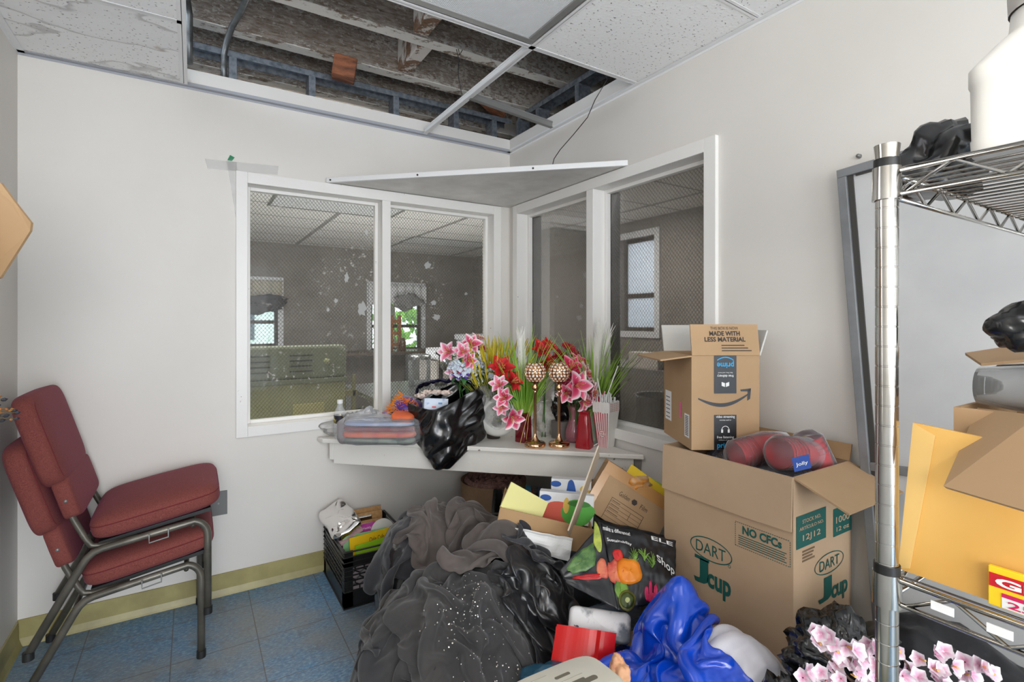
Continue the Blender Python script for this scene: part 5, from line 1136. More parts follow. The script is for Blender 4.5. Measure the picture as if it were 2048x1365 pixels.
# left: pink lilies with pale hydrangea
b0 = St(938, 2.72)
bouquet('lily_bouquet', 'pale pink artificial lilies behind the bin bag by the left window', 'flowers', b0, [(P3(900, 705, 2.64), V((-0.8, -0.45, 0.2)), 1.0), (P3(940, 692, 2.66), V((-0.1, -0.8, 0.5)), 1.0), (P3(957, 700, 2.72), V((0.3, -0.6, 0.5)), 0.9), (P3(912, 740, 2.62), V((-0.5, -0.7, -0.2)), 0.9), (P3(955, 682, 2.75), V((0.2, -0.3, 0.9)), 0.8), (P3(925, 705, 2.62), V((-0.3, -0.8, 0.3)), 0.9), (P3(935, 722, 2.60), V((0.1, -0.9, 0.1)), 0.8)], [ORCH, LILY, LILY, ORCH, LILY], 0.068, seed=3, leaves=3)
def hydrangea(lab, c, rad, n, seed, base):
    T = thing('hydrangea', lab, 'flowers', base); rn = random.Random(seed); k = MB()
    for i in range(n):
        d = V((rn.gauss(0, 1), rn.gauss(0, 1), rn.gauss(0.3, 0.8))).normalized(); p = V(c) + V((d.x * rad[0], d.y * rad[1], d.z * rad[2]))
        flowergeo(k, toward(p, d + V((0, -0.2, 0.2))), 0.0135, 4, 0.95, 1.5, 0.25, 0.1, 0, seed + i, 2, 3)
    k.build('flower_cluster', HYD, T, smooth=True)
    k = MB()
    for i in range(14):
        d = V((rn.gauss(0, 1), rn.gauss(0, 1), rn.gauss(-0.3, 0.6))).normalized(); p = V(c) + V((d.x * rad[0], d.y * rad[1], d.z * rad[2])) * 0.8; Mx = frame(p, d, V((-d.y, d.x, 0.01)))
        k.grid(lambda u, v: (0.06 * v, (u - 0.5) * 0.03 * math.sin(math.pi * min(1, v + 0.05)), 0.01 * math.sin(math.pi * v)), 4, 5, 0, Mx)
    k.build('leaves', LEAFM, T, smooth=True); MB().tube([V(base), V(c)], 0.005, 6).build('stem', STEMM, T)
hydrangea('pale blue-white hydrangea cluster under the pale pink lilies', P3(935, 738, 2.64), (0.105, 0.05, 0.055), 300, 4, St(938, 2.69))
hydrangea('small pale blue flower cluster between the yellow grass and the red bloom', P3(982, 752, 2.66), (0.035, 0.03, 0.05), 40, 7, St(985, 2.66))
k = MB(); 
for i in range(7): flowergeo(k, toward(P3(906 + 5 * i, 752 + 3 * (i % 3), 2.58), V((0, -0.7, 0.6))), 0.014, 5, 0.8, 1.4, 0.3, 0.1, 0, i, 3, 4)
T = thing('violet_sprig', 'small violet flowers peeping over the bin bag', 'flowers', St(920, 2.6)); k.build('flowers', mat('violet_petal', (92, 56, 160), rough=0.7), T, smooth=True); MB().tube([St(920, 2.6), P3(920, 755, 2.59)], 0.002, 5).build('stem', STEMM, T)
# grasses
GRASS = mat('grass_green', (122, 172, 52), (172, 204, 84), scale=6, rough=0.55); GRASSY = mat('yellow_grass', (186, 170, 40), (222, 196, 50), scale=8, rough=0.6); GRASSD = mat('grass_dark', (124, 138, 46), (170, 164, 52), scale=6, rough=0.6)
def blades(k, base, n, L, spread, seed, r0=0.0022, bias=(0, 0), droop=0.25, br=0.02, m=0, zmin=0.55, right=None):
    rn = random.Random(seed)
    for i in range(n):
        a = rn.uniform(0, 6.283); s = spread * rn.random() ** 0.7; l = L * rn.uniform(zmin, 1.0)
        ox, oy = math.cos(a), math.sin(a); b0 = V(base) + V((ox * br * rn.random(), oy * br * rn.random(), 0))
        pts = []; 
        for q in range(7):
            v = q / 6; h = s * (v ** 1.5) + droop * s * v ** 3
            pts.append(b0 + RGT * (ox * h * l + bias[0] * v * v * l) + FWD * (oy * h * l * 0.6 + bias[1] * v * v * l) + V((0, 0, l * (v - 0.35 * s * v * v))))
        k.tube(pts, [r0, r0 * 1.05, r0, r0 * 0.9, r0 * 0.7, r0 * 0.45, r0 * 0.1], 4, m, flat=0.35, cap=False)
    return k
def plume(k, base, n, L, spread, seed, bias=(0, 0), z0=0.4):
    rn = random.Random(seed)
    for i in range(n):
        v0 = rn.uniform(z0, 0.95); a = rn.uniform(0, 6.283); st = V(base) + RGT * (bias[0] * v0 * v0 * L) + FWD * (bias[1] * v0 * v0 * L) + V((0, 0, L * v0))
        l = 0.09 * rn.uniform(0.5, 1.1); d = (V((0, 0, 1)) + RGT * (math.cos(a) * spread + bias[0]) + FWD * math.sin(a) * spread * 0.7).normalized()
        k.tube([st, st + d * l * 0.5 + RGT * math.cos(a) * 0.004, st + d * l + RGT * math.cos(a) * 0.012], [0.0018, 0.0014, 0.0004], 3, 0, cap=False)
    return k
PLUME = mat('white_plume', (238, 236, 228), rough=0.9)
b0 = St(987, 2.68); T = thing('yellow_grass', 'bunch of yellow-tipped ornamental grass in the window corner', 'plant', b0)
k = blades(MB(), b0, 150, 0.56, 0.50, 2, 0.0027); k.build('blades', GRASSD, T)
k = MB(); rn = random.Random(6)
for i in range(130):
    a = rn.uniform(0, 6.283); s = 0.45 * rn.random(); L = rn.uniform(0.36, 0.55); p = b0 + RGT * (math.cos(a) * s * L) + FWD * (math.sin(a) * s * L * 0.6) + V((0, 0, L - 0.1)); q = p + RGT * (math.cos(a) * s * 0.13) + V((0, 0, 0.09))
    k.tube([p, p.lerp(q, 0.5) + V((rn.gauss(0, 0.004), 0, 0)), q], [0.0036, 0.0046, 0.001], 5)
k.build('seed_heads', GRASSY, T); MB().lathe([(0, 0), (0.035, 0), (0.045, 0.09), (0.04, 0.09), (0.03, 0.005), (0, 0.005)], 20, 0, T4(b0)).build('pot', mat('dark_pot', (60, 54, 50), rough=0.5), T, smooth=True)
REDGL = mat('dark_red_glass', (120, 16, 28), rough=0.06, alpha=0.82, spec=0.8); REDG2 = mat('bright_red_glass', (176, 26, 40), rough=0.06, alpha=0.78, spec=0.8); PINKGL = mat('pink_glass', (190, 120, 134), rough=0.05, alpha=0.5, spec=0.9); CLGL = mat('clear_glass', (226, 236, 234), rough=0.04, alpha=0.26, spec=0.9)
def squarevase(T, c, w0, w1, h, m, neck=None, yaw=20, nm='vase_body'):
    prof = [(w0, 0.0), (w0, 0.004), (w1, h)] if neck is None else [(w0, 0), (w0, 0.004)] + neck
    k = MB(); n = 24
    def sqr(a, r): e = 0.35; return (math.copysign(abs(math.cos(a)) ** e, math.cos(a)) * r, math.copysign(abs(math.sin(a)) ** e, math.sin(a)) * r)
    vs = [(*sqr(2 * math.pi * q / n + 0.001, r), z) for r, z in prof for q in range(n)]
    fs = [(i * n + q, i * n + (q + 1) % n, (i + 1) * n + (q + 1) % n, (i + 1) * n + q) for i in range(len(prof) - 1) for q in range(n)] + [tuple(range(n))[::-1]]
    k.add(vs, fs, 0, T4(c) @ rotm(0, 0, yaw)); return k.build(nm, m, T, smooth=True, angle=40, solid=0.003)
b0 = S(1047, 883); T = thing('red_vase', 'dark red square vase holding tall grass, left of the candle holders', 'vase', b0); squarevase(T, b0, 0.033, 0.030, 0.15, REDGL)
T = thing('plume_grass', 'tall green grass with a white plume in the dark red vase', 'plant', b0 + V((0, 0, 0.01)))
k = blades(MB(), b0 + V((0, 0, 0.012)), 120, 0.60, 0.40, 9, 0.0034, bias=(0.04, 0), br=0.014); k.build('blades', GRASS, T)
k = plume(MB(), b0 + V((0, 0, 0.14)), 320, 0.38, 0.14, 5, bias=(-0.04, 0)); k.build('plume', PLUME, T)
# front-left pink and red blooms
bouquet('lily_spray', 'pink and white lilies trailing down the left side of the dark red vase', 'flowers', b0 + V((-0.03, 0.03, 0.10)), [(P3(1000, 772, 2.50), V((-0.6, -0.6, 0.5)), 0.85), (P3(1010, 795, 2.46), V((-0.7, -0.6, 0.1)), 0.9), (P3(1022, 832, 2.43), V((-0.1, -0.9, -0.35)), 1.1), (P3(1003, 815, 2.46), V((-0.5, -0.7, 0.0)), 0.7)], [ORCH, LILY, LILY, ORCH], 0.068, seed=8, leaves=2)
bouquet('red_amaryllis', 'bright red bloom at the left of the dark red vase', 'flowers', b0 + V((-0.03, 0.05, 0.12)), [(P3(1003, 740, 2.56), V((-0.4, -0.7, 0.5)), 1.15), (P3(1022, 765, 2.53), V((0.2, -0.8, 0.3)), 1.0)], AMAR, 0.066, seed=12, leaves=2, width=0.62)
bouquet('red_amaryllis', 'deep red bloom behind the left candle globe', 'flowers', St(1085, 2.70), [(P3(1082, 705, 2.70), V((-0.2, -0.7, 0.6)), 1.1), (P3(1097, 697, 2.72), V((0.5, -0.5, 0.7)), 0.95), (P3(1092, 728, 2.68), V((0.0, -0.9, 0.1)), 0.9)], AMAR, 0.068, seed=15, leaves=2, width=0.62)
bouquet('red_chrysanthemum', 'dark red spiky chrysanthemums between the candle globes and the white plume', 'flowers', St(1132, 2.72), [(P3(1134, 700, 2.70), V((0, -0.6, 0.8)), 0.85), (P3(1118, 716, 2.68), V((-0.3, -0.8, 0.5)), 0.9), (P3(1145, 716, 2.68), V((0.2, -0.9, 0.4)), 1.0)], MUM, 0.052, n=22, stam=False, seed=18, leaves=1, width=0.17, open_=1.2, recurve=0.5)
# gold candle holders
GOLD = mat('rose_gold', (232, 186, 144), rough=0.12, metal=1.0); BEAD = mat('crystal_bead', (250, 240, 230), rough=0.15, metal=0.15, spec=0.9)
def candleholder(px, py, lab):
    c = S(px, py); T = thing('candle_holder', lab, 'candle holder', c, 'gold candle holders'); M = T4(c)
    MB().lathe([(0, 0), (0.051, 0), (0.052, 0.004), (0.052, 0.016), (0.047, 0.021), (0.028, 0.025), (0.018, 0.033), (0.0085, 0.052), (0.0075, 0.062)], 40, 0, M).build('base', GOLD, T, smooth=True, angle=50)
    MB().lathe([(0.0075, 0.055), (0.0075, 0.262), (0.010, 0.268), (0.008, 0.274)], 20, 0, M).build('stem', GOLD, T, smooth=True)
    MB().lathe([(0.007, 0.270), (0.016, 0.282), (0.016, 0.294), (0.009, 0.302), (0.013, 0.308), (0.020, 0.314)], 24, 0, M).build('finial', GOLD, T, smooth=True)
    g = MB().lathe([(0.012, 0.312), (0.030, 0.322), (0.043, 0.340), (0.0465, 0.363), (0.042, 0.386), (0.033, 0.402), (0.032, 0.402), (0.041, 0.385), (0.0455, 0.363), (0.042, 0.341), (0.029, 0.3235)], 32, 0, M).build('globe', GOLD, T, smooth=True)
    k = MB(); cc = V((0, 0, 0.363)); rows = 7
    for r in range(rows):
        th = math.radians(-52 + 104 * r / (rows - 1)); n = max(8, int(17 * math.cos(th)))
        for q in range(n):
            a = 6.283 * (q + 0.5 * (r % 2)) / n; d = V((math.cos(th) * math.cos(a), math.cos(th) * math.sin(a), math.sin(th))); p = cc + V((d.x * 0.0475, d.y * 0.0475, d.z * 0.049))
            Mx = M @ toward(p, d)
            k.lathe([(0.0088, -0.001), (0.0088, 0.002), (0.0072, 0.003), (0.0066, 0.0005)], 8, 0, Mx); k.lathe([(0.0066, 0.0005), (0.0054, 0.004), (0.0, 0.0058)], 6, 1, Mx)
    k.build('crystal_beads', [GOLD, BEAD], g)
    MB().lathe([(0.0325, 0.399), (0.035, 0.402), (0.0325, 0.405), (0.031, 0.402), (0.0325, 0.399)], 32, 0, M).build('rim', GOLD, T, smooth=True)
candleholder(1070, 893, 'rose gold candle holder with beaded globe, the one nearer the dark red vase')
candleholder(1118, 893, 'rose gold candle holder with beaded globe, the one nearer the pink glass vase')
c = S(1098, 872); tag(bagblob(c + V((0.02, 0.05, 0.085)), (0.085, 0.06, 0.09), 44, 0.5, 2.4, 4, flat=SHZ + 0.001).build('plastic_bag', film('milky_bag_film', (240, 238, 232), 0.36, 0.15, 0.6), smooth=True), 'milky plastic bag bunched behind the two candle stems', 'plastic bag')
c = St(1118, 2.66); tag(bagblob(c + V((0.03, 0.0, 0.16)), (0.075, 0.04, 0.07), 45, 0.4, 2.4, 4).build('dark_bag', BAGK, smooth=True), 'dark plastic bundle behind the right candle stem', 'plastic bag')
tag(MB().box((-0.05, -0.04, 0), (0.05, 0.04, 0.092), 0, T4(St(1118, 2.66) + V((0.03, 0, 0)))).build('small_carton', mat('dim_carton', (120, 116, 112), rough=0.7)), 'grey carton under the dark plastic bundle behind the candle stems', 'carton')
k = plume(MB(), S(1060, 872) + V((0, 0, 0.03)), 160, 0.13, 0.8, 33, z0=0.35); T = thing('feather_tuft', 'small white feather tuft beside the left candle stem', 'feather', S(1060, 872)); k.build('barbs', PLUME, T); MB().tube([S(1060, 872), S(1060, 872) + V((0, 0, 0.14))], 0.0015, 5).build('quill', PLUME, T)
k = MB(); 
for (a, b_) in (((1040, 888), (1070, 790)), ((1052, 886), (1062, 805))): 
    p, q = S(*a), P3(b_[0], b_[1], 2.50); k.tube([p, p.lerp(q, 0.5) + V((0, 0, 0.02)), q], [0.0016, 0.0014, 0.0004], 5)
tag(k.build('dry_grass_blade', mat('straw_yellow', (206, 190, 120), rough=0.7)), 'pale dry grass blades leaning in front of the dark red vase', 'grass')
# vases on the right
c = S(1148, 884); T = thing('pink_vase', 'curvy pink glass vase under the big pink lilies', 'vase', c); M = T4(c)
MB().lathe([(0, 0.002), (0.038, 0.002), (0.043, 0.01), (0.046, 0.035), (0.042, 0.065), (0.028, 0.105), (0.024, 0.13), (0.028, 0.16), (0.037, 0.185), (0.035, 0.185), (0.026, 0.16), (0.022, 0.13), (0.026, 0.105), (0.040, 0.065), (0.043, 0.035), (0.038, 0.008), (0, 0.006)], 36, 0, M).build('vase_body', PINKGL, T, smooth=True)
bouquet('lily_bouquet', 'large hot pink lilies with white edges in the curvy pink vase', 'flowers', c + V((0, 0, 0.02)), [(P3(1149, 772, 2.48), V((-0.05, -0.95, 0.15)), 1.35), (P3(1141, 740, 2.56), V((-0.2, -0.6, 0.7)), 1.1), (P3(1165, 752, 2.55), V((0.4, -0.7, 0.4)), 1.05), (P3(1178, 785, 2.50), V((0.5, -0.8, -0.1)), 0.95), (P3(1128, 758, 2.57), V((-0.6, -0.7, 0.2)), 0.95), (P3(1155, 728, 2.62), V((0.1, -0.5, 0.8)), 0.9), (P3(1192, 797, 2.52), V((0.6, -0.6, -0.3)), 0.85), (P3(1132, 785, 2.52), V((-0.5, -0.8, -0.1)), 0.9), (P3(1163, 800, 2.50), V((0.15, -0.9, -0.35)), 0.95)], [LILY, LILYR, LILY, LILY, LILYR, LILYR, LILYR, LILY, LILY], 0.07, seed=22, leaves=3)
c = S(1169, 895); T = thing('red_vase', 'bright red square-based vase at the front edge of the shelf', 'vase', c)
squarevase(T, c, 0.037, 0.02, 0.2, REDG2, [(0.023, 0.150), (0.021, 0.158), (0.022, 0.168), (0.024, 0.172), (0.023, 0.174)], 30)
c = S(1194, 884) + V((-0.02, 0.0, 0)); T = thing('glass_vase', 'clear glass cylinder vase holding grass behind the popcorn boxes', 'vase', c); M = T4(c)
MB().lathe([(0, 0.003), (0.036, 0.003), (0.037, 0.2), (0.0355, 0.2), (0.0345, 0.008), (0, 0.008)], 32, 0, M).build('vase_body', CLGL, T, smooth=True, angle=50)
T = thing('plume_grass', 'tall green grass with wide white plumes in the clear glass vase', 'plant', c + V((0, 0, 0.01)))
k = blades(MB(), c + V((0, 0, 0.01)), 120, 0.62, 0.46, 19, 0.0036, bias=(0.05, 0), br=0.016); k.build('blades', GRASS, T)
k = plume(MB(), c + V((0, 0, 0.22)), 420, 0.34, 0.18, 15, bias=(0.10, 0), z0=0.2); plume(k, c + V((0.015, 0.0, 0.22)), 220, 0.31, 0.2, 16, bias=(0.2, 0), z0=0.2); k.build('plume', PLUME, T)
k = MB().tube([S(1186, 893), S(1186, 893) + RGT * 0.05 + V((0, 0, 0.03))], 0.003, 8); tag(k.build('paper_straw', WHITEP), 'white straw lying tilted at the foot of the popcorn boxes', 'straw')
# popcorn boxes and straws
def popmat():
    m, nt, b = newmat('popcorn_stripes'); tc = node(nt, 'ShaderNodeTexCoord'); u, v, w = sepxyz(nt, tc.outputs['UV'])
    s = mth(nt, 'LESS_THAN', mth(nt, 'FRACT', mth(nt, 'MULTIPLY', u, 7.0)), 0.42); s = mth(nt, 'MULTIPLY', s, mth(nt, 'LESS_THAN', v, 0.90))
    nt.links.new(mix(nt, s, (240, 238, 234), (200, 40, 58)), b.inputs['Base Color']); b.inputs['Roughness'].default_value = 0.5; return m
POP, POPW = popmat(), mat('popcorn_white', (240, 238, 234), rough=0.55); POPR = mat('popcorn_red', (200, 40, 58), rough=0.55)
pc = S(1212, 893); Mp0 = T4(pc) @ rotm(0, 0, -74)
first = None
for i in range(5):
    T = thing('popcorn_box', ('striped popcorn box at the bottom of the nested stack, holding the straws' if i == 0 else 'popcorn box nested inside the striped stack, only its scalloped rim showing'), 'popcorn box', pc + V((0, 0, 0.0085 * i)), None if i == 0 else 'nested popcorn boxes')
    M = Mp0 @ T4((0, 0, 0.0085 * i)); wb, wt, h = 0.028, 0.047, 0.185
    def face(u, v, sx, sy):
        w = wb + (wt - wb) * v; s = (u - 0.5) * 2 * w; zz = h * v + (0.006 * abs(math.sin(u * math.pi * 5)) if v == 1 else 0)
        return (s, -w, zz) if sx == 0 else (w, s, zz) if sx == 1 else (-s, w, zz) if sx == 2 else (-w, -s, zz)
    MB().grid(lambda u, v: face(u, v, 0, 0), 20, 1, 0, M, uv=True).build('striped_panel', POP if i == 0 else POPW, T, solid=0.0006)
    for q in (1, 2, 3): MB().grid(lambda u, v: face(u, v, q, 0), 20, 1, 0, M, uv=True).build('side_panel', POPW, T, solid=0.0006)
    if i == 0:
        MB().box((-wb, -wb, 0), (wb, wb, 0.001), 0, M).build('bottom_panel', POPW, T)
    k = MB()
    for q in range(5):
        Mr = M @ frame((wt - 0.0005 + 0.0008, (q - 2) * 0.016, h - 0.006), (0, 1, 0), (0, 0, 1)); k.lathe([(0.0, 0.0006), (0.003, 0.0006)], 8, 0, Mr)
    k.build('red_dots', POPR, T)
    if i == 0:
        tl = math.degrees(math.atan2(wt - wb, h)); Mf = M @ frame((0, -(wb + (wt - wb) * 0.36) - 0.0022, h * 0.36), (1, 0, 0), (0, -(wt - wb) / h, 1))
        k = MB().grid(lambda u, v: (0.019 * v * math.cos(6.283 * u), 0.019 * v * math.sin(6.283 * u), 0.0), 28, 1, 0, Mf, wu=True); em = k.build('emblem', POPW, T)
        k = ring(MB(), 0.018, 0.018, 0.0022, Mf); fit_text(k, 'POP', Mf @ T4((0, 0.005, 0)), 0.018, 0.0075, bold=0.03); fit_text(k, 'CORN', Mf @ T4((0, -0.0055, 0)), 0.022, 0.0075, bold=0.03); k.build('emblem_print', POPR, em)
rn = random.Random(9)
mst = MB().tube([(0, 0, 0), (0, 0, 0.2)], 0.003, 8).build('paper_straw', WHITEP, smooth=True, loc=(0, 0, 0)); tag(mst, 'white straw standing in the bunch in the popcorn boxes', 'straw', 'straws in the popcorn boxes')
for i in range(34):
    o = mst if i == 0 else dup(mst); gx, gy = (i % 6 - 2.5) * 0.0112, (i // 6 - 2.5) * 0.0112
    p = Mp0 @ V((gx, gy, 0.062)); o.location = p; o.rotation_euler = (rn.gauss(0, 0.03) - gy * 1.5, rn.gauss(0, 0.03) + gx * 1.5, 0); o.scale = (1, 1, rn.uniform(0.9, 1.02))
for px0, py0, px1, py1, lab in ((1213, 795, 1236, 732, 'loose white straw sticking up highest behind the bunch'), (1203, 800, 1195, 757, 'loose white straw leaning left out of the popcorn boxes')):
    p, q = P3(px0, py0, 2.47), P3(px1, py1, 2.47); tag(MB().tube([p - (q - p) * 0.35, q], 0.003, 8).build('paper_straw', WHITEP, smooth=True), lab, 'straw')
# ================================================================== CLOTH HEAP (position-based cloth, settled onto the heap)
HG = 0.014; HN = (220, 260); HO = (-0.7, -0.6); HMAP = np.full(HN, -1.0)
def hm_idx(x, y): return np.clip(((x - HO[0]) / HG).astype(int), 0, HN[0] - 1), np.clip(((y - HO[1]) / HG).astype(int), 0, HN[1] - 1)
def hm_ellipsoid(c, r):
    xs = HO[0] + (np.arange(HN[0]) + 0.5) * HG; ys = HO[1] + (np.arange(HN[1]) + 0.5) * HG
    X, Y = np.meshgrid(xs, ys, indexing='ij'); q = 1 - ((X - c[0]) / r[0]) ** 2 - ((Y - c[1]) / r[1]) ** 2
    z = np.where(q > 0, c[2] + r[2] * np.sqrt(np.maximum(q, 0)), -1.0); np.maximum(HMAP, z, out=HMAP)
def hm_cloth(P):
    i, j = hm_idx(P[..., 0], P[..., 1])
    for a in (0, 1):
        for b in (0, 1): np.maximum.at(HMAP, (np.clip(i + a, 0, HN[0] - 1), np.clip(j + b, 0, HN[1] - 1)), P[..., 2])
def blur(Hm):
    return (Hm + np.roll(Hm, 1, 0) + np.roll(Hm, -1, 0) + np.roll(Hm, 1, 1) + np.roll(Hm, -1, 1)) / 5
CG = Matrix((RGT, FWD, V((0, 0, 1)))).transposed()         # (right, forward, up) -> room
def rf(r, f, z=0.0): return CG @ V((r, f, z))
def drape(name, center, size, n, comp, seed, mats, lab, cat='cloth', rot=0, steps=130, drop=0.10, amp=0.03, pins=(), grp=None, thick=0.003, walls=None, fr=0.97, update=True, sub=1, bend=0.4, wave=2.4, fold=0.05, nf=(5, 3.5)):
    rng = np.random.RandomState(seed); nx, ny = n; lx, ly = size[0] / (nx - 1), size[1] / (ny - 1)
    U, Vv = np.meshgrid(np.linspace(-0.5, 0.5, nx), np.linspace(-0.5, 0.5, ny), indexing='ij')
    def sm(sc, a):
        o = np.zeros_like(U)
        for k in range(7):
            kx, ky = rng.normal(0, sc, 2); o += np.sin(2 * np.pi * (kx * U + ky * Vv) + rng.uniform(0, 6.28))
        return a * o / 2.6
    x = U * size[0] * comp[0] + sm(wave, amp); y = Vv * size[1] * comp[1] + sm(wave, amp)
    ca, sa = math.cos(R(rot)), math.sin(R(rot)); X = ca * x - sa * y + center[0]; Y = sa * x + ca * y + center[1]
    Hm = blur(blur(HMAP)); i, j = hm_idx(X, Y)
    F = np.zeros_like(U); wsum = np.zeros_like(U) + 1e-6
    for q in range(3):
        gu, gv = rng.uniform(-0.45, 0.45, 2); th = np.arctan2(Vv - gv, U - gu); rr = np.hypot(U - gu, Vv - gv); w = np.exp(-(rr / 0.33) ** 2) * np.minimum(1, rr / 0.12)
        F += w * (0.5 + 0.5 * np.sin(nf[0] * th + rng.uniform(0, 6.28) + sm(1.6, 1.0))); wsum += w
    al = rng.uniform(0, 3.14); F += 0.55 * (0.5 + 0.5 * np.sin(6.28 * nf[1] * (U * math.cos(al) + Vv * math.sin(al)) + sm(1.8, 1.8))); wsum += 0.55
    F = (F / wsum) ** 1.3
    P = np.stack([X, Y, np.maximum(Hm[i, j], 0) + drop * 0.3 + fold * F + np.abs(sm(wave, amp * 0.4))], -1); Q = P.copy()
    pinset = []
    for (u, v, p) in pins:
        a, b = int((u) * (nx - 1)), int((v) * (ny - 1)); pinset.append((a, b, np.array(p)))
    def pairs(da, db, L, st, compress=True):
        """Jacobi-free checkerboard for neighbour offset (da, db)"""
        k = max(da, abs(db))
        for ph in range(2):
            ia = np.arange(0, nx - da); jb = np.arange(max(0, -db), ny - max(0, db))
            if da: ia = ia[(ia // da) % 2 == ph]
            else: jb = jb[(jb // abs(db)) % 2 == ph]
            if len(ia) == 0 or len(jb) == 0: continue
            I, J = np.ix_(ia, jb); A = P[I, J]; B = P[I + da, J + db]; d = B - A; l = np.sqrt((d * d).sum(-1, keepdims=True)) + 1e-9
            e = l - L
            if not compress: e = np.minimum(e, 0)
            c = d * (0.5 * st * e / l); P[I, J] += c; P[I + da, J + db] -= c
    ld = math.hypot(lx, ly); g = 0.0009; cm = 0.5 * (comp[0] + comp[1])
    for it in range(steps):
        vel = np.clip((P - Q) * 0.93, -0.02, 0.02); Q = P.copy(); vel[..., 2] -= g; P = P + vel
        sc = cm + (1 - cm) * min(1.0, it / (0.6 * steps)) ** 0.8; X1, Y1, D1 = lx * sc, ly * sc, ld * sc
        for rep in range(3):
            pairs(1, 0, X1, 1.0); pairs(0, 1, Y1, 1.0); pairs(1, 1, D1, 0.4); pairs(1, -1, D1, 0.4)
            for kk, kf in ((2, 0.985), (4, 0.94), (7, 0.80)): pairs(kk, 0, kk * X1 * kf, bend, False); pairs(0, kk, kk * Y1 * kf, bend, False)
        i, j = hm_idx(P[..., 0], P[..., 1]); h = np.maximum(Hm[i, j] + 0.006, 0.004); pen = P[..., 2] < h
        P[..., 2] = np.where(pen, np.minimum(h, P[..., 2] + 0.03), P[..., 2])
        P[pen, 0] -= (P[pen, 0] - Q[pen, 0]) * fr; P[pen, 1] -= (P[pen, 1] - Q[pen, 1]) * fr; 
        Q[pen, 2] = P[pen, 2]
        if walls is not None:
            wx = P[..., 0] > walls[0]; wy = P[..., 1] > walls[1]; inside = (P[..., 1] > walls[2]) & wx & (P[..., 2] < walls[3]) if len(walls) > 3 else wx
            P[inside, 0] = walls[0]
        for a, b, p in pinset:
            k = min(1.0, it / (steps * 0.3)); P[a, b] = P[a, b] * (1 - k) + p * k; Q[a, b] = P[a, b]
    if update: hm_cloth(P)
    mb = MB(); mb.v = [V(p) for p in P.reshape(-1, 3)]
    idx = lambda a, b: a * ny + b
    mb.f = [(idx(a, b), idx(a + 1, b), idx(a + 1, b + 1), idx(a, b + 1)) for a in range(nx - 1) for b in range(ny - 1)]; mb.mi = [0] * len(mb.f)
    uu = np.linspace(0, 1, nx); vv = np.linspace(0, 1, ny)
    mb.uv = {idx(a, b): (uu[a], vv[b]) for a in range(nx) for b in range(ny)}
    o = mb.build(name, mats, smooth=True, solid=thick, subsurf=sub); tag(o, lab, cat, grp); return o, P
def cloth_mat(name, c1, c2, rough=0.85, sheen=0.3, sequins=0.0, spec=0.3, metal=0.0):
    m, nt, b = newmat(name); co = coords(nt); w = noise_tex(nt, co, 5, 4, 0.6); fine = noise_tex(nt, co, 500, 2)
    nt.links.new(ramp(nt, w, [(0.35, c1), (0.7, c2)]), b.inputs['Base Color']); b.inputs['Roughness'].default_value = rough
    b.inputs['Sheen Weight'].default_value = sheen; b.inputs['Specular IOR Level'].default_value = spec; b.inputs['Metallic'].default_value = metal
    bump_to(nt, b, fine, 0.15, 0.001); return m
BLKC = cloth_mat('faded_black_cloth', (52, 52, 54), (76, 73, 71)); BLKB = cloth_mat('brownish_black_cloth', (80, 73, 70), (106, 96, 91), 0.8); BLKD = cloth_mat('deep_black_cloth', (46, 46, 50), (66, 66, 70))
SATIN = cloth_mat('black_satin', (20, 21, 24), (34, 35, 38), 0.28, 0.1, spec=0.8); BSAT = cloth_mat('blue_satin', (4, 62, 186), (8, 80, 208), 0.2, 0.0, spec=0.9); WSAT = cloth_mat('white_satin', (214, 212, 222), (232, 230, 236), 0.35, 0.2, spec=0.6)
# what the clothes lie on: two stuffed black bags and a carton underneath
def stuffed(nm, lab, c, r, seed, m, cat='bag'):
    hm_ellipsoid(c, [q * 1.03 for q in r]); return tag(bagblob(c, r if seed == 51 else (r[0] * 0.8, r[1] * 0.8, r[2] * (0.86 if seed == 56 else 0.97)), seed, 0.10 if seed == 51 else 0.04, 2.2, 4, flat=0.002).build(nm, m, smooth=True), lab, cat)
BAGSH = mat('creased_black_bag', (26, 26, 28), rough=0.25, spec=0.6, bump=0.4, bscale=16, bdist=0.008)
stuffed('stuffed_bag', 'black plastic sack showing at the left edge of the clothes heap, by the crate', rf(-0.36, 2.13, 0.25), (0.21, 0.20, 0.27), 51, mat('silvery_black_bag', (40, 40, 42), (150, 148, 140), scale=12, lo=0.6, hi=0.72, rough=0.2, spec=0.8, bump=0.5, bscale=14))
stuffed('stuffed_bag', 'black sack buried under the front of the clothes heap', rf(-0.19, 1.66, 0.17), (0.27, 0.32, 0.23), 52, BAGSH)
stuffed('stuffed_bag', 'black sack buried between the clothes heap and the blue satin', rf(0.10, 1.72, 0.15), (0.22, 0.24, 0.21), 53, BAGSH)
hm_ellipsoid(rf(-0.20, 2.12, 0.25), (0.17, 0.16, 0.29)); hm_ellipsoid(rf(-0.24, 1.25, 0.05), (0.25, 0.25, 0.16))
stuffed('stuffed_bag', 'black sack lowest at the near end of the clothes heap', rf(-0.25, 1.26, 0.08), (0.22, 0.22, 0.12), 54, BAGSH)
stuffed('stuffed_bag', 'black sack holding up the top of the clothes heap below the insulation roll', rf(-0.20, 2.12, 0.26), (0.16, 0.15, 0.27), 55, BAGSH)
def c2(r, f): p = rf(r, f); return (p.x, p.y)
drape('black_garment', c2(-0.27, 1.96), (0.85, 1.15), (84, 100), (0.62, 0.62), 3, BLKD, 'deep black garment hanging down the left back of the heap beside the crate', 'clothing', rot=-20, amp=0.03)
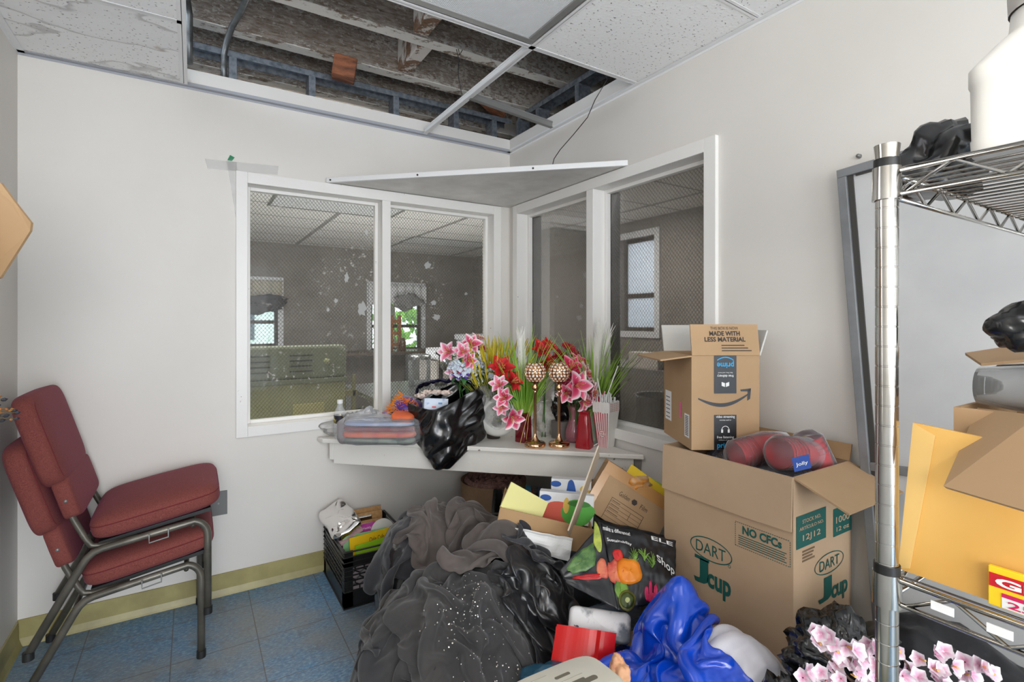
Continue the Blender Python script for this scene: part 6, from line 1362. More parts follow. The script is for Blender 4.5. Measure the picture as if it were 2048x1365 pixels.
drape('black_garment', c2(-0.20, 1.50), (0.82, 1.10), (76, 98), (0.64, 0.66), 7, BLKC, 'faded black garment spread down the left front of the heap to the floor', 'clothing', rot=12, amp=0.03)
drape('black_garment', c2(-0.18, 2.10), (0.70, 0.74), (76, 76), (0.58, 0.58), 11, BLKB, 'brownish black garment bunched on top of the heap', 'clothing', rot=30, amp=0.03)
stuffed('stuffed_bag', 'black sack under the brown-grey bundle in front of the bin', rf(-0.03, 1.87, 0.30), (0.14, 0.13, 0.29), 58, BAGSH)
drape('black_trousers', c2(-0.20, 1.50), (0.70, 0.95), (74, 90), (0.58, 0.66), 17, BLKC, 'grey-black trousers lying across the middle front of the heap', 'clothing', rot=-15, amp=0.03)
oS, PS = drape('sequined_top', c2(-0.08, 1.44), (0.62, 0.80), (66, 80), (0.62, 0.74), 19, BLKC, 'black top scattered with tiny sequins at the front right of the heap', 'clothing', rot=-8, amp=0.035)
drape('black_garment', c2(-0.05, 1.88), (0.66, 0.58), (56, 50), (0.55, 0.6), 13, BLKB, 'brown-grey smooth bundle on the right of the heap, in front of the bin', 'clothing', rot=-35, amp=0.04)
# sequins: on the cloth surface, in two clusters
SEQ = mat('sequin', (236, 234, 226), rough=0.1, metal=0.8); rn = random.Random(31); k = MB(); 
cnt = 0
while cnt < 420:
    a = rn.gauss(40, 9) if rn.random() < 0.5 else rn.gauss(28, 7); b2 = rn.gauss(60, 8) if cnt % 2 else rn.gauss(30, 10)
    a, b2 = int(a), int(b2)
    if not (1 <= a < 64 and 1 <= b2 < 78): continue
    p = V(PS[a, b2]); e1, e2 = V(PS[a + 1, b2]) - p, V(PS[a, b2 + 1]) - p; nn = e1.cross(e2).normalized()
    if nn.z < 0: nn = -nn
    q = p + e1 * rn.random() + e2 * rn.random() + nn * 0.0032; cnt += 1; r_ = rn.uniform(0.0012, 0.0026)
    k.lathe([(0, 0.0012), (r_, 0.0004), (r_, -0.0004)], 6, 0, toward(q, nn + V((rn.gauss(0, .3), rn.gauss(0, .3), 0))))
ORG[oS.name] = V((0, 0, 0)) + oS.location
sq = k.build('sequins', SEQ, oS); sq['kind'] = 'stuff'
drape('black_satin', c2(0.13, 1.62), (0.52, 0.62), (64, 74), (0.50, 0.60), 23, SATIN, 'shiny black satin cloth between the heap and the red folder', 'cloth', rot=10, amp=0.03)
drape('black_satin', c2(0.10, 1.86), (0.34, 0.42), (48, 54), (0.62, 0.62), 27, BLKD, 'black cloth lying against the foot of the round bin', 'cloth', rot=60, amp=0.03)
# ------------------------------------------------------------------ red folder, white package, shopping bag, blue and white satin
T = thing('storage_carton', 'cardboard box hidden under the shopping bag and the satin', 'box', rf(0.42, 1.52))
Mx = Matrix.Translation(rf(0.24, 1.33)) @ Matrix.Rotation(-YAW, 4, 'Z'); openbox(T, 0.36, 0.36, 0.30, Mx, KRAFTD); MB().box((0.0, 0.0, 0.301), (0.36, 0.36, 0.305), 0, Mx).build('lid_flap', KRAFTD, T)
Mb = basis(1166, 1302, 1.46, -3, -10, -32); REDF = mat('red_glossy', (214, 30, 28), (196, 18, 22), scale=4, rough=0.22)
T = thing('red_folder', 'glossy red folded bag lying in front of the white package', 'bag', Mb.translation)
k = MB(); k.grid(lambda u, v: (-0.085 + 0.17 * u + 0.012 * (v - 0.5), -0.07 + 0.125 * v, 0.022 * math.sin(math.pi * u) + (0.012 if u > 0.72 else 0)), 16, 10, 0, Mb); k.build('front_panel', REDF, T, solid=0.004)
k = MB(); k.grid(lambda u, v: (-0.085 + 0.16 * u, -0.07 + 0.12 * v, -0.05 - 0.01 * u), 4, 4, 0, Mb); k.build('back_panel', REDF, T, solid=0.004)
MB().box((0.08, -0.07, -0.05), (0.088, 0.055, 0.012), 0, Mb).build('side_gusset', REDF, T)
Mb = basis(1200, 1252, 1.56, -6, -4, -35)
k = MB(); superbox(k, (0.19, 0.085, 0.05), Mb, 0.5, 0.3, 32, 12)
k.v = [p + V((noise.noise(p * 20), noise.noise(p * 20 + V((5, 0, 0))), noise.noise(p * 24))) * 0.008 for p in k.v]
tag(k.build('white_package', mat('white_grey_print', (232, 230, 230), (110, 114, 122), scale=9, lo=0.5, hi=0.6, rough=0.35), smooth=True), 'white and grey plastic package behind the red folder', 'package')
tag(bagblob(at(1215, 1232, 1.62), (0.13, 0.05, 0.03), 62, 0.4, 2.6, 4).build('denim_scrap', mat('slate_blue_plastic', (74, 92, 112), (50, 64, 80), scale=7, rough=0.35), smooth=True), 'slate blue crumpled fabric below the shopping bag', 'cloth')
tag(bagblob(at(1100, 1372, 1.40), (0.07, 0.08, 0.05), 63, 0.3, 2.2, 4).build('teal_package', mat('teal_plastic', (34, 84, 110), (150, 40, 44), scale=6, lo=0.55, hi=0.66, rough=0.3), smooth=True), 'teal and red package glimpsed under the sequined top', 'package')
# shopping bag with vegetables
VB = mat('black_woven_poly', (30, 32, 36), (22, 22, 26), scale=5, rough=0.28, spec=0.6, bump=0.25, bscale=14)
q = dict(TL=at(1203, 1046, 1.72), TM=at(1262, 1050, 1.72), TR=at(1352, 1082, 1.70), BL=at(1236, 1221, 1.52), BR=at(1350, 1203, 1.56), GL=at(1119, 1149, 1.62), GB=at(1130, 1166, 1.60))
T = thing('shopping_bag', 'black shopping bag printed with vegetables, slumped beside the tall carton', 'bag', q['BL'])
def face_pt(u, v, lift=0.0):
    top = q['TL'].lerp(q['TR'], u); bot = q['BL'].lerp(q['BR'], u); p = bot.lerp(top, v)
    nn = (q['BR'] - q['BL']).cross(q['TL'] - q['BL']).normalized()
    if nn.dot(FWD) > 0: nn = -nn
    p = p + nn * (0.020 * math.sin(math.pi * u) * math.sin(math.pi * v) + 0.006 * noise.noise(V((u * 5, v * 6, 2))) + 0.004 * noise.noise(V((u * 13, v * 9, 5))) + lift)
    return p
def gus_pt(u, v, lift=0.0):
    """left gusset: v along TL-BL edge, u from the edge to the outer corner"""
    edge = q['BL'].lerp(q['TL'], v); out = q['GB'].lerp(q['GL'], v) if False else q['GB'].lerp(q['GL'] + V((0, 0, 0.01)), v)
    p = edge.lerp(out, u); nn = (q['GL'] - q['BL']).cross(q['TL'] - q['BL']).normalized()
    if nn.dot(FWD) > 0: nn = -nn
    return p + nn * (0.004 * noise.noise(V((u * 6, v * 6, 9))) + lift)
MB().grid(lambda u, v: face_pt(u, v), 40, 40).build('front_panel', VB, T, smooth=True, solid=0.001)
MB().grid(lambda u, v: gus_pt(u, v), 20, 30).build('side_gusset', VB, T, smooth=True, solid=0.001)
bk = FWD * 0.11 + V((0, 0, -0.03))
MB().grid(lambda u, v: face_pt(u, v) + bk, 20, 20).build('back_panel', VB, T, smooth=True, solid=0.001)
def lug(name, pts, pf, m, lift=0.0025, rough=None):
    k = MB(); c0 = (sum(p[0] for p in pts) / len(pts), sum(p[1] for p in pts) / len(pts)); n = len(pts)
    rings = (0.0, 0.35, 0.7, 1.0); vs = [pf(c0[0] + (p[0] - c0[0]) * r, c0[1] + (p[1] - c0[1]) * r, lift) for r in rings for p in pts]
    fs = [(a * n + i, a * n + (i + 1) % n, (a + 1) * n + (i + 1) % n, (a + 1) * n + i) for a in range(3) for i in range(n)]
    k.add(vs, fs); return k.build(name, m, T, smooth=True, solid=0.0004)
def oval(cx, cy, rx, ry, n=22, wob=0.1, seed=0): return [(cx + rx * math.cos(6.283 * i / n) * (1 + wob * noise.noise(V((math.cos(6.283 * i / n) * 1.5, math.sin(6.283 * i / n) * 1.5, seed)))), cy + ry * math.sin(6.283 * i / n) * (1 + wob * noise.noise(V((math.sin(6.283 * i / n) * 1.5, math.cos(6.283 * i / n) * 1.5, seed))))) for i in range(n)]
vm = lambda nm, a, b=None, s=30: mat(nm, a, b, scale=s, rough=0.35)
lug('broccoli_print', oval(0.55, 0.70, 0.34, 0.24, 26, 0.5, 3), gus_pt, vm('broccoli', (96, 130, 70), (56, 92, 52), 60)); lug('leaf_print', oval(0.14, 0.86, 0.08, 0.2, 20, 0.4, 4), gus_pt, vm('pale_leaf', (190, 200, 90), (130, 150, 60)))
lug('tomato_slice_print', oval(0.16, 0.45, 0.12, 0.14, 20, 0.3, 5), gus_pt, vm('salmon', (226, 130, 96), (196, 70, 60))); lug('red_pepper_print', oval(0.5, 0.36, 0.36, 0.06, 20, 0.3, 6), gus_pt, vm('chilli', (206, 40, 40), (160, 24, 30)))
lug('grey_print', oval(0.06, 0.40, 0.117, 0.143, 20, 0.4, 2), face_pt, vm('salmon', (226, 130, 96))); lug('tomato_print', oval(0.14, 0.60, 0.072, 0.072, 20, 0.1, 7), face_pt, vm('tomato', (222, 48, 40), (190, 30, 30)))
lug('pepper_print', oval(0.26, 0.40, 0.195, 0.169, 26, 0.25, 8), face_pt, vm('orange_pepper', (240, 140, 30), (226, 104, 20), 14), 0.003); lug('radish_print', oval(0.10, 0.20, 0.104, 0.104, 20, 0.2, 9), face_pt, vm('pale_green', (120, 160, 60), (80, 120, 40)))
lug('kiwi_rind_print', oval(0.17, 0.08, 0.137, 0.111, 24, 0.05, 9), face_pt, vm('kiwi_rind', (110, 110, 50), (90, 84, 40)), 0.003); lug('kiwi_print', oval(0.17, 0.08, 0.111, 0.088, 24, 0.05, 9), face_pt, vm('kiwi', (70, 84, 30), (40, 50, 20)), 0.0036); lug('kiwi_core_print', oval(0.17, 0.08, 0.036, 0.029, 20, 0.05, 9), face_pt, vm('kiwi_core', (190, 196, 130), (170, 180, 110)), 0.0042)
for i, (cx, cy, rx, ry) in enumerate(((0.50, 0.14, 0.035, 0.09), (0.57, 0.18, 0.03, 0.12), (0.66, 0.15, 0.035, 0.10), (0.60, 0.08, 0.10, 0.06))): lug('dragonfruit_print', oval(cx, cy, rx, ry, 18, 0.3, i), face_pt, vm('dragonfruit', (216, 40, 100), (180, 24, 70)))
k = MB(); rn = random.Random(8)
for (bx_, by_) in ((0.36, 0.55), (0.50, 0.58), (0.62, 0.50)):
    for i in range(26):
        a = rn.uniform(0.3, 2.8); l = rn.uniform(0.05, 0.17); x0, y0 = bx_ + rn.uniform(-0.02, 0.02), by_ + rn.uniform(-0.05, 0.05)
        k.tube([face_pt(x0, y0, 0.003), face_pt(x0 + l * 0.3 * math.cos(a), y0 + l * 0.5 * math.sin(a), 0.003), face_pt(x0 + 0.6 * l * math.cos(a), y0 + l * math.sin(a), 0.003)], 0.0008, 3)
k.build('dill_print', vm('dill', (150, 190, 90), (110, 150, 60)), T)
def facetext(txt, u0, v0, u1, h, m, rise=0.0):
    k0 = MB(); text_geo(k0, txt, 1.0, Matrix(), 0, 'LEFT', 0.012, thick=0.0); xs = [p.x for p in k0.v]; ys = [p.y for p in k0.v]; k = MB()
    vs = [face_pt(u0 + (u1 - u0) * (p.x - min(xs)) / (max(xs) - min(xs)), v0 + rise * (p.x - min(xs)) / (max(xs) - min(xs)) + h * (p.y - min(ys)) / (max(ys) - min(ys)), 0.0035) for p in k0.v]
    k.add(vs, k0.f); return k
k1 = facetext('make a difference!', 0.0, 0.90, 0.36, 0.06, None, -0.02); k2 = facetext('Sustainability', 0.03, 0.76, 0.36, 0.05, None, -0.03); k3 = facetext('Shop', 0.70, 0.52, 0.98, 0.16, None, -0.16); k4 = facetext('ELE', 0.66, 0.90, 0.95, 0.07, None, -0.03)
for kk in (k1, k2, k3, k4): kk.build('wording', PRINTW, T)
# heap under the satin
hm_ellipsoid(rf(0.42, 1.52, 0.1), (0.22, 0.20, 0.24))
stuffed('stuffed_bag', 'white sack buried under the blue and white satin', rf(0.57, 1.27, 0.22), (0.15, 0.17, 0.31), 56, mat('white_sack', (206, 204, 206), rough=0.5))
stuffed('stuffed_bag', 'sack buried under the left half of the blue satin', rf(0.32, 1.28, 0.17), (0.15, 0.19, 0.27), 59, BAGSH)
drape('white_satin', c2(0.565, 1.26), (0.84, 0.84), (76, 76), (0.36, 0.36), 45, WSAT, 'white satin cloth spilling out below the blue satin', 'cloth', rot=20, fold=0.09, nf=(6, 4), amp=0.04, walls=(1.405, 99, 0.76, 0.9))
ap = at(1362, 1148, 1.42)
stuffed('stuffed_bag', 'upright sack under the peak of the blue satin', (ap.x - 0.005, ap.y, 0.28), (0.085, 0.085, 0.335), 57, BAGSH)
drape('blue_satin', c2(0.325, 1.37), (0.76, 0.76), (84, 80), (0.56, 0.60), 43, BSAT, 'royal blue satin cloth peaked up against the tall carton', 'cloth', rot=-30, amp=0.03, walls=(1.405, 99, 0.76, 0.9), steps=150)
# tan garment scrap between blue folds, slotted white plastic in the foreground
tag(bagblob(at(1240, 1350, 1.16), (0.020, 0.025, 0.04), 66, 0.3, 2.4, 4).build('tan_doll_cloth', mat('tan_print', (214, 160, 120), (168, 60, 50), scale=12, lo=0.5, hi=0.62, rough=0.6), smooth=True), 'tan printed scrap peeping out left of the blue satin', 'cloth')
GREYP = mat('warm_white_plastic', (214, 210, 196), (204, 199, 184), scale=5, rough=0.4)
pm = [at(1040, 1352, 0.93), at(1122, 1301, 0.99), at(1150, 1306, 0.985), at(1232, 1372, 0.87), at(1130, 1480, 0.80), at(1030, 1420, 0.85)]
cc = at(1132, 1376, 0.90); ex = (at(1225, 1362, 0.90) - at(1050, 1362, 0.90)).normalized(); ey = (at(1135, 1305, 0.985) - at(1130, 1420, 0.83)).normalized(); Mx = frame(cc, ex, ey) @ rotm(0, 0, 32)
T = thing('slotted_cover', 'cream plastic cover with vent slots at the bottom edge of the photo', 'cover', cc)
out = []
for i in range(48):
    a = 6.283 * i / 48; e = 0.42; out.append((math.copysign(abs(math.cos(a)) ** e, math.cos(a)) * 0.105, math.copysign(abs(math.sin(a)) ** e, math.sin(a)) * 0.062))
k = MB(); n = len(out)
lv = [(1.0, -0.03), (1.0, -0.006), (0.97, 0.0), (0.92, 0.002)]
vs = [(x * s, y * s, z) for s, z in lv for x, y in out]; fs = [(a * n + i, a * n + (i + 1) % n, (a + 1) * n + (i + 1) % n, (a + 1) * n + i) for a in range(3) for i in range(n)] + [tuple(range(3 * n, 4 * n))]
k.add(vs, fs, 0, Mx); k.build('shell', GREYP, T, smooth=True, angle=35)
SLOT = mat('dark_slot_brown', (104, 98, 84), rough=0.6)
for (x, y, L, w) in ((-0.045, 0.012, 0.036, 0.007), (0.012, 0.026, 0.034, 0.007), (0.0, 0.0, 0.085, 0.006), (0.04, -0.008, 0.05, 0.012), (-0.02, -0.024, 0.06, 0.007)):
    k = MB(); pts = []
    for i in range(16):
        a = 6.283 * i / 16; pts.append((x + (L / 2 - w / 2) * (1 if math.cos(a) > 0 else -1) + math.cos(a) * w / 2, y + math.sin(a) * w / 2, 0.0021))
    k.prism(pts, (0, 0, 0.0006), 0, Mx); k.build('slot', SLOT, T)
k = MB()
for (x, y, L) in ((-0.06, 0.034, 0.03), (-0.03, 0.042, 0.035), (0.02, 0.013, 0.055), (-0.06, -0.006, 0.02)): rectface(k, x - L / 2, y - 0.0006, x + L / 2, y + 0.0006, Mx, z=0.0025)
k.build('fine_lettering', mat('faint_lettering', (170, 165, 150), rough=0.5), T)
tag(MB().box((-0.05, -0.05, 0), (0.05, 0.05, cc.z - 0.05), 0, Matrix.Translation((cc.x, cc.y, 0)) @ rotm(0, 0, 30)).build('appliance_stand', GREYP, bevel=0.01), 'cream plastic appliance body below the slotted cover', 'appliance')
# ================================================================== RIGHT SIDE: board, wire rack and what it carries
BFR = mat('board_frame_grey', (140, 142, 144), (124, 126, 128), scale=10, rough=0.35, metal=0.3); BSUR = mat('pale_grey_board', (206, 206, 205), (197, 197, 197), scale=4, rough=0.4, bump=0.1, bscale=30); BEDG = mat('dark_board_edge', (62, 60, 56), rough=0.6)
TLp = onX(1678, 343, XB - 0.03); Mw = Matrix.Translation((XB - 0.03, TLp.y, TLp.z)) @ Matrix(((0, 0, -1, 0), (-1, 0, 0, 0), (0, 1, 0, 0), (0, 0, 0, 1))) @ rotm(0, 0, 4.2)
T = thing('display_board', 'tall pale grey framed board leaning crookedly on the right wall behind the rack', 'board', (XB - 0.02, 0.3, 0)); Wd, Hd = 1.25, 1.70; f = 0.026
for a, b in (((0, -f, 0), (Wd, 0, 0.018)), ((0, -Hd, 0), (Wd, -Hd + f, 0.018)), ((0, -Hd + f, 0), (f, -f, 0.018)), ((Wd - f, -Hd + f, 0), (Wd, -f, 0.018)), ((f, -0.93, 0.0), (Wd - f, -0.905, 0.016))): MB().box(a, b, 0, Mw).build('frame_rail', BFR, T, bevel=0.002)
MB().box((f, -Hd + f, 0.0), (f + 0.016, -f, 0.010), 0, Mw).build('inner_edge', BEDG, T); MB().box((f + 0.024, -f - 0.006, 0.001), (Wd - f, -f, 0.010), 0, Mw).build('inner_edge', BEDG, T)
MB().box((f, -Hd + f, -0.004), (Wd - f, -f, 0.004), 0, Mw).build('panel', BSUR, T)
# wire rack
CHR = mat('rack_chrome', (206, 204, 200), (178, 174, 166), scale=6, rough=0.14, metal=1.0); COLL = mat('black_sleeve', (26, 26, 26), rough=0.4)
RX0, RY0, RW, RL = 0.762, 0.301, 0.66, 1.0
T = thing('wire_rack', 'chrome wire shelving rack in the right foreground', 'rack', (RX0 + RW / 2, RY0 - RL / 2, 0))
def post(x, y):
    prof = [(0.0127, 0.02)]; z = 0.03
    while z < 1.535: prof += [(0.0127, z), (0.0122, z + 0.0004), (0.0122, z + 0.0018), (0.0127, z + 0.0022)]; z += 0.0254
    prof += [(0.0127, 1.535), (0.0132, 1.548), (0.0145, 1.561), (0.0125, 1.5615), (0.011, 1.55), (0.0, 1.548)]
    MB().lathe(prof, 28, 0, Matrix.Translation((x, y, 0))).build('post', CHR, T, smooth=True, angle=20)
    MB().lathe([(0.0, 0.0), (0.016, 0.0), (0.016, 0.02), (0.0, 0.022)], 20, 0, Matrix.Translation((x, y, 0))).build('foot', COLL, T, smooth=True, angle=50)
for x in (RX0, RX0 + RW):
    for y in (RY0, RY0 - RL): post(x, y)
def wshelf(z, nm):
    k = MB(); g = 0.020
    xs, ys = (RX0 + g * 0.7, RX0 + RW - g * 0.7), (RY0 - g * 0.7, RY0 - RL + g * 0.7)
    for zz, r in ((z, 0.0038), (z - 0.030, 0.0032)):
        for y in (RY0, RY0 - RL): k.tube([(RX0 + 0.013, y, zz), (RX0 + RW - 0.013, y, zz)], r, 8)
        for x in (RX0, RX0 + RW): k.tube([(x, RY0 - 0.013, zz), (x, RY0 - RL + 0.013, zz)], r, 8)
    s = k.build('shelf_rim', CHR, T, smooth=True)
    k = MB()
    def zig(p, q, n):
        p, q = V(p), V(q); pts = [p.lerp(q, i / n) + V((0, 0, 0 if i % 2 else -0.030)) for i in range(n + 1)]; k.tube(pts, 0.0026, 6)
    for x in (RX0, RX0 + RW): zig((x, RY0 - 0.02, z), (x, RY0 - RL + 0.02, z), 20)
    for y in (RY0, RY0 - RL): zig((RX0 + 0.02, y, z), (RX0 + RW - 0.02, y, z), 12)
    k.build('truss_wire', CHR, s, smooth=True)
    k = MB(); n = 26
    for i in range(1, n): k.tube([(RX0 + RW * i / n, RY0 - 0.002, z - 0.004), (RX0 + RW * i / n, RY0 - RL + 0.002, z - 0.004)], 0.0016, 5)
    for i in range(1, 4): k.tube([(RX0 + 0.002, RY0 - RL * i / 4, z - 0.012), (RX0 + RW - 0.002, RY0 - RL * i / 4, z - 0.012)], 0.003, 6)
    k.build('deck_wires', CHR, s, smooth=True)
    for x in (RX0, RX0 + RW):
        for y in (RY0, RY0 - RL):
            MB().lathe([(0.0135, z - 0.036), (0.0165, z - 0.036), (0.0158, z + 0.006), (0.0135, z + 0.006)], 24, 0, Matrix.Translation((x, y, 0))).build('corner_collar', CHR, s, smooth=True, angle=50)
            MB().lathe([(0.0132, z + 0.006), (0.0148, z + 0.006), (0.0146, z + 0.017), (0.0132, z + 0.017)], 24, 0, Matrix.Translation((x, y, 0))).build('sleeve', COLL, s, smooth=True, angle=50)
wshelf(1.526, ''); wshelf(1.003, ''); wshelf(0.10, '')
for px, py in ((1885, 1216), (2000, 1262)):
    p = onX(px, py, RX0 - 0.005); tag(MB().box((-0.0015, -0.011, -0.006), (0.0, 0.011, 0.004), 0, Matrix.Translation(p)).build('paper_tag', WHITEP), 'small white tag on the %s of the lower rack rim' % ('left stretch' if px < 1900 else 'right stretch'), 'tag')
ZS, ZM = 1.5305, 1.0075
# top shelf: black bag, white jug
c = at(1872, 322, 0.80); tag(bagblob((c.x, c.y - 0.005, ZS + 0.040), (0.065, 0.062, 0.058), 71, 0.45, 2.3, 4, flat=ZS + 0.0005).build('black_bag', BAGK, smooth=True), 'crumpled black bag on the top rack shelf beside the white jug', 'bag')
tag(bagblob((1.05, 0.05, ZS + 0.02), (0.10, 0.08, 0.03), 72, 0.5, 2.3, 4, flat=ZS + 0.0005).build('black_bag', BAGK, smooth=True), 'flat black bag seen from below through the top rack shelf', 'bag')
JUG = mat('milky_jug_plastic', (232, 229, 222), rough=0.35)
cj = V((0.864, 0.163, ZS)); T = thing('plastic_jug', 'white plastic jug on the top shelf of the wire rack', 'jug', cj); Mj = Matrix.Translation(cj) @ rotm(0, 0, 4)
k = MB(); n = 40
def sq(a, r, e=0.32): return (math.copysign(abs(math.cos(a)) ** e, math.cos(a)) * r, math.copysign(abs(math.sin(a)) ** e, math.sin(a)) * r)
prof = [(0.066, 0.0, .32), (0.072, 0.004, .32), (0.073, 0.02, .32), (0.072, 0.022, .32), (0.073, 0.085, .32), (0.0745, 0.088, .32), (0.0745, 0.105, .32), (0.070, 0.112, .35), (0.055, 0.135, .5), (0.045, 0.150, .8), (0.044, 0.175, 1.0), (0.04, 0.178, 1.0), (0.0, 0.18, 1.0)]
vs = [(*sq(2 * math.pi * q / n + 0.001, r, e), z) for r, z, e in prof for q in range(n)]
k.add(vs, [(i * n + q, i * n + (q + 1) % n, (i + 1) * n + (q + 1) % n, (i + 1) * n + q) for i in range(len(prof) - 1) for q in range(n)] + [tuple(range(n))[::-1]], 0, Mj); k.build('body', JUG, T, smooth=True, angle=50)
MB().lathe([(0.046, 0.176), (0.047, 0.20), (0.0, 0.202)], 30, 0, Mj).build('cap', mat('grey_cap', (196, 192, 186), rough=0.4), T, smooth=True, angle=50)
# lower shelf: manila envelope, carton with cups, food bag box
ENV = mat('manila_envelope', (226, 178, 96), (216, 164, 80), scale=4, rough=0.6); ENVD = mat('manila_flap', (230, 190, 116), rough=0.6)
xe = 0.787; pA, pB, pC, pD = onX(1797, 1119, xe), onX(1826, 846, xe + 0.012), onX(2075, 905, xe + 0.012), onX(2000, 1200, xe)
T = thing('manila_envelope', 'large yellow manila envelope standing on the lower rack shelf', 'envelope', pA)
pA = V((xe, pA.y, ZM)); ed = V((0, -1, 0)); hh = pB.z - ZM
k = MB(); k.prism([(xe, pA.y, ZM), (xe, pA.y - 0.24, ZM), (xe + 0.012, pA.y - 0.255, ZM + hh - 0.02), (xe + 0.012, pA.y - 0.012, ZM + hh)], (0.004, 0, 0)); k.build('body', ENV, T)
k = MB(); k.prism([(xe - 0.0008, pA.y, ZM + 0.001), (xe - 0.0008, pA.y - 0.013, ZM + 0.006), (xe + 0.0105, pA.y - 0.036, ZM + hh - 0.012), (xe + 0.0112, pA.y - 0.012, ZM + hh)], (-0.0008, 0, 0)); k.build('seal_flap', ENVD, T)
tag(MB().prism([(xe + 0.012, pA.y - 0.05, ZM), (xe + 0.012, pA.y - 0.26, ZM), (xe + 0.022, pA.y - 0.26, ZM + hh + 0.005), (xe + 0.022, pA.y - 0.08, ZM + hh - 0.01)], (0.003, 0, 0)).build('manila_envelope', ENVD), 'second manila envelope tucked behind the large yellow one', 'envelope')
Mk = Matrix.Translation((0.835, 0.255, ZM)) @ rotm(0, 0, -90); T = thing('open_carton', 'opened tan carton of clear cups on the lower rack shelf', 'box', (0.84, 0.225, ZM))
w, d, h = 0.36, 0.24, 0.215; openbox(T, w, d, h, Mk, KRAFT)
P1 = onX(1958, 817, 0.835)
fp = [at(1955, 816, 0.66), at(2075, 832, 0.56), at(2085, 1032, 0.50), at(1887, 973, 0.60)]
k = MB(); nn = (fp[1] - fp[0]).cross(fp[3] - fp[0]).normalized() * 0.004; k.prism(fp, nn); k.build('front_flap', KRAFT, T)
fp2 = [at(1930, 706, 0.80), at(2075, 684, 0.80), at(2085, 716, 0.66), at(1962, 727, 0.70)]
k = MB(); nn = (fp2[1] - fp2[0]).cross(fp2[3] - fp2[0]).normalized() * 0.004; k.prism(fp2, nn); k.build('back_flap', KRAFT, T)
CUPC = film('clear_cup', (246, 248, 248), 0.07, 0.06, 0.8); first = None
for r in range(2):
    for i in range(9):
        z0 = ZM + 0.15 + 0.0
        p = V((0.872 + 0.002 * r, 0.240 - 0.012 * i, ZM + 0.242))
        if first is None:
            Mx = Matrix.Translation(p) @ rotm(90, 0, 0) @ rotm(0, 0, 0)
            k = MB().lathe([(0.0, 0.0), (0.024, 0.0), (0.034, 0.085), (0.036, 0.087), (0.034, 0.089), (0.023, 0.003)], 24, 0, Matrix.Translation(p) @ rotm(90, 0, 0)); first = tag(k.build('clear_cup', CUPC, smooth=True, loc=p), 'clear plastic cup nested in the row lying in the tan carton', 'cup', 'clear cups in the tan carton')
        else:
            cdup = dup(first); cdup.location = p + V((0.072 * r, 0, 0.0))
c = at(2052, 655, 0.62); tag(bagblob(c, (0.035, 0.035, 0.028), 73, 0.3, 2.3, 4).build('black_bag', BAGK, smooth=True), 'black bag on the raised flap of the tan carton, at the right edge', 'bag')
GY, GR = mat('carton_yellow', (250, 206, 36), rough=0.4), mat('carton_red', (200, 26, 40), rough=0.4)
xg = 0.7765; g0 = onX(1976, 1255, xg); g1 = onX(1976, 1130, xg); T = thing('food_bag_box', 'yellow and red box of food bags at the right edge of the lower rack shelf', 'box', (xg, g0.y, ZM))
yl = g0.y; zb, ztop = ZM + 0.0005, g1.z; dz = ztop - zb
MB().box((xg, yl - 0.14, zb), (xg + 0.006, yl, ztop)).build('carton', GY, T, bevel=0.001)
Gf = frame((xg - 0.0004, yl, zb), (0, -1, 0), (0, 0, 1))
k = MB(); rectface(k, 0.001, dz * 0.50, 0.14, dz * 0.84, Gf); k.build('red_band', GR, T)
k = MB(); fit_text(k, 'GLAD', Gf @ Matrix.Translation((0.0475, dz * 0.66, 0.0006)), 0.082, dz * 0.22, bold=0.04); rectface(k, 0.012, dz * 0.03, 0.13, dz * 0.30, Gf); k.build('white_print', PRINTW, T)
k = MB(); rectface(k, 0.012, dz * 0.30, 0.13, dz * 0.40, Gf, z=0.0009); fit_text(k, '250', Gf @ Matrix.Translation((0.034, dz * 0.16, 0.0006)), 0.034, dz * 0.17, bold=0.02); k.build('magenta_print', mat('magenta_print', (200, 30, 90), rough=0.4), T)
# ------------------------------------------------------------------ big black bags and blossom spray below the rack
BIGB = mat('matte_black_sack', (30, 30, 34), rough=0.33, spec=0.55, bump=0.45, bscale=12, bdist=0.01)
c = at(1800, 1300, 1.22); tag(bagblob((c.x + 0.03, c.y - 0.07, 0.29), (0.26, 0.28, 0.31), 81, 0.16, 2.2, 5, flat=0.002).build('trash_bag', BIGB, smooth=True), 'big smooth black trash bag behind the rack post', 'trash bag')
c = at(1690, 1240, 1.13); tag(bagblob((c.x, c.y, 0.56), (0.10, 0.10, 0.09), 82, 0.6, 3.2, 5).build('trash_bag', mat('glossy_black_sack', (20, 20, 22), rough=0.18, spec=0.8, bump=0.6, bscale=20, bdist=0.01), smooth=True), 'knotted glossy black bag top beside the tall carton', 'trash bag')
c = at(1625, 1345, 1.06); tag(bagblob((c.x - 0.0, c.y, 0.36), (0.075, 0.09, 0.20), 83, 0.5, 2.8, 5).build('trash_bag', mat('glossy_black_sack', (20, 20, 22)), smooth=True), 'small black bag at the foot of the tall carton behind the blossoms', 'trash bag')
rn = random.Random(77); b0 = at(1800, 1420, 0.98); T = thing('blossom_spray', 'pale pink artificial cherry blossom spray in front of the black trash bags', 'flowers', b0, None)
twigs = MB(); first = None; spots = []
paths = [[(1800, 1420), (1700, 1360), (1650, 1310), (1628, 1262)], [(1800, 1420), (1730, 1345), (1690, 1310), (1660, 1275)], [(1800, 1420), (1760, 1360), (1740, 1320), (1720, 1300)], [(1800, 1420), (1690, 1390), (1640, 1365), (1610, 1345)], [(1800, 1420), (1830, 1370), (1815, 1330), (1790, 1300)], [(1800, 1420), (1880, 1370), (1890, 1340), (1870, 1310)], [(1800, 1420), (1900, 1380), (1940, 1350), (1930, 1325)], [(1800, 1420), (1740, 1400), (1700, 1380), (1665, 1340)]]
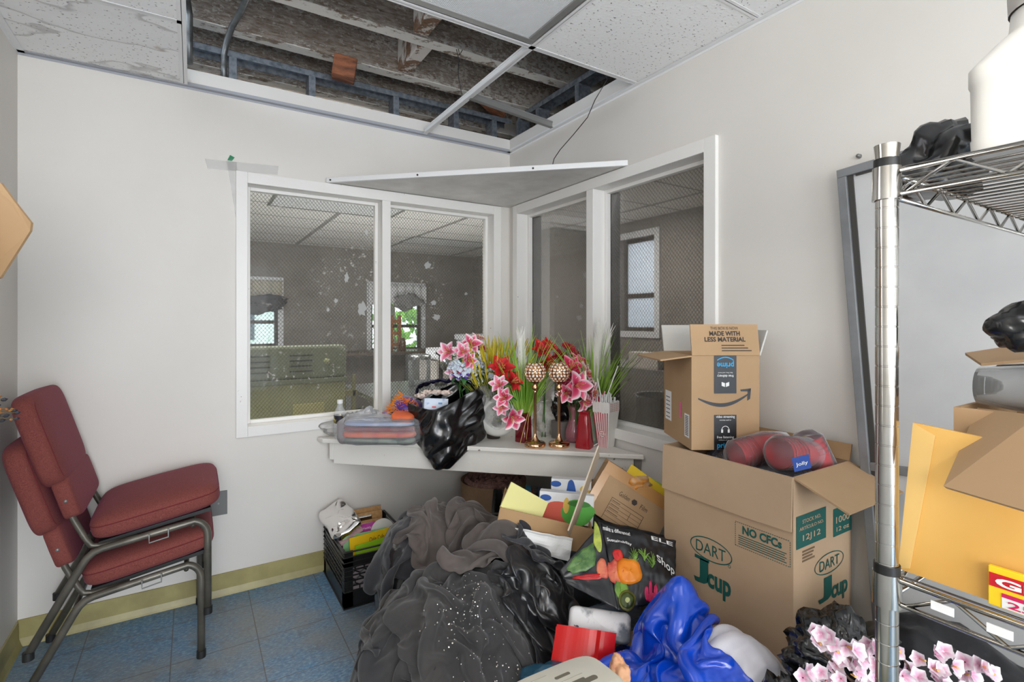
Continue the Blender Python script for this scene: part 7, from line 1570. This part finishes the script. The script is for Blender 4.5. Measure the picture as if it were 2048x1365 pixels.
for pi, path in enumerate(paths):
    pts = [at(x, y, 0.96 - 0.02 * i + 0.015 * math.sin(pi * 2 + i)) for i, (x, y) in enumerate(path)]; twigs.tube(pts, [0.003, 0.0026, 0.002, 0.0012], 6)
    for q in range(12):
        s = rn.uniform(0.3, 3.0); i = min(2, int(s)); p = pts[i].lerp(pts[i + 1], s - i); spots.append(p + RGT * rn.gauss(0, 0.012) + V((0, 0, rn.gauss(0.004, 0.010))) - FWD * abs(rn.gauss(0.006, 0.010)))
    spots.append(pts[-1])
twigs.build('twigs', mat('twig_brown', (90, 70, 56), rough=0.8), T)
for i, p in enumerate(spots[:96]):
    d = -FWD * rn.uniform(0.5, 1) + RGT * rn.gauss(0, 0.5) + V((0, 0, rn.uniform(0.0, 0.9)))
    k = flowergeo(MB(), toward(p, d), rn.uniform(0.017, 0.022), 5, 0.92, 1.25, 0.35, 0.12, 0, i, 4, 5); k.build('flower', BLOS, T, smooth=True)
k = MB()
for p in spots[::4]: k.tube([p, p - FWD * 0.012 + V((0, 0, 0.004))], [0.0012, 0.0022], 5)
sm_ = k.build('stamens', mat('blossom_stamen', (226, 170, 90), rough=0.6), T); sm_['kind'] = 'stuff'
# ================================================================== LEFT EDGE: wall shelf, carton and dried flowers
T = thing('wall_shelf', 'shelf on the left wall outside the picture edge that carries the tan carton', 'shelf', (-0.5, 1.1, 1.27))
MB().box((XC + 0.001, 0.85, 1.27), (-0.37, 1.39, 1.29)).build('shelf_board', SHELFM, T); MB().box((XC + 0.001, 0.85, 0.97), (-0.37, 1.39, 0.99)).build('shelf_board', SHELFM, T)
for y in (0.855, 1.37): MB().box((XC + 0.001, y, 0.97), (-0.42, y + 0.015, 1.27)).build('side_panel', SHELFM, T)
T = thing('tan_carton', 'tan cardboard box with a torn flap at the left edge of the photo', 'box', (-0.48, 1.2, 1.291))
openbox(T, 0.20, 0.26, 0.33, Matrix.Translation((XC + 0.012, 1.125, 1.291)), KRAFT)
fp = [at(-118, 345, 0.965), at(-40, 345, 0.975), at(2, 367, 0.99), at(30, 405, 1.0), at(62, 446, 1.0), at(60, 462, 1.0), at(0, 556, 0.98), at(-60, 575, 0.975), at(-118, 575, 0.965)]
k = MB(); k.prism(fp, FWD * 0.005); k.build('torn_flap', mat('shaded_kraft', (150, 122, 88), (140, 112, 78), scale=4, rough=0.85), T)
b0 = V((-0.47, 1.25, 0.991)); T = thing('dried_flower_vase', 'vase of dried berry twigs poking into the left edge of the photo', 'flowers', b0)
MB().lathe([(0, 0.002), (0.03, 0.002), (0.038, 0.05), (0.02, 0.10), (0.024, 0.115), (0.022, 0.115), (0.018, 0.10), (0.03, 0.05), (0, 0.006)], 24, 0, Matrix.Translation(b0)).build('vase', mat('brown_vase', (120, 84, 60), rough=0.4), T, smooth=True)
tw = MB(); bd = MB(); bo = MB(); rn = random.Random(2)
for px, py in ((8, 800), (20, 818), (34, 826), (28, 822), (32, 838), (12, 832), (-6, 812), (4, 842)):
    e = at(px, py, 1.12); mid = (b0 + V((0, 0, 0.14))).lerp(e, 0.5) + V((0, 0, 0.03)); tw.tube([b0 + V((0, 0, 0.03)), b0 + V((0.01, 0.005, 0.12)), mid, e], [0.0015, 0.0014, 0.001, 0.0006], 5)
    bd.lathe([(0, -0.006), (0.0035, -0.003), (0.004, 0.002), (0, 0.007)], 8, 0, toward(e, V((1, 0.4, 0.2))))
    for q in range(7): 
        p = mid.lerp(e, rn.uniform(0.2, 0.95)); p = p + V((rn.gauss(0, .004), rn.gauss(0, .004), rn.gauss(0, .005))); bo.lathe([(0, -0.003), (0.0028, 0), (0, 0.004)], 6, 0, toward(p, V((1, rn.gauss(0, .5), rn.gauss(0, .5)))))
tw.build('twigs', mat('dry_twig', (120, 100, 66), rough=0.8), T); bd.build('dark_berries', mat('dark_berry', (40, 40, 48), rough=0.5), T); bo.build('rust_buds', mat('rust_bud', (184, 104, 44), (140, 110, 60), scale=60, rough=0.7), T)
